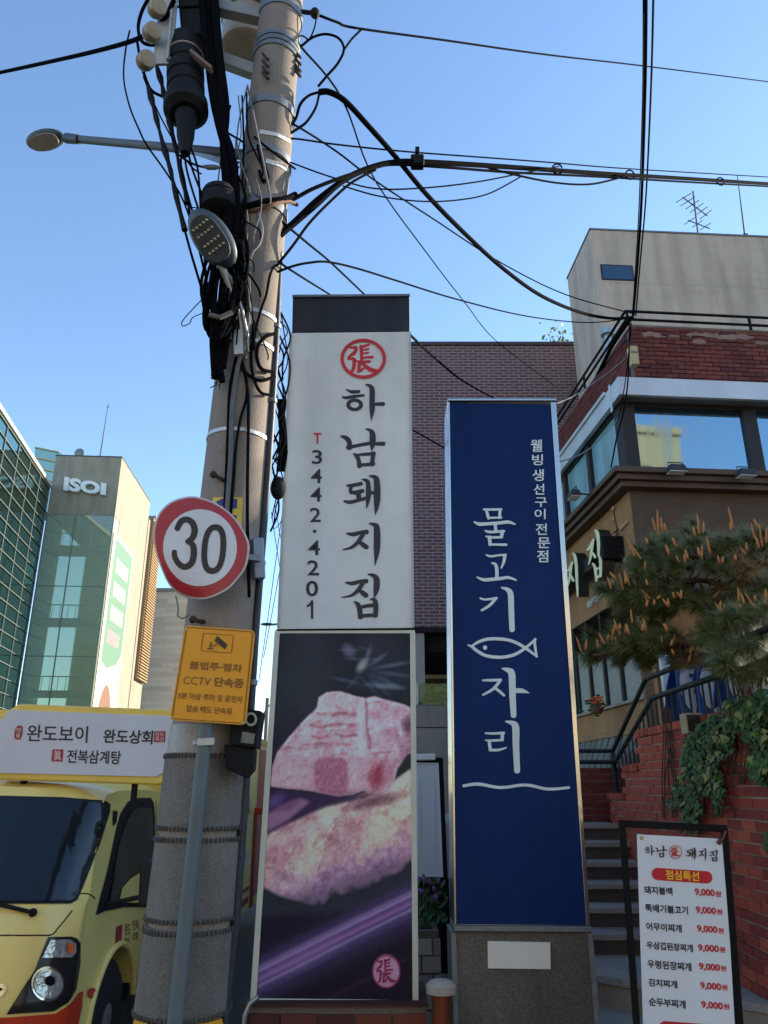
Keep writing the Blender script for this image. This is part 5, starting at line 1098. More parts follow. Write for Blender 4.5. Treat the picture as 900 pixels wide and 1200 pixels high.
tpatch(c27([(350, 640), (372, 500), (398, 420), (420, 380), (446, 372), (480, 374), (484, 420), (482, 560), (452, 575), (402, 600), (372, 680), (345, 690)]), M_sidegl, 'pane', .013, 3, dw)
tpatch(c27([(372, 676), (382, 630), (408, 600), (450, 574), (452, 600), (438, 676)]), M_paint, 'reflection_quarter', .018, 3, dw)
tpatch(c27([(360, 380), (374, 384), (370, 420), (360, 432), (358, 410)]), M_seal, 'air_vent', .006, 4)
seam(c27([(498, 350), (499, 480), (497, 650), (490, 760), (483, 850)]), BV_cab, .004, 'door_seam', M_gap, tk)
# wheel arch lip, mirror, wipers, grille badge
a_ = [(XC+.875, 5.62+.445*math.cos(t), .30+.445*math.sin(t)) for t in np.linspace(R(10), R(175), 18)]
MB().tube(a_, .02, 8).build('arch_lip', M_paint, tk, smooth=True)
mr = MB(); c = at(171, 1036, 5.28); mr.prism([at(161, 1056, 5.22), at(163, 1014, 5.22), at(168, 1008, 5.22), at(181, 1009, 5.22), at(182, 1016, 5.22), at(177, 1058, 5.22), at(172, 1064, 5.22), at(163, 1063, 5.22)], (0.01, .09, 0)); mr = mr.build('mirror', M_seal, tk, bevel=.018, bseg=3)
MB().tube([at(170, 1050, 5.27), (XC+.87, 5.30, 1.02)], .014).build('mirror_arm', M_seal, tk)
mb = MB()
for (p, q, r_) in (((42, 1071), (4, 1062), .012), ((4, 1062), (-120, 1052), .009)):
    d1 = BV_cab.ray_cast(EYE, ray(*p).normalized())[0]; d2 = BV_cab.ray_cast(EYE, ray(*q).normalized())[0]
    if d1 and d2: mb.bar(d1+V((0, -.03, .01)), d2+V((0, -.03, .01)), .022, .018)
d1 = BV_cab.ray_cast(EYE, ray(40, 1071).normalized())[0]; mb.ell(d1+V((0, -.02, .01)), .025, .02, .022, 10, 6); mb.build('wiper', M_black, tk)
mb = MB(); 
q = [(-60, 1148), (-20, 1155), (4, 1153), (8, 1157), (5, 1164), (-4, 1172), (-60, 1172)]
v, f = decal(q, BV_cab, .015, 5); MB().add(v, f).build('grille_badge', M_chrome, tk); v, f = decal([(-60, 1153), (-20, 1159), (1, 1157), (3, 1159), (0, 1163), (-6, 1168), (-60, 1168)], BV_cab, .018, 5); MB().add(v, f).build('grille', M_blackmetal, tk)
M_tyre = mat('tyre_rubber', (34, 33, 33), .85, .15, 20, .3, 80); M_rim = mat('wheel_rim', (150, 150, 150), .4, .1, 8, metal=.6)
for (yy, w_) in ((5.62, .2), (9.4, .22)):
    for sgn in (1, -1):
        x1 = XC+sgn*.85; mb = MB(); mb.lathe((x1-sgn*w_, yy, .33), (x1, yy, .33), [(0, .29), (.12, .33), (.88, .33), (1, .29)], 28); wh = mb.build('wheel', M_tyre, tk, smooth=True)
        mb = MB(); mb.lathe((x1-sgn*.05, yy, .33), (x1+sgn*.008, yy, .33), [(0, .2), (.5, .2), (.8, .1), (1, .06)], 20); mb.build('rim', M_rim, wh, smooth=True)
mb = MB(); mb.box((XC-.8, 4.75, .32), (XC+.8, 6.2, .5)); mb.box((XC-.42, 5.6, .42), (XC-.3, 10.5, .6)); mb.box((XC+.3, 5.6, .42), (XC+.42, 10.5, .6)); mb.build('chassis', M_black, tk)
# door lettering: small seal and brush column
mb = MB(); v, f = decal([(136, 1086), (142.5, 1083), (141, 1108), (134.5, 1110)], BV_cab, .006, 4); mb.add(v, f); mb.build('door_seal', mat('seal_crimson', (150, 44, 60), .5, .1, 10), tk)
M_faint = mat('door_lettering', (150, 120, 80), .5, .1, 10)
def bmap(x, y):
    h = BV_cab.ray_cast(EYE, ray(x, y).normalized())[0]; return (h if h else at(x, y, 5.6))-ray(x, y).normalized()*.006
for s_, b_ in (('완도', (146, 1082, 153, 1096)), ('보이', (146, 1086+12, 152, 1106)), ('전복', (155, 1078, 163, 1090)), ('상회', (155, 1092, 162, 1102))):
    mb = MB(); text_on(mb, s_, b_, bmap, .03); mb.build('door_text', M_faint, tk)
# cargo box
XB = -1.64; ZB = 2.3
bx('cargo_box', M_paint, tk, (XC*2-XB, 6.64, .30), (XB, 11.75, ZB), bevel=.02)
mb = MB(); 
for x in (XB, XC*2-XB): mb.box((x-.03, 6.62, .28), (x+.012, 6.69, ZB+.012))
mb.box((XC*2-XB, 6.615, ZB-.05), (XB+.012, 6.67, ZB+.014)); mb.box((XB-.02, 6.69, ZB-.06), (XB+.012, 11.77, ZB+.014)); mb.build('box_trim', M_trim, tk, bevel=.004)
bx('front_panel', M_trim, tk, (XC*2-XB+.04, 6.632, .72), (XB-.035, 6.65, ZB-.055))
M_pink = mat('faded_red_door', (196, 108, 96), .5, .1, 5, stain=.1); M_stripe = mat('red_stripe', (134, 48, 40), .45, .1, 5)
bx('rear_door_edge', M_pink, tk, (XB-.01, 10.62, .42), (XB+.008, 11.72, ZB-.12))
bx('side_stripe', M_stripe, tk, (XB-.01, 6.7, .40), (XB+.006, 10.3, .47)); bx('side_stripe', M_stripe, tk, (XB-.01, 6.7, .54), (XB+.006, 10.3, .58)); bx('rear_post', M_stripe, tk, (XB-.01, 10.42, .32), (XB+.02, 10.6, 1.40), bevel=.004)
bx('red_handle', mat('handle_red', (196, 48, 34), .45, .1, 8), tk, (XB, 10.45, 1.38), (XB+.12, 10.55, 1.46), bevel=.01)
fX = plmap(0, 0, 1, (XB, 8, 1), (1, 0, 0)); M_bluest = mat('pale_blue_sticker', (150, 172, 204), .5, .1, 8)
for y in (970, 1000): MB().add([fX(x, yy, .006) for x, yy in ((280, y), (289, y-3), (288, y+10), (279, y+14))], [(0, 1, 2, 3)]).build('sticker', M_bluest, tk)
for k, (y0, y1) in enumerate(((905, 930), (934, 958))):
    mb = MB(); vs, fs = text_raw('전복' if k == 0 else '상회', .02); mb.add([fX(283+9*a, y1+(y0-y1)*b-3*a, .006) for a, b in vs], fs); mb.build('side_text', M_faint, tk)
# roof sign board over the cab
YT = 5.0
M_board = mat('roof_board_white', (206, 206, 210), .5, .03, 4, .02, 30, stain=.08)
fT = lambda x, y, l=0: (lambda p: V((p.x, p.y-l, p.z)))(at(x/2.727, 810+y/2.727, YT))
MB().prism([fT(x, y) for x, y in ((-60, 118), (2, 74), (60, 40), (620, 62), (640, 110), (560, 268), (510, 299), (0, 284), (-60, 250))], (0, .14, 0)).build('roof_sign', M_trim, tk, bevel=.012)
rs = [o for o in tk.children if o.name.startswith('roof_sign')][-1]
MB().prism([fT(x, y, .012) for x, y in ((-44, 122), (6, 92), (36, 60), (600, 82), (612, 112), (548, 246), (500, 273), (0, 261), (-44, 236))], (0, .012, 0)).build('board', M_board, rs)
M_bi = mat('board_ink', (48, 46, 46), .5, .1, 8); fZ = lambda x, y, l=.0145: fT(x*2.727/4.286, (840+y/4.286-810)*2.727, l)
for s_, b_, bd in (('완도보이', (138, 40, 442, 124), .012), ('완도상회', (520, 62, 768, 132), .024), ('전복삼계탕', (338, 164, 608, 232), .018)):
    mb = MB(); vs, fs = text_raw(s_, bd); x0, y0, x1, y1 = b_
    mb.add([fZ(x0+(x1-x0)*a+6*b, y1+(y0-y1)*b+(8*a)) for a, b in vs], fs); mb.build('text_line', M_bi, rs)
M_sl = mat('seal_red', (168, 44, 52), .5, .1, 8); M_sli = mat('seal_pale', (214, 180, 176), .5, .1, 8)
def blob(P_, m, name, l=.014): MB().add([fZ(x, y, l) for x, y in P_], [tuple(range(len(P_)))]).build(name, m, rs)
blob([(84, 56), (96, 44), (112, 44), (120, 56), (116, 92), (108, 114), (90, 116), (78, 108), (76, 88)], M_sl, 'red_seal'); blob([(778, 74), (834, 72), (832, 128), (776, 128)], M_sl, 'red_seal'); blob([(268, 164), (324, 164), (318, 226), (262, 224)], M_sl, 'red_seal')
for s_, b_ in (('명', (88, 56, 112, 78)), ('품', (86, 84, 108, 106)), ('완도', (784, 78, 828, 100)), ('특산', (784, 102, 828, 124)), ('眞', (274, 170, 314, 220))):
    mb = MB(); vs, fs = text_raw(s_, .02); x0, y0, x1, y1 = b_; mb.add([fZ(x0+(x1-x0)*a, y1+(y0-y1)*b, .017) for a, b in vs], fs); mb.build('seal_mark', M_sli, rs)
for x in (60, 420): MB().bar(fT(x, 290)+V((0, .08, -.12)), fT(x, 280)+V((0, .08, 0)), .03, .03).build('sign_foot', M_black, rs)
# ================================================================== steps, brick retaining wall, terrace
XWALL = 2.4
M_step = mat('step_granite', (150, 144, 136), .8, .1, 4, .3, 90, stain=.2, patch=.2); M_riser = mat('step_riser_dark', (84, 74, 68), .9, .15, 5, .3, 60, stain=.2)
M_redbrick = mat('red_wall_brick', (142, 58, 46), .85, .15, 9, .45, 90, obj_random=[(184, 82, 58), (156, 66, 50), (196, 96, 66), (170, 72, 56), (138, 60, 50)]); M_mort2 = mat('pale_mortar', (182, 166, 150), .95, .15, 30, .5, 120)
stp = thing('entrance_steps', 'stone steps climbing behind the blue pylon to the brick landing', 'steps', (1.6, 8, .1))
xs0 = .7
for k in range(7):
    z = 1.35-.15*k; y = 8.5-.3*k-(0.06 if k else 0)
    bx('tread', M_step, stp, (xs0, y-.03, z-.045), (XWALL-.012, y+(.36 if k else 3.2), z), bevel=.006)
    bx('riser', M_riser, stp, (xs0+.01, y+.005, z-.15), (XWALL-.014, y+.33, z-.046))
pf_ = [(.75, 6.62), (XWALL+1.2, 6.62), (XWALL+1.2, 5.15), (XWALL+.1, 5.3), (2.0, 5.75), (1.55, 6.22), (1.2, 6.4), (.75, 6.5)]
MB().prism([(x, y, .448) for x, y in pf_], (0, 0, -.05)).build('bottom_tread', M_step, stp, bevel=.006)
MB().prism([(x, y+.03, .397) for x, y in pf_], (0, 0, -.147)).build('riser', mat('pale_riser', (150, 136, 118), .9, .12, 5, .3, 60, stain=.2), stp)
pf2 = [(x, y-.42) for x, y in pf_]; pf2[0] = (.75, 6.5); pf2[1] = (XWALL+1.2, 6.5)
MB().prism([(x, y, .249) for x, y in pf2], (0, 0, -.149)).build('lower_step', M_step, stp, bevel=.006)
rw = thing('brick_wall', 'red brick retaining wall with stepped end beside the steps, partly under ivy', 'wall', (XWALL+.2, 6.5, 0))
Y0, Y1 = 4.2, 8.72; ZB0 = .45
def wtop(y): return 2.215 if y < 7.62 else (1.92 if y < 8.14 else 1.66)
mb = MB()
for (ya, yb, zt_) in ((Y0, 7.60, 2.205), (7.60, 8.12, 1.905), (8.12, Y1, 1.645)): mb.box((XWALL+.006, ya, .1), (XWALL+.24, yb, zt_-.02))
mb.build('mortar_bed', M_mort2, rw)
bricks(rw, (XWALL+.001, Y1, ZB0), (0, -1, 0), (-1, 0, 0), Y1-Y0, 2.215-ZB0, M_redbrick, seed=21, limit=300, jitter=.004, deep=.10, inside=lambda x, z: ZB0+z < wtop(Y1-x)-.02)
M_capb = M_redbrick
me = MB().box((-.055, -.10, 0), (.055, .13, .062)).mesh('coping_brick'); me.materials.append(M_capb); pmn = WM[rw].inverted(); n_ = 0
for (ya, yb, zt_) in ((Y0+.8, 7.60, 2.19), (7.61, 8.12, 1.89), (8.13, Y1, 1.63)):
    y = ya+.06
    while y < yb-.03:
        o = bpy.data.objects.new('coping_brick', me); COL.objects.link(o); o.parent = rw; o.matrix_basis = pmn @ Matrix.Translation((XWALL+.10, y, zt_-.045)) @ Matrix.Rotation(R(90), 4, 'Z'); y += .121
tr_ = MB(); tr_.box((XWALL+.245, 3.8, .1), (9, 9.5, 2.06)); tr_.build('terrace', mat('terrace_soil', (96, 82, 68), .95, .2, 4, .5, 40), kind='structure')
bw = thing('brick_wall', 'dark red low brick wall across the top of the steps, behind the blue pylon', 'wall', (1.7, 9.0, 1.3))
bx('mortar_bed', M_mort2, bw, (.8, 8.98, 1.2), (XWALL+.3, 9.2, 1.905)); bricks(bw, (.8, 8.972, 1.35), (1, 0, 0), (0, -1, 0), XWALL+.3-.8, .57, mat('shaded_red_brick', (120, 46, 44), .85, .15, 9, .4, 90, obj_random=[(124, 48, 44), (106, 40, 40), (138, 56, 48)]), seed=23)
# railing
rl = thing('stair_railing', 'black pipe railing with thin balusters on the stepped brick wall', 'railing', (XWALL+.06, 7.4, 2.2))
XR = XWALL+.06; M_rail = mat('railing_paint', (34, 37, 40), .6, .15, 10, .05, 60, spec=.35)
hx_ = lambda px, py: hit(px, py, V((XR, 0, 0)), V((1, 0, 0)))
r1 = [hx_(1000, 700), hx_(800, 778), hx_(757, 800), hx_(718, 880)]; e1 = r1[-1]; r2 = [hx_(1000, 745), hx_(860, 786), hx_(764, 815), hx_(721, 893)]; e2 = r2[-1]
MB().tube([V((XR, 3.9, r1[1].z)), V((XR, r1[1].y, r1[1].z)), V((XR, r1[2].y+.0, r1[1].z)), r1[3]], .024, 12).build('top_rail', M_rail, rl, smooth=True)
MB().tube([V((XR, 3.9, r2[1].z)), V((XR, r2[1].y, r2[1].z)), V((XR, r2[2].y, r2[1].z)), r2[3]], .024, 12).build('lower_rail', M_rail, rl, smooth=True)
MB().tube([e1, V((.9, e1.y, e1.z))], .022, 10).build('cross_rail', M_rail, rl, smooth=True); MB().tube([e2, V((.9, e2.y, e2.z))], .022, 10).build('cross_rail', M_rail, rl, smooth=True)
MB().tube([e1, V((XR, e1.y, 1.42))], .026, 10).build('post', M_rail, rl, smooth=True)
y = 4.3; zr = r2[1].z; yk = r2[2].y
while y < e2.y-.06:
    zt_ = zr if y < yk else zr+(e2.z-zr)*(y-yk)/(e2.y-yk)
    zb_2 = wtop(y)-.04
    MB().tube([(XR, y, zb_2), (XR, y, zt_)], .0095, 6).build('baluster', M_rail, rl); y += .135
# wall lamp box
wl_ = thing('wall_lamp', 'small beige box lamp fixed near the top of the brick wall', 'lamp', hit(812, 850, V((XWALL-.05, 0, 0)), V((1, 0, 0))))
c = hit(812, 848, V((XWALL-.06, 0, 0)), V((1, 0, 0))); MB().box(tuple(c+V((-.07, -.06, -.075))), tuple(c+V((.055, .07, .075)))).build('case', mat('beige_box', (168, 152, 122), .55, .1, 8, stain=.15), wl_, bevel=.006); MB().box(tuple(c+V((-.062, -.064, -.06))), tuple(c+V((.05, -.0605, .06)))).build('front_plate', mat('box_dark', (48, 44, 40), .5, .1, 8), wl_)
# parking stands behind the railing
M_pblue = mat('blue_plastic', (30, 76, 150), .45, .06, 4, coat=.1); M_pwhite = mat('white_plastic', (214, 214, 212), .45, .05, 5); M_ppink = mat('pink_print', (208, 104, 112), .5, .06, 8); M_pink2 = mat('black_print', (40, 42, 48), .5, .1, 8)
def pstand(px, py, Y, rz, lab, mark):
    c = at(px, py, Y); c.z = 2.06; t = thing('parking_stand', lab, 'parking stand', c, rz, 'parking stands behind the railing')
    W_, H_ = .26, .80
    for sgn in (1, -1):                       # two leaning leaves joined at the top
        out = [(-W_, 0), (-W_*.62, 0), (-W_*.5, .16), (-W_*.25, .22), (W_*.25, .22), (W_*.5, .16), (W_*.62, 0), (W_, 0), (W_*.88, .5), (W_*.7, H_-.07), (W_*.45, H_), (-W_*.45, H_), (-W_*.7, H_-.07), (-W_*.88, .5)]
        L_ = lambda x, z, e=0: V((x, -sgn*(.20*(1-z/H_)+.025)-sgn*e, z))
        mb = MB(); mb.prism([L_(x, z) for x, z in out], (0, sgn*.02, 0)); mb.build('leaf', M_pblue, t, local=True, bevel=.006)
        pan = [(.205*math.cos(a)*(1-.25*math.sin(a)), .50+.29*math.sin(a)) for a in np.linspace(0, 2*math.pi, 26, endpoint=False)]
        pp = MB().prism([L_(x, z, .006) for x, z in pan], (0, sgn*.006, 0)).build('white_panel', M_pwhite, t, local=True)
        if sgn == 1:
            if mark == 'pink': MB().prism([L_(x*.75+.02, (z-.52)*.7+.52, .0075) for x, z in pan], (0, .001, 0)).build('pink_disc', M_ppink, pp, local=True)
            else:
                for k in range(4):
                    mb = MB(); z = .66-k*.075; mb.prism([L_(x, zz_, .0075) for x, zz_ in ((-.09, z), (.09, z), (.08, z+.035), (-.08, z+.035))], (0, .001, 0)); mb.build('printed_line', M_pink2, pp, local=True)
    MB().tube([(-W_*.4, 0, H_), (W_*.4, 0, H_)], .022, 8).build('hinge', M_pblue, t, local=True)
pstand(815, 820, 7.2, R(12), 'blue folding stand with black printed lines on its white panel, leftmost of the row', 'text')
pstand(846, 812, 7.0, R(-8), 'blue folding stand with a plain white panel between two printed ones', 'text2')
pstand(874, 808, 6.75, R(6), 'blue folding stand with a pink disc on its white panel', 'pink')
pstand(903, 800, 6.55, R(0), 'blue folding stand cut off by the frame at the right end of the row', 'text')
wb = thing('folded_banner', 'tall white board with a red pink edge leaning beside the blue stands', 'board', V((at(794, 820, 7.45).x, 7.45, 2.06)), R(8))
MB().box((-.12, 0, 0), (.10, .05, .86)).build('board', M_pwhite, wb, local=True, bevel=.01); MB().box((.0, -.004, .05), (.055, -.001, .84)).build('pink_stripe', M_ppink, wb, local=True); MB().box((.06, -.004, .05), (.095, -.001, .84)).build('red_stripe', M_redp, wb, local=True)
ft_ = thing('feather_sign', 'pair of brown timber posts standing behind the railing', 'posts', V((at(772, 820, 7.9).x, 7.9, 2.06)))
for dx in (-.09, .07): q = ft_.location; MB().box((q.x+dx-.05, 7.86, 2.06), (q.x+dx+.05, 7.94, 2.95)).build('post', mat('timber_brown', (120, 92, 66), .8, .15, 5, .3, 40), ft_, bevel=.005)
# little red flowers at the restaurant window
fl2 = thing('window_flowers', 'small pot of orange flowers on the restaurant window sill', 'flowers', at(700, 828, 10.6))
MB().lathe(at(699, 836, 10.6), at(699, 828, 10.6), [(0, .07), (1, .1)], 12).build('pot', M_brown, fl2, smooth=True); mb = MB()
for k in range(30): mb.ell(at(699, 822, 10.6)+V((random.gauss(0, .05), random.gauss(0, .05), random.gauss(.0, .05))), .02, .02, .015, 6, 4)
mb.build('blooms', mat('orange_petals', (206, 90, 44), .7, .2, 20), fl2); mb = MB()
for k in range(30): mb.ell(at(699, 826, 10.6)+V((random.gauss(0, .07), random.gauss(0, .07), random.gauss(.0, .05))), .035, .012, .015, 6, 4)
mb.build('leaves', mat('pot_leaves', (60, 84, 40), .7, .2, 20), fl2)
# ================================================================== ivy
M_ivy = mat('ivy_leaf', (50, 76, 24), .5, .3, 3, spec=.4, obj_random=[(46, 76, 24), (70, 104, 34), (54, 86, 30), (140, 142, 70), (38, 62, 22), (52, 80, 26)], island=True)
def ivy(name, lab, zones, n, seed):
    r = random.Random(seed); t = None; mb = MB(); stems = MB()
    ctr = at(*zones[0][0], 6); base = hit(zones[0][0][0], zones[0][0][1], V((XWALL, 0, 0)), V((1, 0, 0)))
    t = thing(name, lab, 'ivy', base)
    for zi, zpoly in enumerate(zones):
        xs = [p[0] for p in zpoly]; ys = [p[1] for p in zpoly]; cnt = 0
        need = n[zi]
        tries = 0
        while cnt < need and tries < need*40:
            tries += 1; x = r.uniform(min(xs), max(xs)); y = r.uniform(min(ys), max(ys)); ins = False; m_ = len(zpoly)
            for i in range(m_):
                x1, y1 = zpoly[i]; x2, y2 = zpoly[(i+1) % m_]
                if (y1 > y) != (y2 > y) and x < (x2-x1)*(y-y1)/(y2-y1)+x1: ins = not ins
            if not ins: continue
            cnt += 1; lift = r.uniform(.02, .13); p = hit(x, y, V((XWALL-lift, 0, 0)), V((1, 0, 0)))
            s = r.uniform(.020, .040); nrm = V((-1, r.uniform(-.9, .5), r.uniform(-.1, 1.1))).normalized(); dn_ = V((r.uniform(-.3, .3), r.uniform(-.6, .6), -1)); dn_ = (dn_-nrm*dn_.dot(nrm)).normalized(); sd_ = nrm.cross(dn_)
            tip = p+dn_*s*1.25-nrm*s*.25; bk = p-dn_*s*.5
            l1, l2 = p+sd_*s*.95-dn_*s*.25-nrm*s*.2, p-sd_*s*.95-dn_*s*.25-nrm*s*.2; m1, m2 = p+sd_*s*.5+dn_*s*.4-nrm*s*.1, p-sd_*s*.5+dn_*s*.4-nrm*s*.1
            k = len(mb.v); mb.v += [tuple(q) for q in (bk, l1, m1, tip, m2, l2, p+nrm*s*.1)]
            mb.f += [(k, k+1, k+6), (k+1, k+2, k+6), (k+2, k+3, k+6), (k+3, k+4, k+6), (k+4, k+5, k+6), (k+5, k, k+6)]
        for k in range(max(3, need//40)):
            x = r.uniform(min(xs), max(xs)); y0, y1 = min(ys), max(ys); pts = [hit(x+r.uniform(-8, 8), y0+(y1-y0)*q, V((XWALL-.03, 0, 0)), V((1, 0, 0))) for q in (0, .33, .66, 1)]; stems.tube(pts, .005, 5)
    mb.build('leaves', M_ivy, t, kind='stuff'); stems.build('stem', mat('ivy_stem', (70, 52, 38), .8, .2, 20), t)
ivy('ivy_plant', 'dark green ivy hanging down the brick wall from beside the beige box lamp', [[(815, 850), (850, 830), (862, 850), (858, 878), (842, 895), (848, 925), (843, 950), (836, 958), (834, 930), (826, 928), (818, 945), (800, 950), (786, 948), (780, 940), (795, 910), (798, 880), (806, 862)], [(800, 945), (822, 940), (820, 972), (798, 975)], [(806, 862), (816, 852), (812, 880), (800, 905), (796, 890)]], [680, 90, 45], 5)
ivy('ivy_plant', 'ivy spilling over the wall top at the right edge under the blue stands', [[(848, 822), (880, 812), (930, 800), (930, 905), (893, 918), (880, 870), (868, 862), (858, 840)], [(872, 888), (888, 885), (900, 890), (898, 915), (880, 914)], [(893, 975), (930, 970), (930, 1000), (897, 1000)]], [640, 60, 30], 6)
# ================================================================== pine
M_needle = mat('pine_needles', (76, 92, 42), .6, .2, 4, obj_random=[(100, 108, 50), (120, 124, 60), (88, 98, 48), (144, 130, 74), (80, 90, 44)], island=True); M_dry = mat('dry_needles', (134, 100, 62), .8, .2, 4, obj_random=[(140, 104, 64), (116, 84, 54), (156, 124, 80)], island=True)
M_bark = mat('pine_bark', (88, 66, 54), .95, .25, 12, .8, 50); M_cand = mat('pine_candle', (196, 116, 56), .75, .2, 14, .4, 60, rgb2=(206, 146, 84), st=(1, 1, .3))
pine = thing('pine_tree', 'spreading pine with orange upright shoots leaning over the brick wall', 'tree', (3.75, 6.1, 2.05))
rp_ = random.Random(4)
trunk = [V((3.75, 6.1, 2.0)), V((3.70, 6.05, 2.6)), V((3.62, 6.15, 3.1)), V((3.45, 6.1, 3.45)), V((3.3, 6.0, 3.7))]
MB().tube([V(p) for p in cat_rom([tuple(p) for p in trunk])], [.13-.09*i/20 for i in range(21)], 10).build('trunk', M_bark, pine, smooth=True)
LAY = [  # (px polygon-ish spine points, thickness px, count, Y)
 ([(760, 640), (800, 628), (850, 640), (905, 625)], 15, 34, (5.6, 6.4)), ([(735, 665), (790, 660), (850, 665), (905, 650)], 16, 42, (5.5, 6.4)), ([(715, 690), (745, 696), (800, 690), (860, 685), (905, 680)], 13, 44, (5.5, 6.5)),
 ([(745, 712), (775, 706)], 10, 12, (5.6, 6.2)), ([(815, 705), (845, 716), (880, 708)], 10, 20, (5.5, 6.3)), ([(795, 700), (770, 716)], 8, 8, (5.6, 6.2)), ([(690, 765), (715, 752), (745, 745), (770, 752)], 13, 30, (5.4, 6.2)), ([(720, 765), (760, 768), (800, 760)], 9, 16, (5.5, 6.3)), ([(775, 735), (790, 755)], 9, 7, (5.5, 6.2)),
 ([(838, 735), (870, 722), (905, 710)], 16, 26, (5.1, 6.0)), ([(840, 760), (870, 762), (905, 755)], 16, 34, (4.9, 5.7)), ([(850, 782), (875, 786), (905, 785)], 10, 20, (4.8, 5.3)), ([(800, 770), (830, 780)], 8, 7, (5.6, 6.3))]
nd = MB(); br_ = MB(); dry = MB()
def tuft(mb, p, d, n, L_):
    d = d.normalized(); u = d.orthogonal().normalized(); w_ = d.cross(u)
    for _ in range(n):
        th = rp_.betavariate(2, 2.2)*1.9; ph = rp_.uniform(0, 6.283); v = d*math.cos(th)+(u*math.cos(ph)+w_*math.sin(ph))*math.sin(th)
        L = L_*rp_.uniform(.7, 1.1); s = v.orthogonal().normalized()*.0030; b = p-d*rp_.uniform(0, .07); k = len(mb.v)
        mb.v += [tuple(b-s), tuple(b+s), tuple(b+v*L+V((0, 0, -.008)))]; mb.f.append((k, k+1, k+2))
def near_branch(p):
    hub = V((3.35, 6.0, 3.6)) if p.z > 3.1 else V((3.6, 6.1, 2.95)); return hub
tips = []
for sp_, th, cnt, (ya, yb) in LAY:
    sp_ = cat_rom(sp_, k=6)
    for _ in range(int(cnt*1.35)):
        q = sp_[rp_.randrange(len(sp_))]; x = q[0]+rp_.gauss(0, 9); y = q[1]+rp_.gauss(0, th*.55); Y = rp_.uniform(ya, yb)
        p = at(x, y, Y); hub = near_branch(p); d = (p-hub); d.z = abs(d.z)*.3+.35*d.length; tips.append((p, d)); tuft(nd, p, d, 165, .135)
for x, y, Y in ((866, 655, 5.5), (884, 668, 5.45), (896, 660, 5.5), (870, 672, 5.5), (812, 742, 5.6), (825, 735, 5.6), (800, 750, 5.6), (812, 775, 5.5), (803, 772, 5.55), (822, 766, 5.6), (838, 756, 5.6), (845, 690, 5.6)):
    p = at(x, y, Y); tuft(dry, p, V((rp_.uniform(-.6, .6), -.8, rp_.uniform(-.6, .2))), 110, .14)
nd.build('needles', M_needle, pine, kind='stuff'); dry.build('dry_tuft', M_dry, pine, kind='stuff')
for k in range(9):                              # main boughs, then twigs joined to them
    pass
bough = [[V((3.45, 6.1, 3.45)), at(880, 690, 5.9), at(820, 680, 5.8), at(750, 690, 5.7)], [V((3.3, 6.0, 3.7)), at(870, 655, 5.9), at(800, 650, 5.9)], [V((3.62, 6.15, 3.1)), at(880, 740, 5.8), at(850, 745, 5.7), at(800, 755, 5.7), at(740, 762, 5.6), at(695, 768, 5.5)], [V((3.66, 6.1, 2.9)), at(890, 775, 5.8), at(850, 775, 5.7)], [V((3.6, 6.1, 2.95)), at(925, 765, 5.5), at(885, 768, 5.2), at(860, 770, 5.1), at(842, 764, 5.0)]]
bp_ = []
for b in bough:
    q = [V(p) for p in cat_rom([tuple(p) for p in b], k=6)]; bp_ += q; MB().tube(q, [.045-.035*i/(len(q)-1) for i in range(len(q))], 8).build('branch', M_bark, pine, smooth=True)
tw_ = MB()
for p, d in tips:
    b = min(bp_, key=lambda q: (q-p).length)
    if (b-p).length > .34: continue
    mid = b.lerp(p, .5)+V((0, 0, -.03)); tw_.tube([b, mid, p], [.009, .007, .005], 5)
tw_.build('twigs', M_bark, pine, kind='stuff')
cme = MB(); cme.tube([(0, 0, 0), (0, 0, .35), (.02, 0, .75), (.05, 0, 1)], [.08, .11, .085, .03], 7); cm_ = cme.mesh('candle'); cm_.materials.append(M_cand)
for p in cm_.polygons: p.use_smooth = True
CN = [(771, 627, 40, 6), (776, 622, 22, 0), (768, 622, 20, -6), (744, 652, 34, -18), (751, 655, 26, -30), (819, 626, 30, 4), (824, 625, 18, 10), (815, 628, 14, -8), (859, 618, 30, -4), (856, 622, 16, 8), (885, 632, 24, -6), (893, 640, 32, 2), (898, 636, 22, 10), (889, 642, 16, -4), (784, 650, 16, -10), (822, 655, 22, 10), (832, 648, 24, -4), (820, 652, 14, -6), (792, 640, 14, -16), (730, 690, 24, -8), (738, 686, 24, -14), (716, 690, 18, -10), (733, 684, 16, 6), (762, 702, 18, -40), (760, 706, 14, -30), (866, 705, 20, 6), (872, 708, 16, -6), (883, 712, 22, -22), (890, 716, 16, -34), (896, 712, 20, 6), (850, 726, 26, -24), (857, 728, 20, -16), (848, 722, 14, -6), (846, 742, 22, -16), (868, 738, 14, -20), (877, 752, 20, -34), (851, 730, 14, 10), (681, 764, 24, -12), (686, 762, 16, 8), (708, 755, 18, -20), (726, 744, 24, -14), (733, 742, 14, 10), (737, 744, 16, -8), (741, 730, 20, -2), (757, 742, 14, 0), (782, 742, 14, -4), (878, 790, 18, -36), (843, 662, 14, 0), (875, 645, 12, 4), (806, 655, 14, -6), (756, 668, 14, 6), (700, 760, 14, 4)]
for _ in range(46):                              # lesser shoots near the twig ends
    sp_ = LAY[rp_.randrange(len(LAY))]; q = cat_rom(sp_[0], k=6); q = q[rp_.randrange(len(q))]; CN.append((q[0]+rp_.gauss(0, 8), q[1]-sp_[1]*.5+rp_.gauss(0, 5), rp_.uniform(7, 15), rp_.gauss(0, 16)))
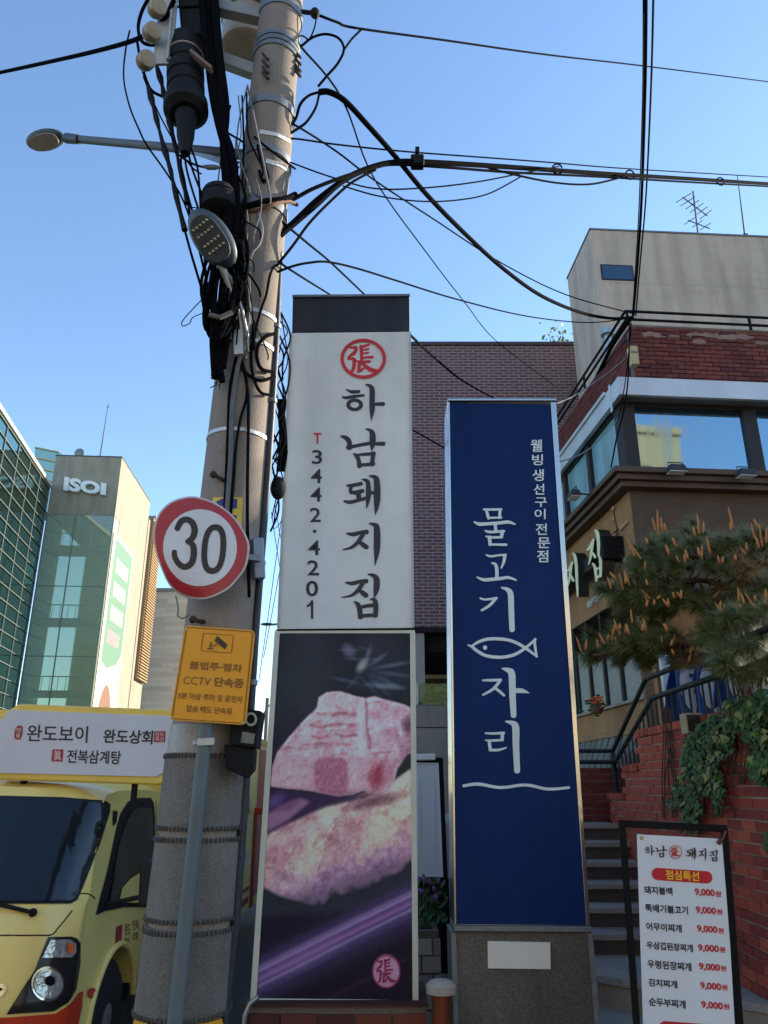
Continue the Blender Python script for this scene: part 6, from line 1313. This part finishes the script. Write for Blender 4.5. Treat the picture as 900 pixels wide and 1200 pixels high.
for i, (x, y, L_, lean) in enumerate(CN):
    Y = 5.36+rp_.uniform(0, .2); p = at(x, y, Y); s = L_*(p-EYE).length/F*.78; o = bpy.data.objects.new('candle', cm_); COL.objects.link(o); o.parent = pine
    wdt = .045+.010*(L_ < 18)
    o.matrix_basis = WM[pine].inverted() @ Matrix.Translation(p) @ Matrix.Rotation(R(lean), 4, 'Y') @ Matrix.Rotation(rp_.uniform(0, 6.28), 4, 'Z') @ Matrix.Diagonal((wdt*1.7, wdt*1.7, s, 1))
# leafless vine on the tan wall
vn = thing('dry_vine', 'thin dry vine creeping over the corner of the tan wall', 'vine', lw((-.02, .6, 4.6))); fV = plmap(650, 590, 7.06, lw((-.012, 0, 0)), nL)
mb = MB()
for pts in ([(482, 10), (492, 90), (510, 190), (520, 280), (545, 400), (560, 470), (530, 530)], [(600, 155), (560, 190), (520, 215), (470, 260), (440, 300)], [(620, 430), (580, 480), (540, 520)]): mb.tube([fV(x, y) for x, y in pts], .008, 5)
mb.build('stem', mat('vine_stem', (96, 70, 50), .9, .2, 20), vn); mb = MB()
for x, y in ((487, 40), (488, 130), (575, 182), (598, 158), (490, 270), (500, 265), (585, 470), (552, 205)): mb.ell(fV(x, y), .03, .05, .035, 7, 5)
mb.build('bud', mat('vine_bud', (170, 146, 108), .9, .25, 20), vn)
# ================================================================== things between the pylons
wp = thing('blank_board', 'white blank sign board with a dark edge standing between the pylons', 'board', at(504, 1030, 8.0))
MB().prism([at(x, y, 8.0) for x, y in ((470, 893), (514, 894), (519.5, 1028), (470, 1028))], (0, .05, 0)).build('sheet', mat('white_sheet', (204, 208, 214), .45, .04, 3, stain=.08), wp, bevel=.004)
MB().prism([at(x, y, 8.03) for x, y in ((468, 885), (519, 888), (525, 1033), (468, 1033))], (0, .08, 0)).build('frame', M_blackmetal, wp); MB().bar(at(470, 888, 7.98), at(510, 887, 7.98), .05, .06).build('top_tube', M_pwhite, wp, bevel=.01)
mb = MB()
for x0_, x1_ in ((490, 491), (507, 509.5)): mb.bar(at(x0_, 912, 7.995), at(x1_, 1012, 7.995), .03, .012, (0, 1, 0))
mb.build('rib', MATS['white_sheet'], wp); a = at(495, 1030, 8.05); MB().box((a.x-.2, 8.04, .1), (a.x+.25, 8.1, a.z)).build('leg', M_blackmetal, wp)
pl2 = thing('brick_planter', 'low planter of grey whitewashed bricks between the pylons', 'planter', (at(500, 1140, 6.3).x, 6.4, .1))
xa, xb, zt_ = at(455, 1100, 6.3).x, at(516, 1100, 6.3).x, zat(1088, 6.3)
M_gbrick = mat('grey_brick', (150, 140, 132), .85, .12, 8, .4, 80, obj_random=[(184, 174, 168), (164, 152, 148), (196, 188, 182)]); bx('core', M_mortard, pl2, (xa, 6.32, .1), (xb-.01, 6.7, zt_-.02))
bricks(pl2, (xa, 6.315, .1), (1, 0, 0), (0, -1, 0), xb-xa, zt_-.1, M_gbrick, bl=.15, bh=.10, gap=.014, seed=31)
MB().box((xa, 6.4, zt_-.03), (xb-.05, 6.66, zt_-.01)).build('soil', mat('dark_soil', (60, 48, 40), .95, .2, 8, .5), pl2)
fw = thing('flower_clump', 'leafy plant with purple flowers growing behind the grey brick planter', 'flowers', (at(500, 1088, 6.5).x, 6.55, zt_-.02)); mb = MB(); fb = MB(); sm_ = MB()
for k in range(150):
    p = V((at(498, 1070, 6.55).x+rp_.gauss(0, .10), 6.55+rp_.gauss(0, .08), zt_+abs(rp_.gauss(.10, .09)))); s = rp_.uniform(.02, .045); n_ = V((rp_.uniform(-1, 1), rp_.uniform(-1, .2), rp_.uniform(0, 1))).normalized(); u = n_.orthogonal().normalized(); k0 = len(mb.v); w_ = n_.cross(u)
    mb.v += [tuple(p-u*s), tuple(p+w_*s*.5), tuple(p+u*s), tuple(p-w_*s*.5)]; mb.f.append((k0, k0+1, k0+2, k0+3))
for k in range(14):
    p = V((at(497, 1070, 6.5).x+rp_.gauss(.02, .08), 6.5+rp_.gauss(0, .06), zt_+rp_.uniform(.14, .30))); fb.ell(p, .018, .018, .022, 7, 5); sm_.tube([V((p.x*.98, 6.55, zt_)), p], .004, 4)
mb.build('foliage', mat('flower_leaves', (54, 88, 44), .6, .25, 8), fw, kind='stuff'); fb.build('blooms', mat('purple_petals', (136, 76, 150), .6, .2, 20), fw, kind='stuff'); sm_.build('stem', M_ivy, fw)
sh2 = thing('hedge_shrub', 'bright green shrub seen through the glass rail below the brick building', 'shrub', at(505, 826, YM-.1)); mb = MB()
for k in range(520):
    p = V((at(508, 815, YM).x+rp_.uniform(-.55, .7), YM-.05+rp_.uniform(-.1, .5), zat(826, YM)+rp_.random()**.8*.42+(.05 if rp_.random() > .8 else 0))); s = rp_.uniform(.03, .07); n_ = V((rp_.uniform(-1, 1), rp_.uniform(-1, .2), rp_.uniform(0, 1))).normalized(); u = n_.orthogonal().normalized(); w_ = n_.cross(u); k0 = len(mb.v)
    mb.v += [tuple(p-u*s), tuple(p+w_*s*.4), tuple(p+u*s), tuple(p-w_*s*.4)]; mb.f.append((k0, k0+1, k0+2, k0+3))
mb.build('foliage', mat('shrub_leaves', (104, 128, 48), .6, .25, 8, obj_random=[(92, 120, 44), (128, 146, 56), (70, 100, 40)], island=True), sh2, kind='stuff'); MB().box((at(480, 826, YM).x, YM-.12, 2.3), (at(535, 826, YM).x, YM+.4, zat(824, YM))).build('trough', M_pier, sh2)
bo = thing('bollard', 'reddish metal bollard with a pale stone cap at the foot of the blue pylon', 'bollard', (at(516, 1190, 5.0).x, 5.0, .1)); xq = at(517, 1165, 5.0); 
MB().tube([(xq.x, 5.0, .1), (xq.x, 5.0, xq.z)], .055, 18).build('shaft', mat('copper_red', (128, 70, 46), .35, .15, 6, metal=.7), bo, smooth=True); mb = MB(); mb.lathe((xq.x, 5.0, xq.z), (xq.x, 5.0, xq.z+.075), [(0, .06), (.1, .085), (.6, .085), (.9, .06), (1, .02)], 18); mb.build('cap', mat('cap_stone', (164, 154, 140), .85, .15, 10, .5, 60), bo, smooth=True)
# far street lamp and far poles in the bright gap
fs2 = thing('street_lamp', 'tiny far street lamp against the white sky between the pole and the white pylon', 'street lamp', (at(331, 731, 34).x, 34, 0))
q = at(331, 731, 34); MB().tube([(q.x, 34, 0), (q.x, 34, q.z)], .07, 8).build('pole', M_dsteel, fs2); MB().tube([q, at(318, 732, 34)], .05, 8).build('arm', M_dsteel, fs2); MB().ell(at(313, 731.5, 34), .30, .12, .07, 14, 8).build('head', M_head, fs2, smooth=True)
fp2 = thing('utility_pole', 'thin far utility pole in the bright gap left of the photo panel', 'utility pole', (at(313.5, 900, 45).x, 45, 0)); q = at(313.5, 818, 45); MB().tube([(q.x, 45, 0), tuple(q)], .11, 8).build('shaft', M_conc, fp2); MB().bar(at(303, 845, 45), at(316, 826, 45), .08, .08).build('strut', M_dsteel, fp2)
# small tree behind the brick building
st2 = thing('roadside_tree', 'small yellow green treetop peeking over the purple brick building', 'tree', (at(656, 400, 24).x, 24, 0)); q = at(656, 402, 24); MB().tube([(q.x, 24, 0), (q.x+.1, 24, q.z-.6), tuple(q)], [.15, .08, .03], 8).build('trunk', M_bark, st2); mb = MB()
for k in range(420):
    p = q+V((rp_.gauss(0, .38), rp_.gauss(0, .4), rp_.gauss(-.5, .45))); s = rp_.uniform(.05, .11); n_ = V((rp_.uniform(-1, 1), rp_.uniform(-1, 1), rp_.uniform(-1, 1))).normalized(); u = n_.orthogonal().normalized(); w_ = n_.cross(u); k0 = len(mb.v)
    mb.v += [tuple(p-u*s), tuple(p+w_*s*.5), tuple(p+u*s), tuple(p-w_*s*.5)]; mb.f.append((k0, k0+1, k0+2, k0+3))
mb.build('crown', MATS['shrub_leaves'], st2, kind='stuff')
# ================================================================== cables: each one a thing
def cable(lab, pts, r, group='overhead cables', name='cable', m=None, k=6, n=6, cat='cable'):
    p3 = [at(x, y, Y) for x, y, Y in pts]
    q = cat_rom([tuple(p) for p in p3], k=k) if len(p3) > 2 else [tuple(p) for p in p3]
    q = [V(p) for p in q]
    out_ = lambda p: p[0] < -10 or p[0] > 905 or p[1] < -10
    if out_(pts[-1]): q.append(q[-1]+(q[-1]-q[-2]).normalized()*18)      # runs on past the frame to the next pole
    if out_(pts[0]): q.insert(0, q[0]+(q[0]-q[1]).normalized()*18)
    o = MB().tube(q, r, n).build(name, m or M_wire, smooth=True); props(o, lab, cat, group); return o
cable('thick dark cable running from the insulators off the left edge near the top', [(-30, 91, 5.6), (0, 85, 5.4), (60, 72, 4.8), (120, 58, 4.2), (165, 44, 3.85), (190, 26, 3.75), (204, 0, 3.7)], .016)
cable('thin black wire from the ball insulator to the upper right edge', [(369, 16, 3.98), (395, 26, 4.1), (418, 33, 4.3), (520, 47, 5.0), (640, 64, 6.2), (760, 78, 8), (910, 97, 11)], .010)
cable('heavy black cable looping off the pole and sagging to the brick parapet corner', [(374, 108, 4.0), (386, 108, 4.02), (405, 119, 4.1), (432, 148, 4.3), (462, 182, 4.6), (500, 228, 5.1), (545, 274, 5.8), (590, 315, 6.6), (635, 347, 7.5), (680, 366, 8.4), (715, 373, 9), (738, 372, 9.4)], .021, n=8)
cable('main black cable bundle bending up from the pole and crossing to the right edge', [(312, 296, 3.92), (328, 276, 3.95), (343, 263, 4.0), (370, 240, 4.05), (400, 213, 4.15), (430, 198, 4.3), (462, 190, 4.45), (500, 190, 4.6), (600, 196, 5.2), (700, 203, 6), (800, 209, 7), (910, 216, 8.4)], .021, n=8)
cable('second strand lashed under the main black bundle', [(318, 282, 3.93), (343, 260, 4.0), (375, 230, 4.06), (415, 203, 4.2), (455, 193, 4.42), (520, 196, 4.65), (600, 202, 5.2), (700, 207, 6.0), (800, 213, 7), (910, 219, 8.4)], .012)
cable('thin messenger wire above the main bundle', [(330, 162, 3.95), (350, 163, 4.0), (400, 170, 4.2), (480, 178, 4.6), (560, 184, 5.0), (640, 190, 5.5), (740, 198, 6.5), (910, 208, 8.4)], .007)
cable('slack strand hanging below the main bundle and rejoining it', [(560, 193, 5.0), (600, 204, 5.2), (650, 214, 5.6), (690, 216, 5.9), (720, 210, 6.15), (742, 204, 6.4)], .010)
cable('dark cable sweeping from the pole side into the main bundle', [(312, 240, 3.86), (338, 236, 3.95), (365, 222, 4.0), (395, 210, 4.1), (425, 200, 4.25), (450, 192, 4.4)], .013)
cable('cable rising steeply from the pole to the bundle splice', [(322, 314, 3.93), (343, 288, 3.95), (362, 262, 4.0), (385, 238, 4.1), (412, 214, 4.2), (440, 199, 4.35)], .009)
cable('thin wire dropping from the pole top across the sky to the parapet', [(330, 140, 3.95), (350, 149, 4.0), (395, 178, 4.4), (440, 212, 4.9), (510, 258, 5.9), (589, 309, 7.2), (665, 346, 8.4), (744, 368, 9.6)], .008)
cable('very thin wire falling steeply toward the purple brick building', [(334, 30, 3.95), (352, 54, 4.0), (402, 118, 4.8), (440, 212, 6.5), (502, 299, 9), (545, 355, 11.5), (582, 400, 14), (650, 452, 16.8)], .008)
cable('thin wire from the pole rising slightly then sagging to the parapet', [(322, 320, 3.93), (343, 312, 3.95), (362, 308, 4.0), (384, 307, 4.1), (420, 315, 4.5), (465, 329, 5.1), (540, 352, 6.2), (620, 371, 7.6), (690, 378, 8.8), (738, 373, 9.5)], .008)
cable('short thin wire ending at the black pylon cap, upper one', [(322, 252, 3.93), (340, 268, 4.0), (364, 288, 4.4), (388, 308, 5.0), (428, 346, 5.8)], .008)
cable('short thin wire ending at the black pylon cap, lower one', [(322, 304, 3.93), (340, 316, 4.0), (362, 330, 4.5), (388, 346, 5.5)], .007)
cable('slack thin wire below the main bundle, the lower of two long loops', [(402, 218, 4.2), (445, 230, 4.35), (496, 236, 4.55), (540, 234, 4.8), (575, 226, 5.0), (612, 206, 5.3)], .006)
cable('slack thin wire below the main bundle, the upper of two long loops', [(326, 184, 3.93), (345, 192, 3.98), (390, 208, 4.2), (440, 221, 4.4), (500, 220, 4.6), (560, 213, 4.9), (612, 203, 5.2), (655, 195, 5.6)], .006)
cable('looping wire bowed out from the right of the pole top', [(336, 64, 3.95), (353, 54, 4.0), (366, 44, 4.0), (382, 40, 4.0), (397, 45, 4.02), (403, 58, 4.02), (396, 74, 4.02), (384, 88, 4.0), (373, 101, 4.0)], .009)
cable('short wire from the top right wire down to the bowed loop', [(424, 34, 4.3), (412, 46, 4.2), (402, 60, 4.05)], .008)
cable('small wire loop beside the ball insulator', [(371, 20, 4.0), (368, 34, 4.0), (362, 46, 4.0), (354, 42, 4.0), (336, 44, 3.95)], .006)
cable('curved cable hooking from the heavy cable back to the pole, outer one', [(374, 108, 4.0), (362, 112, 4.0), (352, 122, 3.98), (346, 140, 3.98), (334, 156, 3.95)], .010)
cable('curved cable hooking from the heavy cable back to the pole, inner one', [(374, 110, 4.0), (370, 126, 4.0), (360, 142, 3.98), (350, 150, 3.98), (334, 160, 3.95)], .009)
cable('thickest of three black wires rising steeply from the parapet corner into the sky', [(757, -20, 4.6), (756, 100, 5.8), (752, 230, 7.4), (747, 310, 8.5), (742, 370, 9.45)], .016)
cable('right one of three black wires rising steeply from the parapet corner into the sky', [(766, -20, 4.6), (763, 100, 5.8), (757, 230, 7.4), (750, 310, 8.5), (745, 370, 9.45)], .010)
cable('left one of three black wires rising steeply from the parapet corner into the sky', [(754, -20, 4.6), (753, 120, 5.9), (748, 260, 7.8), (741, 370, 9.45)], .007)
o = cable('bundled cable lying along the edge of the brick parapet down the side wall', [(741, 372, 9.45), (733, 382, 9.5), (716, 408, 10.2), (700, 440, 11.2), (690, 458, 12)], .03)
cable('drop wire hanging from the parapet corner past the yellow box to the window corner', [(738, 378, 9.4), (737, 420, 9.2), (735, 455, 9.05), (730, 485, 9.02), (723, 512, 9.1), (716, 548, 9.1)], .010)
cable('second drop wire twisting down beside the first at the parapet corner', [(740, 378, 9.42), (735, 430, 9.18), (731, 458, 9.02), (728, 475, 9.0), (725, 492, 9.02)], .007)
cable('pale thin wire from the blue pylon top up to the parapet box', [(652, 473, 5.45), (676, 462, 6.4), (705, 442, 7.8), (726, 426, 8.8), (738, 414, 9.35)], .006, m=M_wiregrey)
cable('pale thin wire sagging from the blue pylon to the eave corner', [(655, 541, 5.45), (675, 535, 6.3), (697, 521, 7.6), (716, 501, 8.7), (724, 490, 9.05)], .006, m=M_wiregrey)
cable('dark thin wire from behind the white pylon down to the blue pylon top, upper one', [(476, 388, 5.6), (510, 420, 7), (545, 448, 9), (585, 470, 13)], .012)
cable('dark thin wire from behind the white pylon down to the blue pylon top, lower one', [(476, 500, 5.6), (498, 512, 6.0), (524, 527, 5.7)], .007)
# splices on the bundle
sp_ = thing('cable_splice', 'small black splice box where the cables cross above the sky', 'cable box', at(489, 190, 4.55)); MB().box(tuple(at(489, 190, 4.55)+V((-.05, -.04, -.045))), tuple(at(489, 190, 4.55)+V((.05, .04, .045)))).build('case', M_black, sp_, bevel=.012); MB().box(tuple(at(489, 181, 4.55)+V((-.016, -.03, -.0))), tuple(at(489, 181, 4.55)+V((.016, .03, .05)))).build('clip', M_black, sp_, bevel=.005)
ck = MB()
for x, y, Y, wh in ((653, 196, 5.55, 'nearest the splice box'), (738, 203, 6.3, 'where the vertical wires cross'), (844, 211, 7.5, 'nearest the right edge')):
    c = at(x, y, Y); o = MB().tube([c+V((math.cos(a)*.045, 0, math.sin(a)*.06-.02)) for a in np.linspace(.3, 5.9, 12)], .008, 6).build('cable_tie', M_wire, smooth=True); props(o, 'small wire ring tied round the main black cable bundle, '+wh, 'cable tie', 'ties along the main bundle')
# left hand fan of wires with thick wound grips
LG = 'wires fanning down from the insulators'
fan = [('outermost wire bowing left of the insulators with an inline joint', [(152, 36, 3.8), (147, 60, 3.8), (145, 92, 3.8), (152, 125, 3.8), (163, 152, 3.8), (172, 170, 3.8), (196, 204, 3.8), (216, 238, 3.8), (236, 300, 3.8)], .006, None),
 ('wire with the longest wound grip, left of the ribbed enclosure', [(165, 74, 3.8), (172, 95, 3.8), (180, 126, 3.8), (190, 165, 3.8), (200, 200, 3.8), (207, 232, 3.8), (222, 290, 3.8), (238, 345, 3.8), (250, 395, 3.8), (256, 432, 3.82)], .008, (1, 6)),
 ('wire with a wound grip passing just left of the ribbed enclosure', [(183, 75, 3.82), (190, 100, 3.82), (196, 130, 3.82), (205, 170, 3.82), (214, 210, 3.82), (224, 255, 3.82), (240, 320, 3.82), (252, 380, 3.84)], .008, (0, 5)),
 ('thin wire crossing from the left loop under the ribbed enclosure', [(168, 90, 3.8), (180, 120, 3.8), (195, 150, 3.8), (210, 175, 3.75), (224, 195, 3.7), (236, 204, 3.7)], .005, None),
 ('cable curling off the thick left cable round the lowest insulator', [(160, 44, 3.8), (163, 62, 3.78), (166, 78, 3.77), (176, 104, 3.8), (190, 113, 3.82)], .010, None),
 ('thick loop above the insulators at the top left', [(176, -5, 3.75), (166, 14, 3.75), (162, 34, 3.75), (168, 50, 3.77), (186, 52, 3.78), (200, 40, 3.78)], .012, None)]
for lab, pts, r_, g in fan:
    o = cable(lab, pts, r_, LG, 'wire', cat='wire')
    if g:
        q = cat_rom([tuple(at(*p)) for p in pts], k=6); i0, i1 = g[0]*6, g[1]*6; seg = [V(p) for p in q[i0:i1:2]]
        MB2 = MB().tube(seg, [.010+.013*((i*37 % 5)/4)*(0.6 if i % 3 == 0 else 1) for i in range(len(seg))], 7); inv = WM[o].inverted(); MB2.v = [tuple(inv @ V(v)) for v in MB2.v]; MB2.build('grip', M_black, o, local=True, smooth=True)
for i, (x0, x1, x2) in enumerate(((207, 230, 252), (213, 238, 262), (220, 250, 276), (226, 236, 244))):
    cable(('thin lead', 'straight lead', 'slanting lead', 'short lead')[i]+' hanging out of the neck of the ribbed enclosure'+(', leftmost', ', second from the left', ', reaching furthest right', ', middle')[i], [(214+i*3, 172, 3.76), (x0+6, 200, 3.74), (x1, 262, 3.74), (x2, 325+i*8, 3.8)], .007, 'leads under the enclosure', 'wire', cat='wire')
cable('small inline fuse lead below the lamp arm', [(205, 178, 3.72), (222, 190, 3.72), (240, 196, 3.72), (262, 196, 3.8), (280, 190, 3.85)], .007, 'leads under the enclosure', 'wire', cat='wire')
fz = MB().tube([at(238, 195, 3.71), at(244, 196, 3.71), at(252, 196, 3.72), at(258, 196, 3.73)], [.008, .016, .016, .008], 8).build('inline_joint', M_wiregrey, smooth=True); props(fz, 'pale inline joint on the lead under the lamp arm', 'cable joint')
# the black vertical bundle left of the shaft
bd_ = thing('cable_bundle', 'thick vertical bundle of black cables running down the left of the pole', 'cable bundle', at(262, 200, 3.8)); rr = random.Random(9)
for i in range(13):
    o0 = rr.uniform(-9, 9); o1 = rr.uniform(-7, 7)
    pts = [(243+o0, -20, 3.75), (250+o0*.9, 60, 3.75), (259+o0*.8, 130, 3.77), (266+o1*.9, 180, 3.79), (271+o1, 230, 3.8), (271+o1*1.2, 270, 3.78), (266+o1*1.3, 310, 3.76)]
    MB().tube([V(p) for p in cat_rom([tuple(at(x, y, Y+rr.uniform(-.03, .03))) for x, y, Y in pts], k=5)], rr.uniform(.013, .024), 6).build('strand', M_wire, bd_, smooth=True)
# frayed thin wires in front of the bundle
TG = 'loose thin wires tangled along the pole'
for i in range(34):
    x0, y0 = rr.uniform(258, 292), rr.uniform(95, 300); x1 = x0+rr.uniform(0, 26); y1 = y0+rr.uniform(40, 150); mx, my = (x0+x1)/2+rr.uniform(-16, 16), (y0+y1)/2
    Yb = 3.79-max(0, (x1-282))*.0012
    cable('loose thin wire in the tangle along the left side of the pole', [(x0, y0, 3.82), (mx, my, Yb), (x1+rr.uniform(-4, 4), y1-12, Yb-.02), (x1, y1, 3.80)], rr.choice((.004, .005, .007)), TG, 'loose_wire', n=5, k=4, cat='wire', m=rr.choice((M_wire, M_wire, M_wiregrey)))
# coil
co = thing('cable_coil', 'big hanging coil of black cable strapped to the left of the pole', 'cable coil', at(262, 340, 3.7))
for i in range(26):
    cx, cy = 264+rr.uniform(-5, 6), 336+rr.uniform(-8, 8); rx_, ry_ = rr.uniform(3, 24), rr.uniform(40, 60); ph = rr.uniform(-.12, .12)-.16
    pts = [at(cx+rx_*math.cos(a)*math.cos(ph)-ry_*math.sin(a)*math.sin(ph)*-1, cy+ry_*math.sin(a), 3.72+.05*math.sin(a*2+i)+rr.uniform(-.03, .03)) for a in np.linspace(0, 2*math.pi, 26)]
    MB().tube(pts, .0095, 6, cap=False).build('loop', M_wire, co, smooth=True)
MB().tube([at(246, 369, 3.62), at(258, 372, 3.6), at(272, 366, 3.62)], .014, 8).build('binding', mat('tape_grey', (96, 88, 84), .7, .2, 14), co, smooth=True)
bd2 = thing('cable_tail', 'black ragged cable tail hanging below the coil with loose wire ends', 'cable tail', at(258, 450, 3.75))
for i in range(13):
    o0 = rr.uniform(-10, 12); pts = [(262+o0, 362, 3.72), (258+o0*.9, 392, 3.75), (256+o0*.6+rr.uniform(-2, 2), 415, 3.78), (256+rr.uniform(-7, 6), rr.uniform(425, 450), 3.78)]
    MB().tube([V(p) for p in cat_rom([tuple(at(*p)) for p in pts], k=5)], rr.uniform(.014, .024), 6).build('strand', M_wire, bd2, smooth=True)
for i in range(7):
    x, y = 254+rr.uniform(-4, 8), 440+rr.uniform(-5, 8); MB().tube([at(x, y, 3.78), at(x-rr.uniform(0, 6), y+6, 3.77), at(x-rr.uniform(2, 10), y+rr.uniform(2, 10), 3.76)], .003, 4).build('loose_end', M_wire, bd2)
cable('hair thin wire curling out into the sky left of the coil', [(238, 350, 3.78), (226, 362, 3.78), (214, 376, 3.78), (214, 382, 3.78), (222, 379, 3.78), (226, 372, 3.78), (240, 366, 3.78)], .003, TG, 'loose_wire', cat='wire')
cable('hair thin wire looping beside the small LED lamp', [(219, 245, 3.75), (223, 253, 3.75), (236, 247, 3.75), (226, 243, 3.75), (219, 246, 3.75)], .004, TG, 'loose_wire', cat='wire')
# wires down the face of the pole
FG = 'cables fixed down the face of the pole'
def yf(y): return YP-pole_r(zp_(y))-.012
def face(lab, pts, r_, m=None): cable(lab, [(x, y, yf(y)+d) for x, y, d in pts], r_, FG, 'cable', m=m, n=7)
face('pale grey conduit winding down the middle of the pole above the speed sign', [(302, 250, .02), (306, 268, .0), (303, 285, .0), (295, 296, .0), (291, 320, 0), (291, 380, 0), (284, 410, 0), (277, 440, 0), (272, 480, 0), (270, 540, 0), (266, 600, 0), (266, 640, .0)], .015, M_wiregrey)
face('black cable down the pole left of the grey conduit', [(280, 405, 0), (274, 430, 0), (269, 460, 0), (267, 510, 0), (265, 560, 0), (263, 600, 0)], .009)
face('black cable down the pole crossing right of the grey conduit', [(283, 420, 0), (288, 440, 0), (289, 465, 0), (282, 490, 0), (277, 520, 0), (274, 560, 0), (270, 605, 0)], .008)
face('black cable running straight down the right half of the pole face', [(282, 420, 0), (290, 455, 0), (291, 500, 0), (290, 560, 0), (290, 620, 0), (292, 700, 0)], .009)
face('wide black loop crossing from the pole middle to the conduit', [(281, 428, 0), (292, 440, 0), (306, 446, .02), (322, 441, .1)], .010)
face('black arc loop high on the right of the pole face', [(322, 391, .1), (312, 394, .03), (303, 404, .01), (301, 418, .01), (306, 432, .02), (320, 436, .1)], .011)
face('black arc loop lower on the right of the pole face', [(297, 380, 0), (294, 420, 0), (298, 445, 0), (306, 460, .02), (318, 463, .1)], .009)
face('long cable from the upper band down to the conduit bracket', [(326, 310, .1), (320, 314, .06), (316, 324, .03), (312, 345, .02), (306, 362, 0), (300, 385, 0), (296, 410, 0)], .008)
face('grey cable beside the lamp mount', [(291, 300, 0), (292, 340, 0), (292, 400, 0), (287, 420, 0)], .008, M_wiregrey)
face('cable bundle wrapped across the pole at the upper band', [(286, 244, .03), (296, 240, .0), (312, 236, .0), (332, 234, .06), (346, 228, .16)], .020)
face('rust tinted cable wrapped across the pole at the upper band', [(284, 250, .03), (300, 246, .0), (318, 240, .0), (336, 236, .08), (348, 240, .17)], .013, mat('rusty_sheath', (104, 72, 56), .7, .2, 20))
face('pale twisted tie on the pole below the paper labels', [(296, 222, .01), (300, 228, 0), (306, 232, 0), (310, 244, 0)], .010, M_wiregrey)
face('wire slanting down across the pole face at the paper labels', [(298, 160, .01), (312, 172, 0), (330, 186, .03), (346, 198, .14)], .007)
face('dark knotted wire hanging at the left of the paper labels', [(302, 170, 0), (306, 186, 0), (311, 196, 0), (314, 208, 0), (308, 212, 0), (304, 200, 0)], .010)
# tangle right of the conduit
for i in range(16):
    y0 = rr.uniform(330, 560); x0 = np.interp(y0, [330, 560], [328, 316])+rr.uniform(0, 4); L_ = rr.uniform(25, 90)
    cable('loose thin wire in the tangle between the conduit and the white pylon', [(x0, y0, 4.05), (x0+rr.uniform(4, 12), y0+L_*.35, 4.07), (x0+rr.uniform(2, 10), y0+L_*.7, 4.07), (x0+rr.uniform(-4, 2), y0+L_, 4.05)], rr.choice((.004, .006)), 'loose wires beside the white pylon', 'loose_wire', n=5, k=4, cat='wire')
tg = thing('cable_clump', 'black clump of wires beside the conduit with a round joint below', 'cable clump', at(327, 560, 4.1))
for i in range(14):
    pts = [(328+rr.uniform(-2, 3), 468, 4.1), (330+rr.uniform(-3, 5), 500, 4.12), (331+rr.uniform(-4, 5), 530, 4.12), (328+rr.uniform(-3, 5), 552, 4.1)]; MB().tube([V(p) for p in cat_rom([tuple(at(*p)) for p in pts], k=4)], .009, 6).build('strand', M_wire, tg, smooth=True)
MB().ell(at(326, 572, 4.1), .045, .05, .07, 14, 10).build('joint', M_black, tg, smooth=True)
# far wires in the bright gap
for i, (a, b) in enumerate((((322, 590), (331, 640)), ((318, 600), (332, 690)), ((331, 600), (303, 800)), ((331, 650), (309, 770)), ((320, 620), (330, 610)))):
    cable('faint far wire in the bright gap beside the white pylon', [(a[0], a[1], 20), ((a[0]+b[0])/2, (a[1]+b[1])/2+2, 20), (b[0], b[1], 20)], .012, 'far wires in the bright gap', 'wire', n=4, k=3, cat='wire')
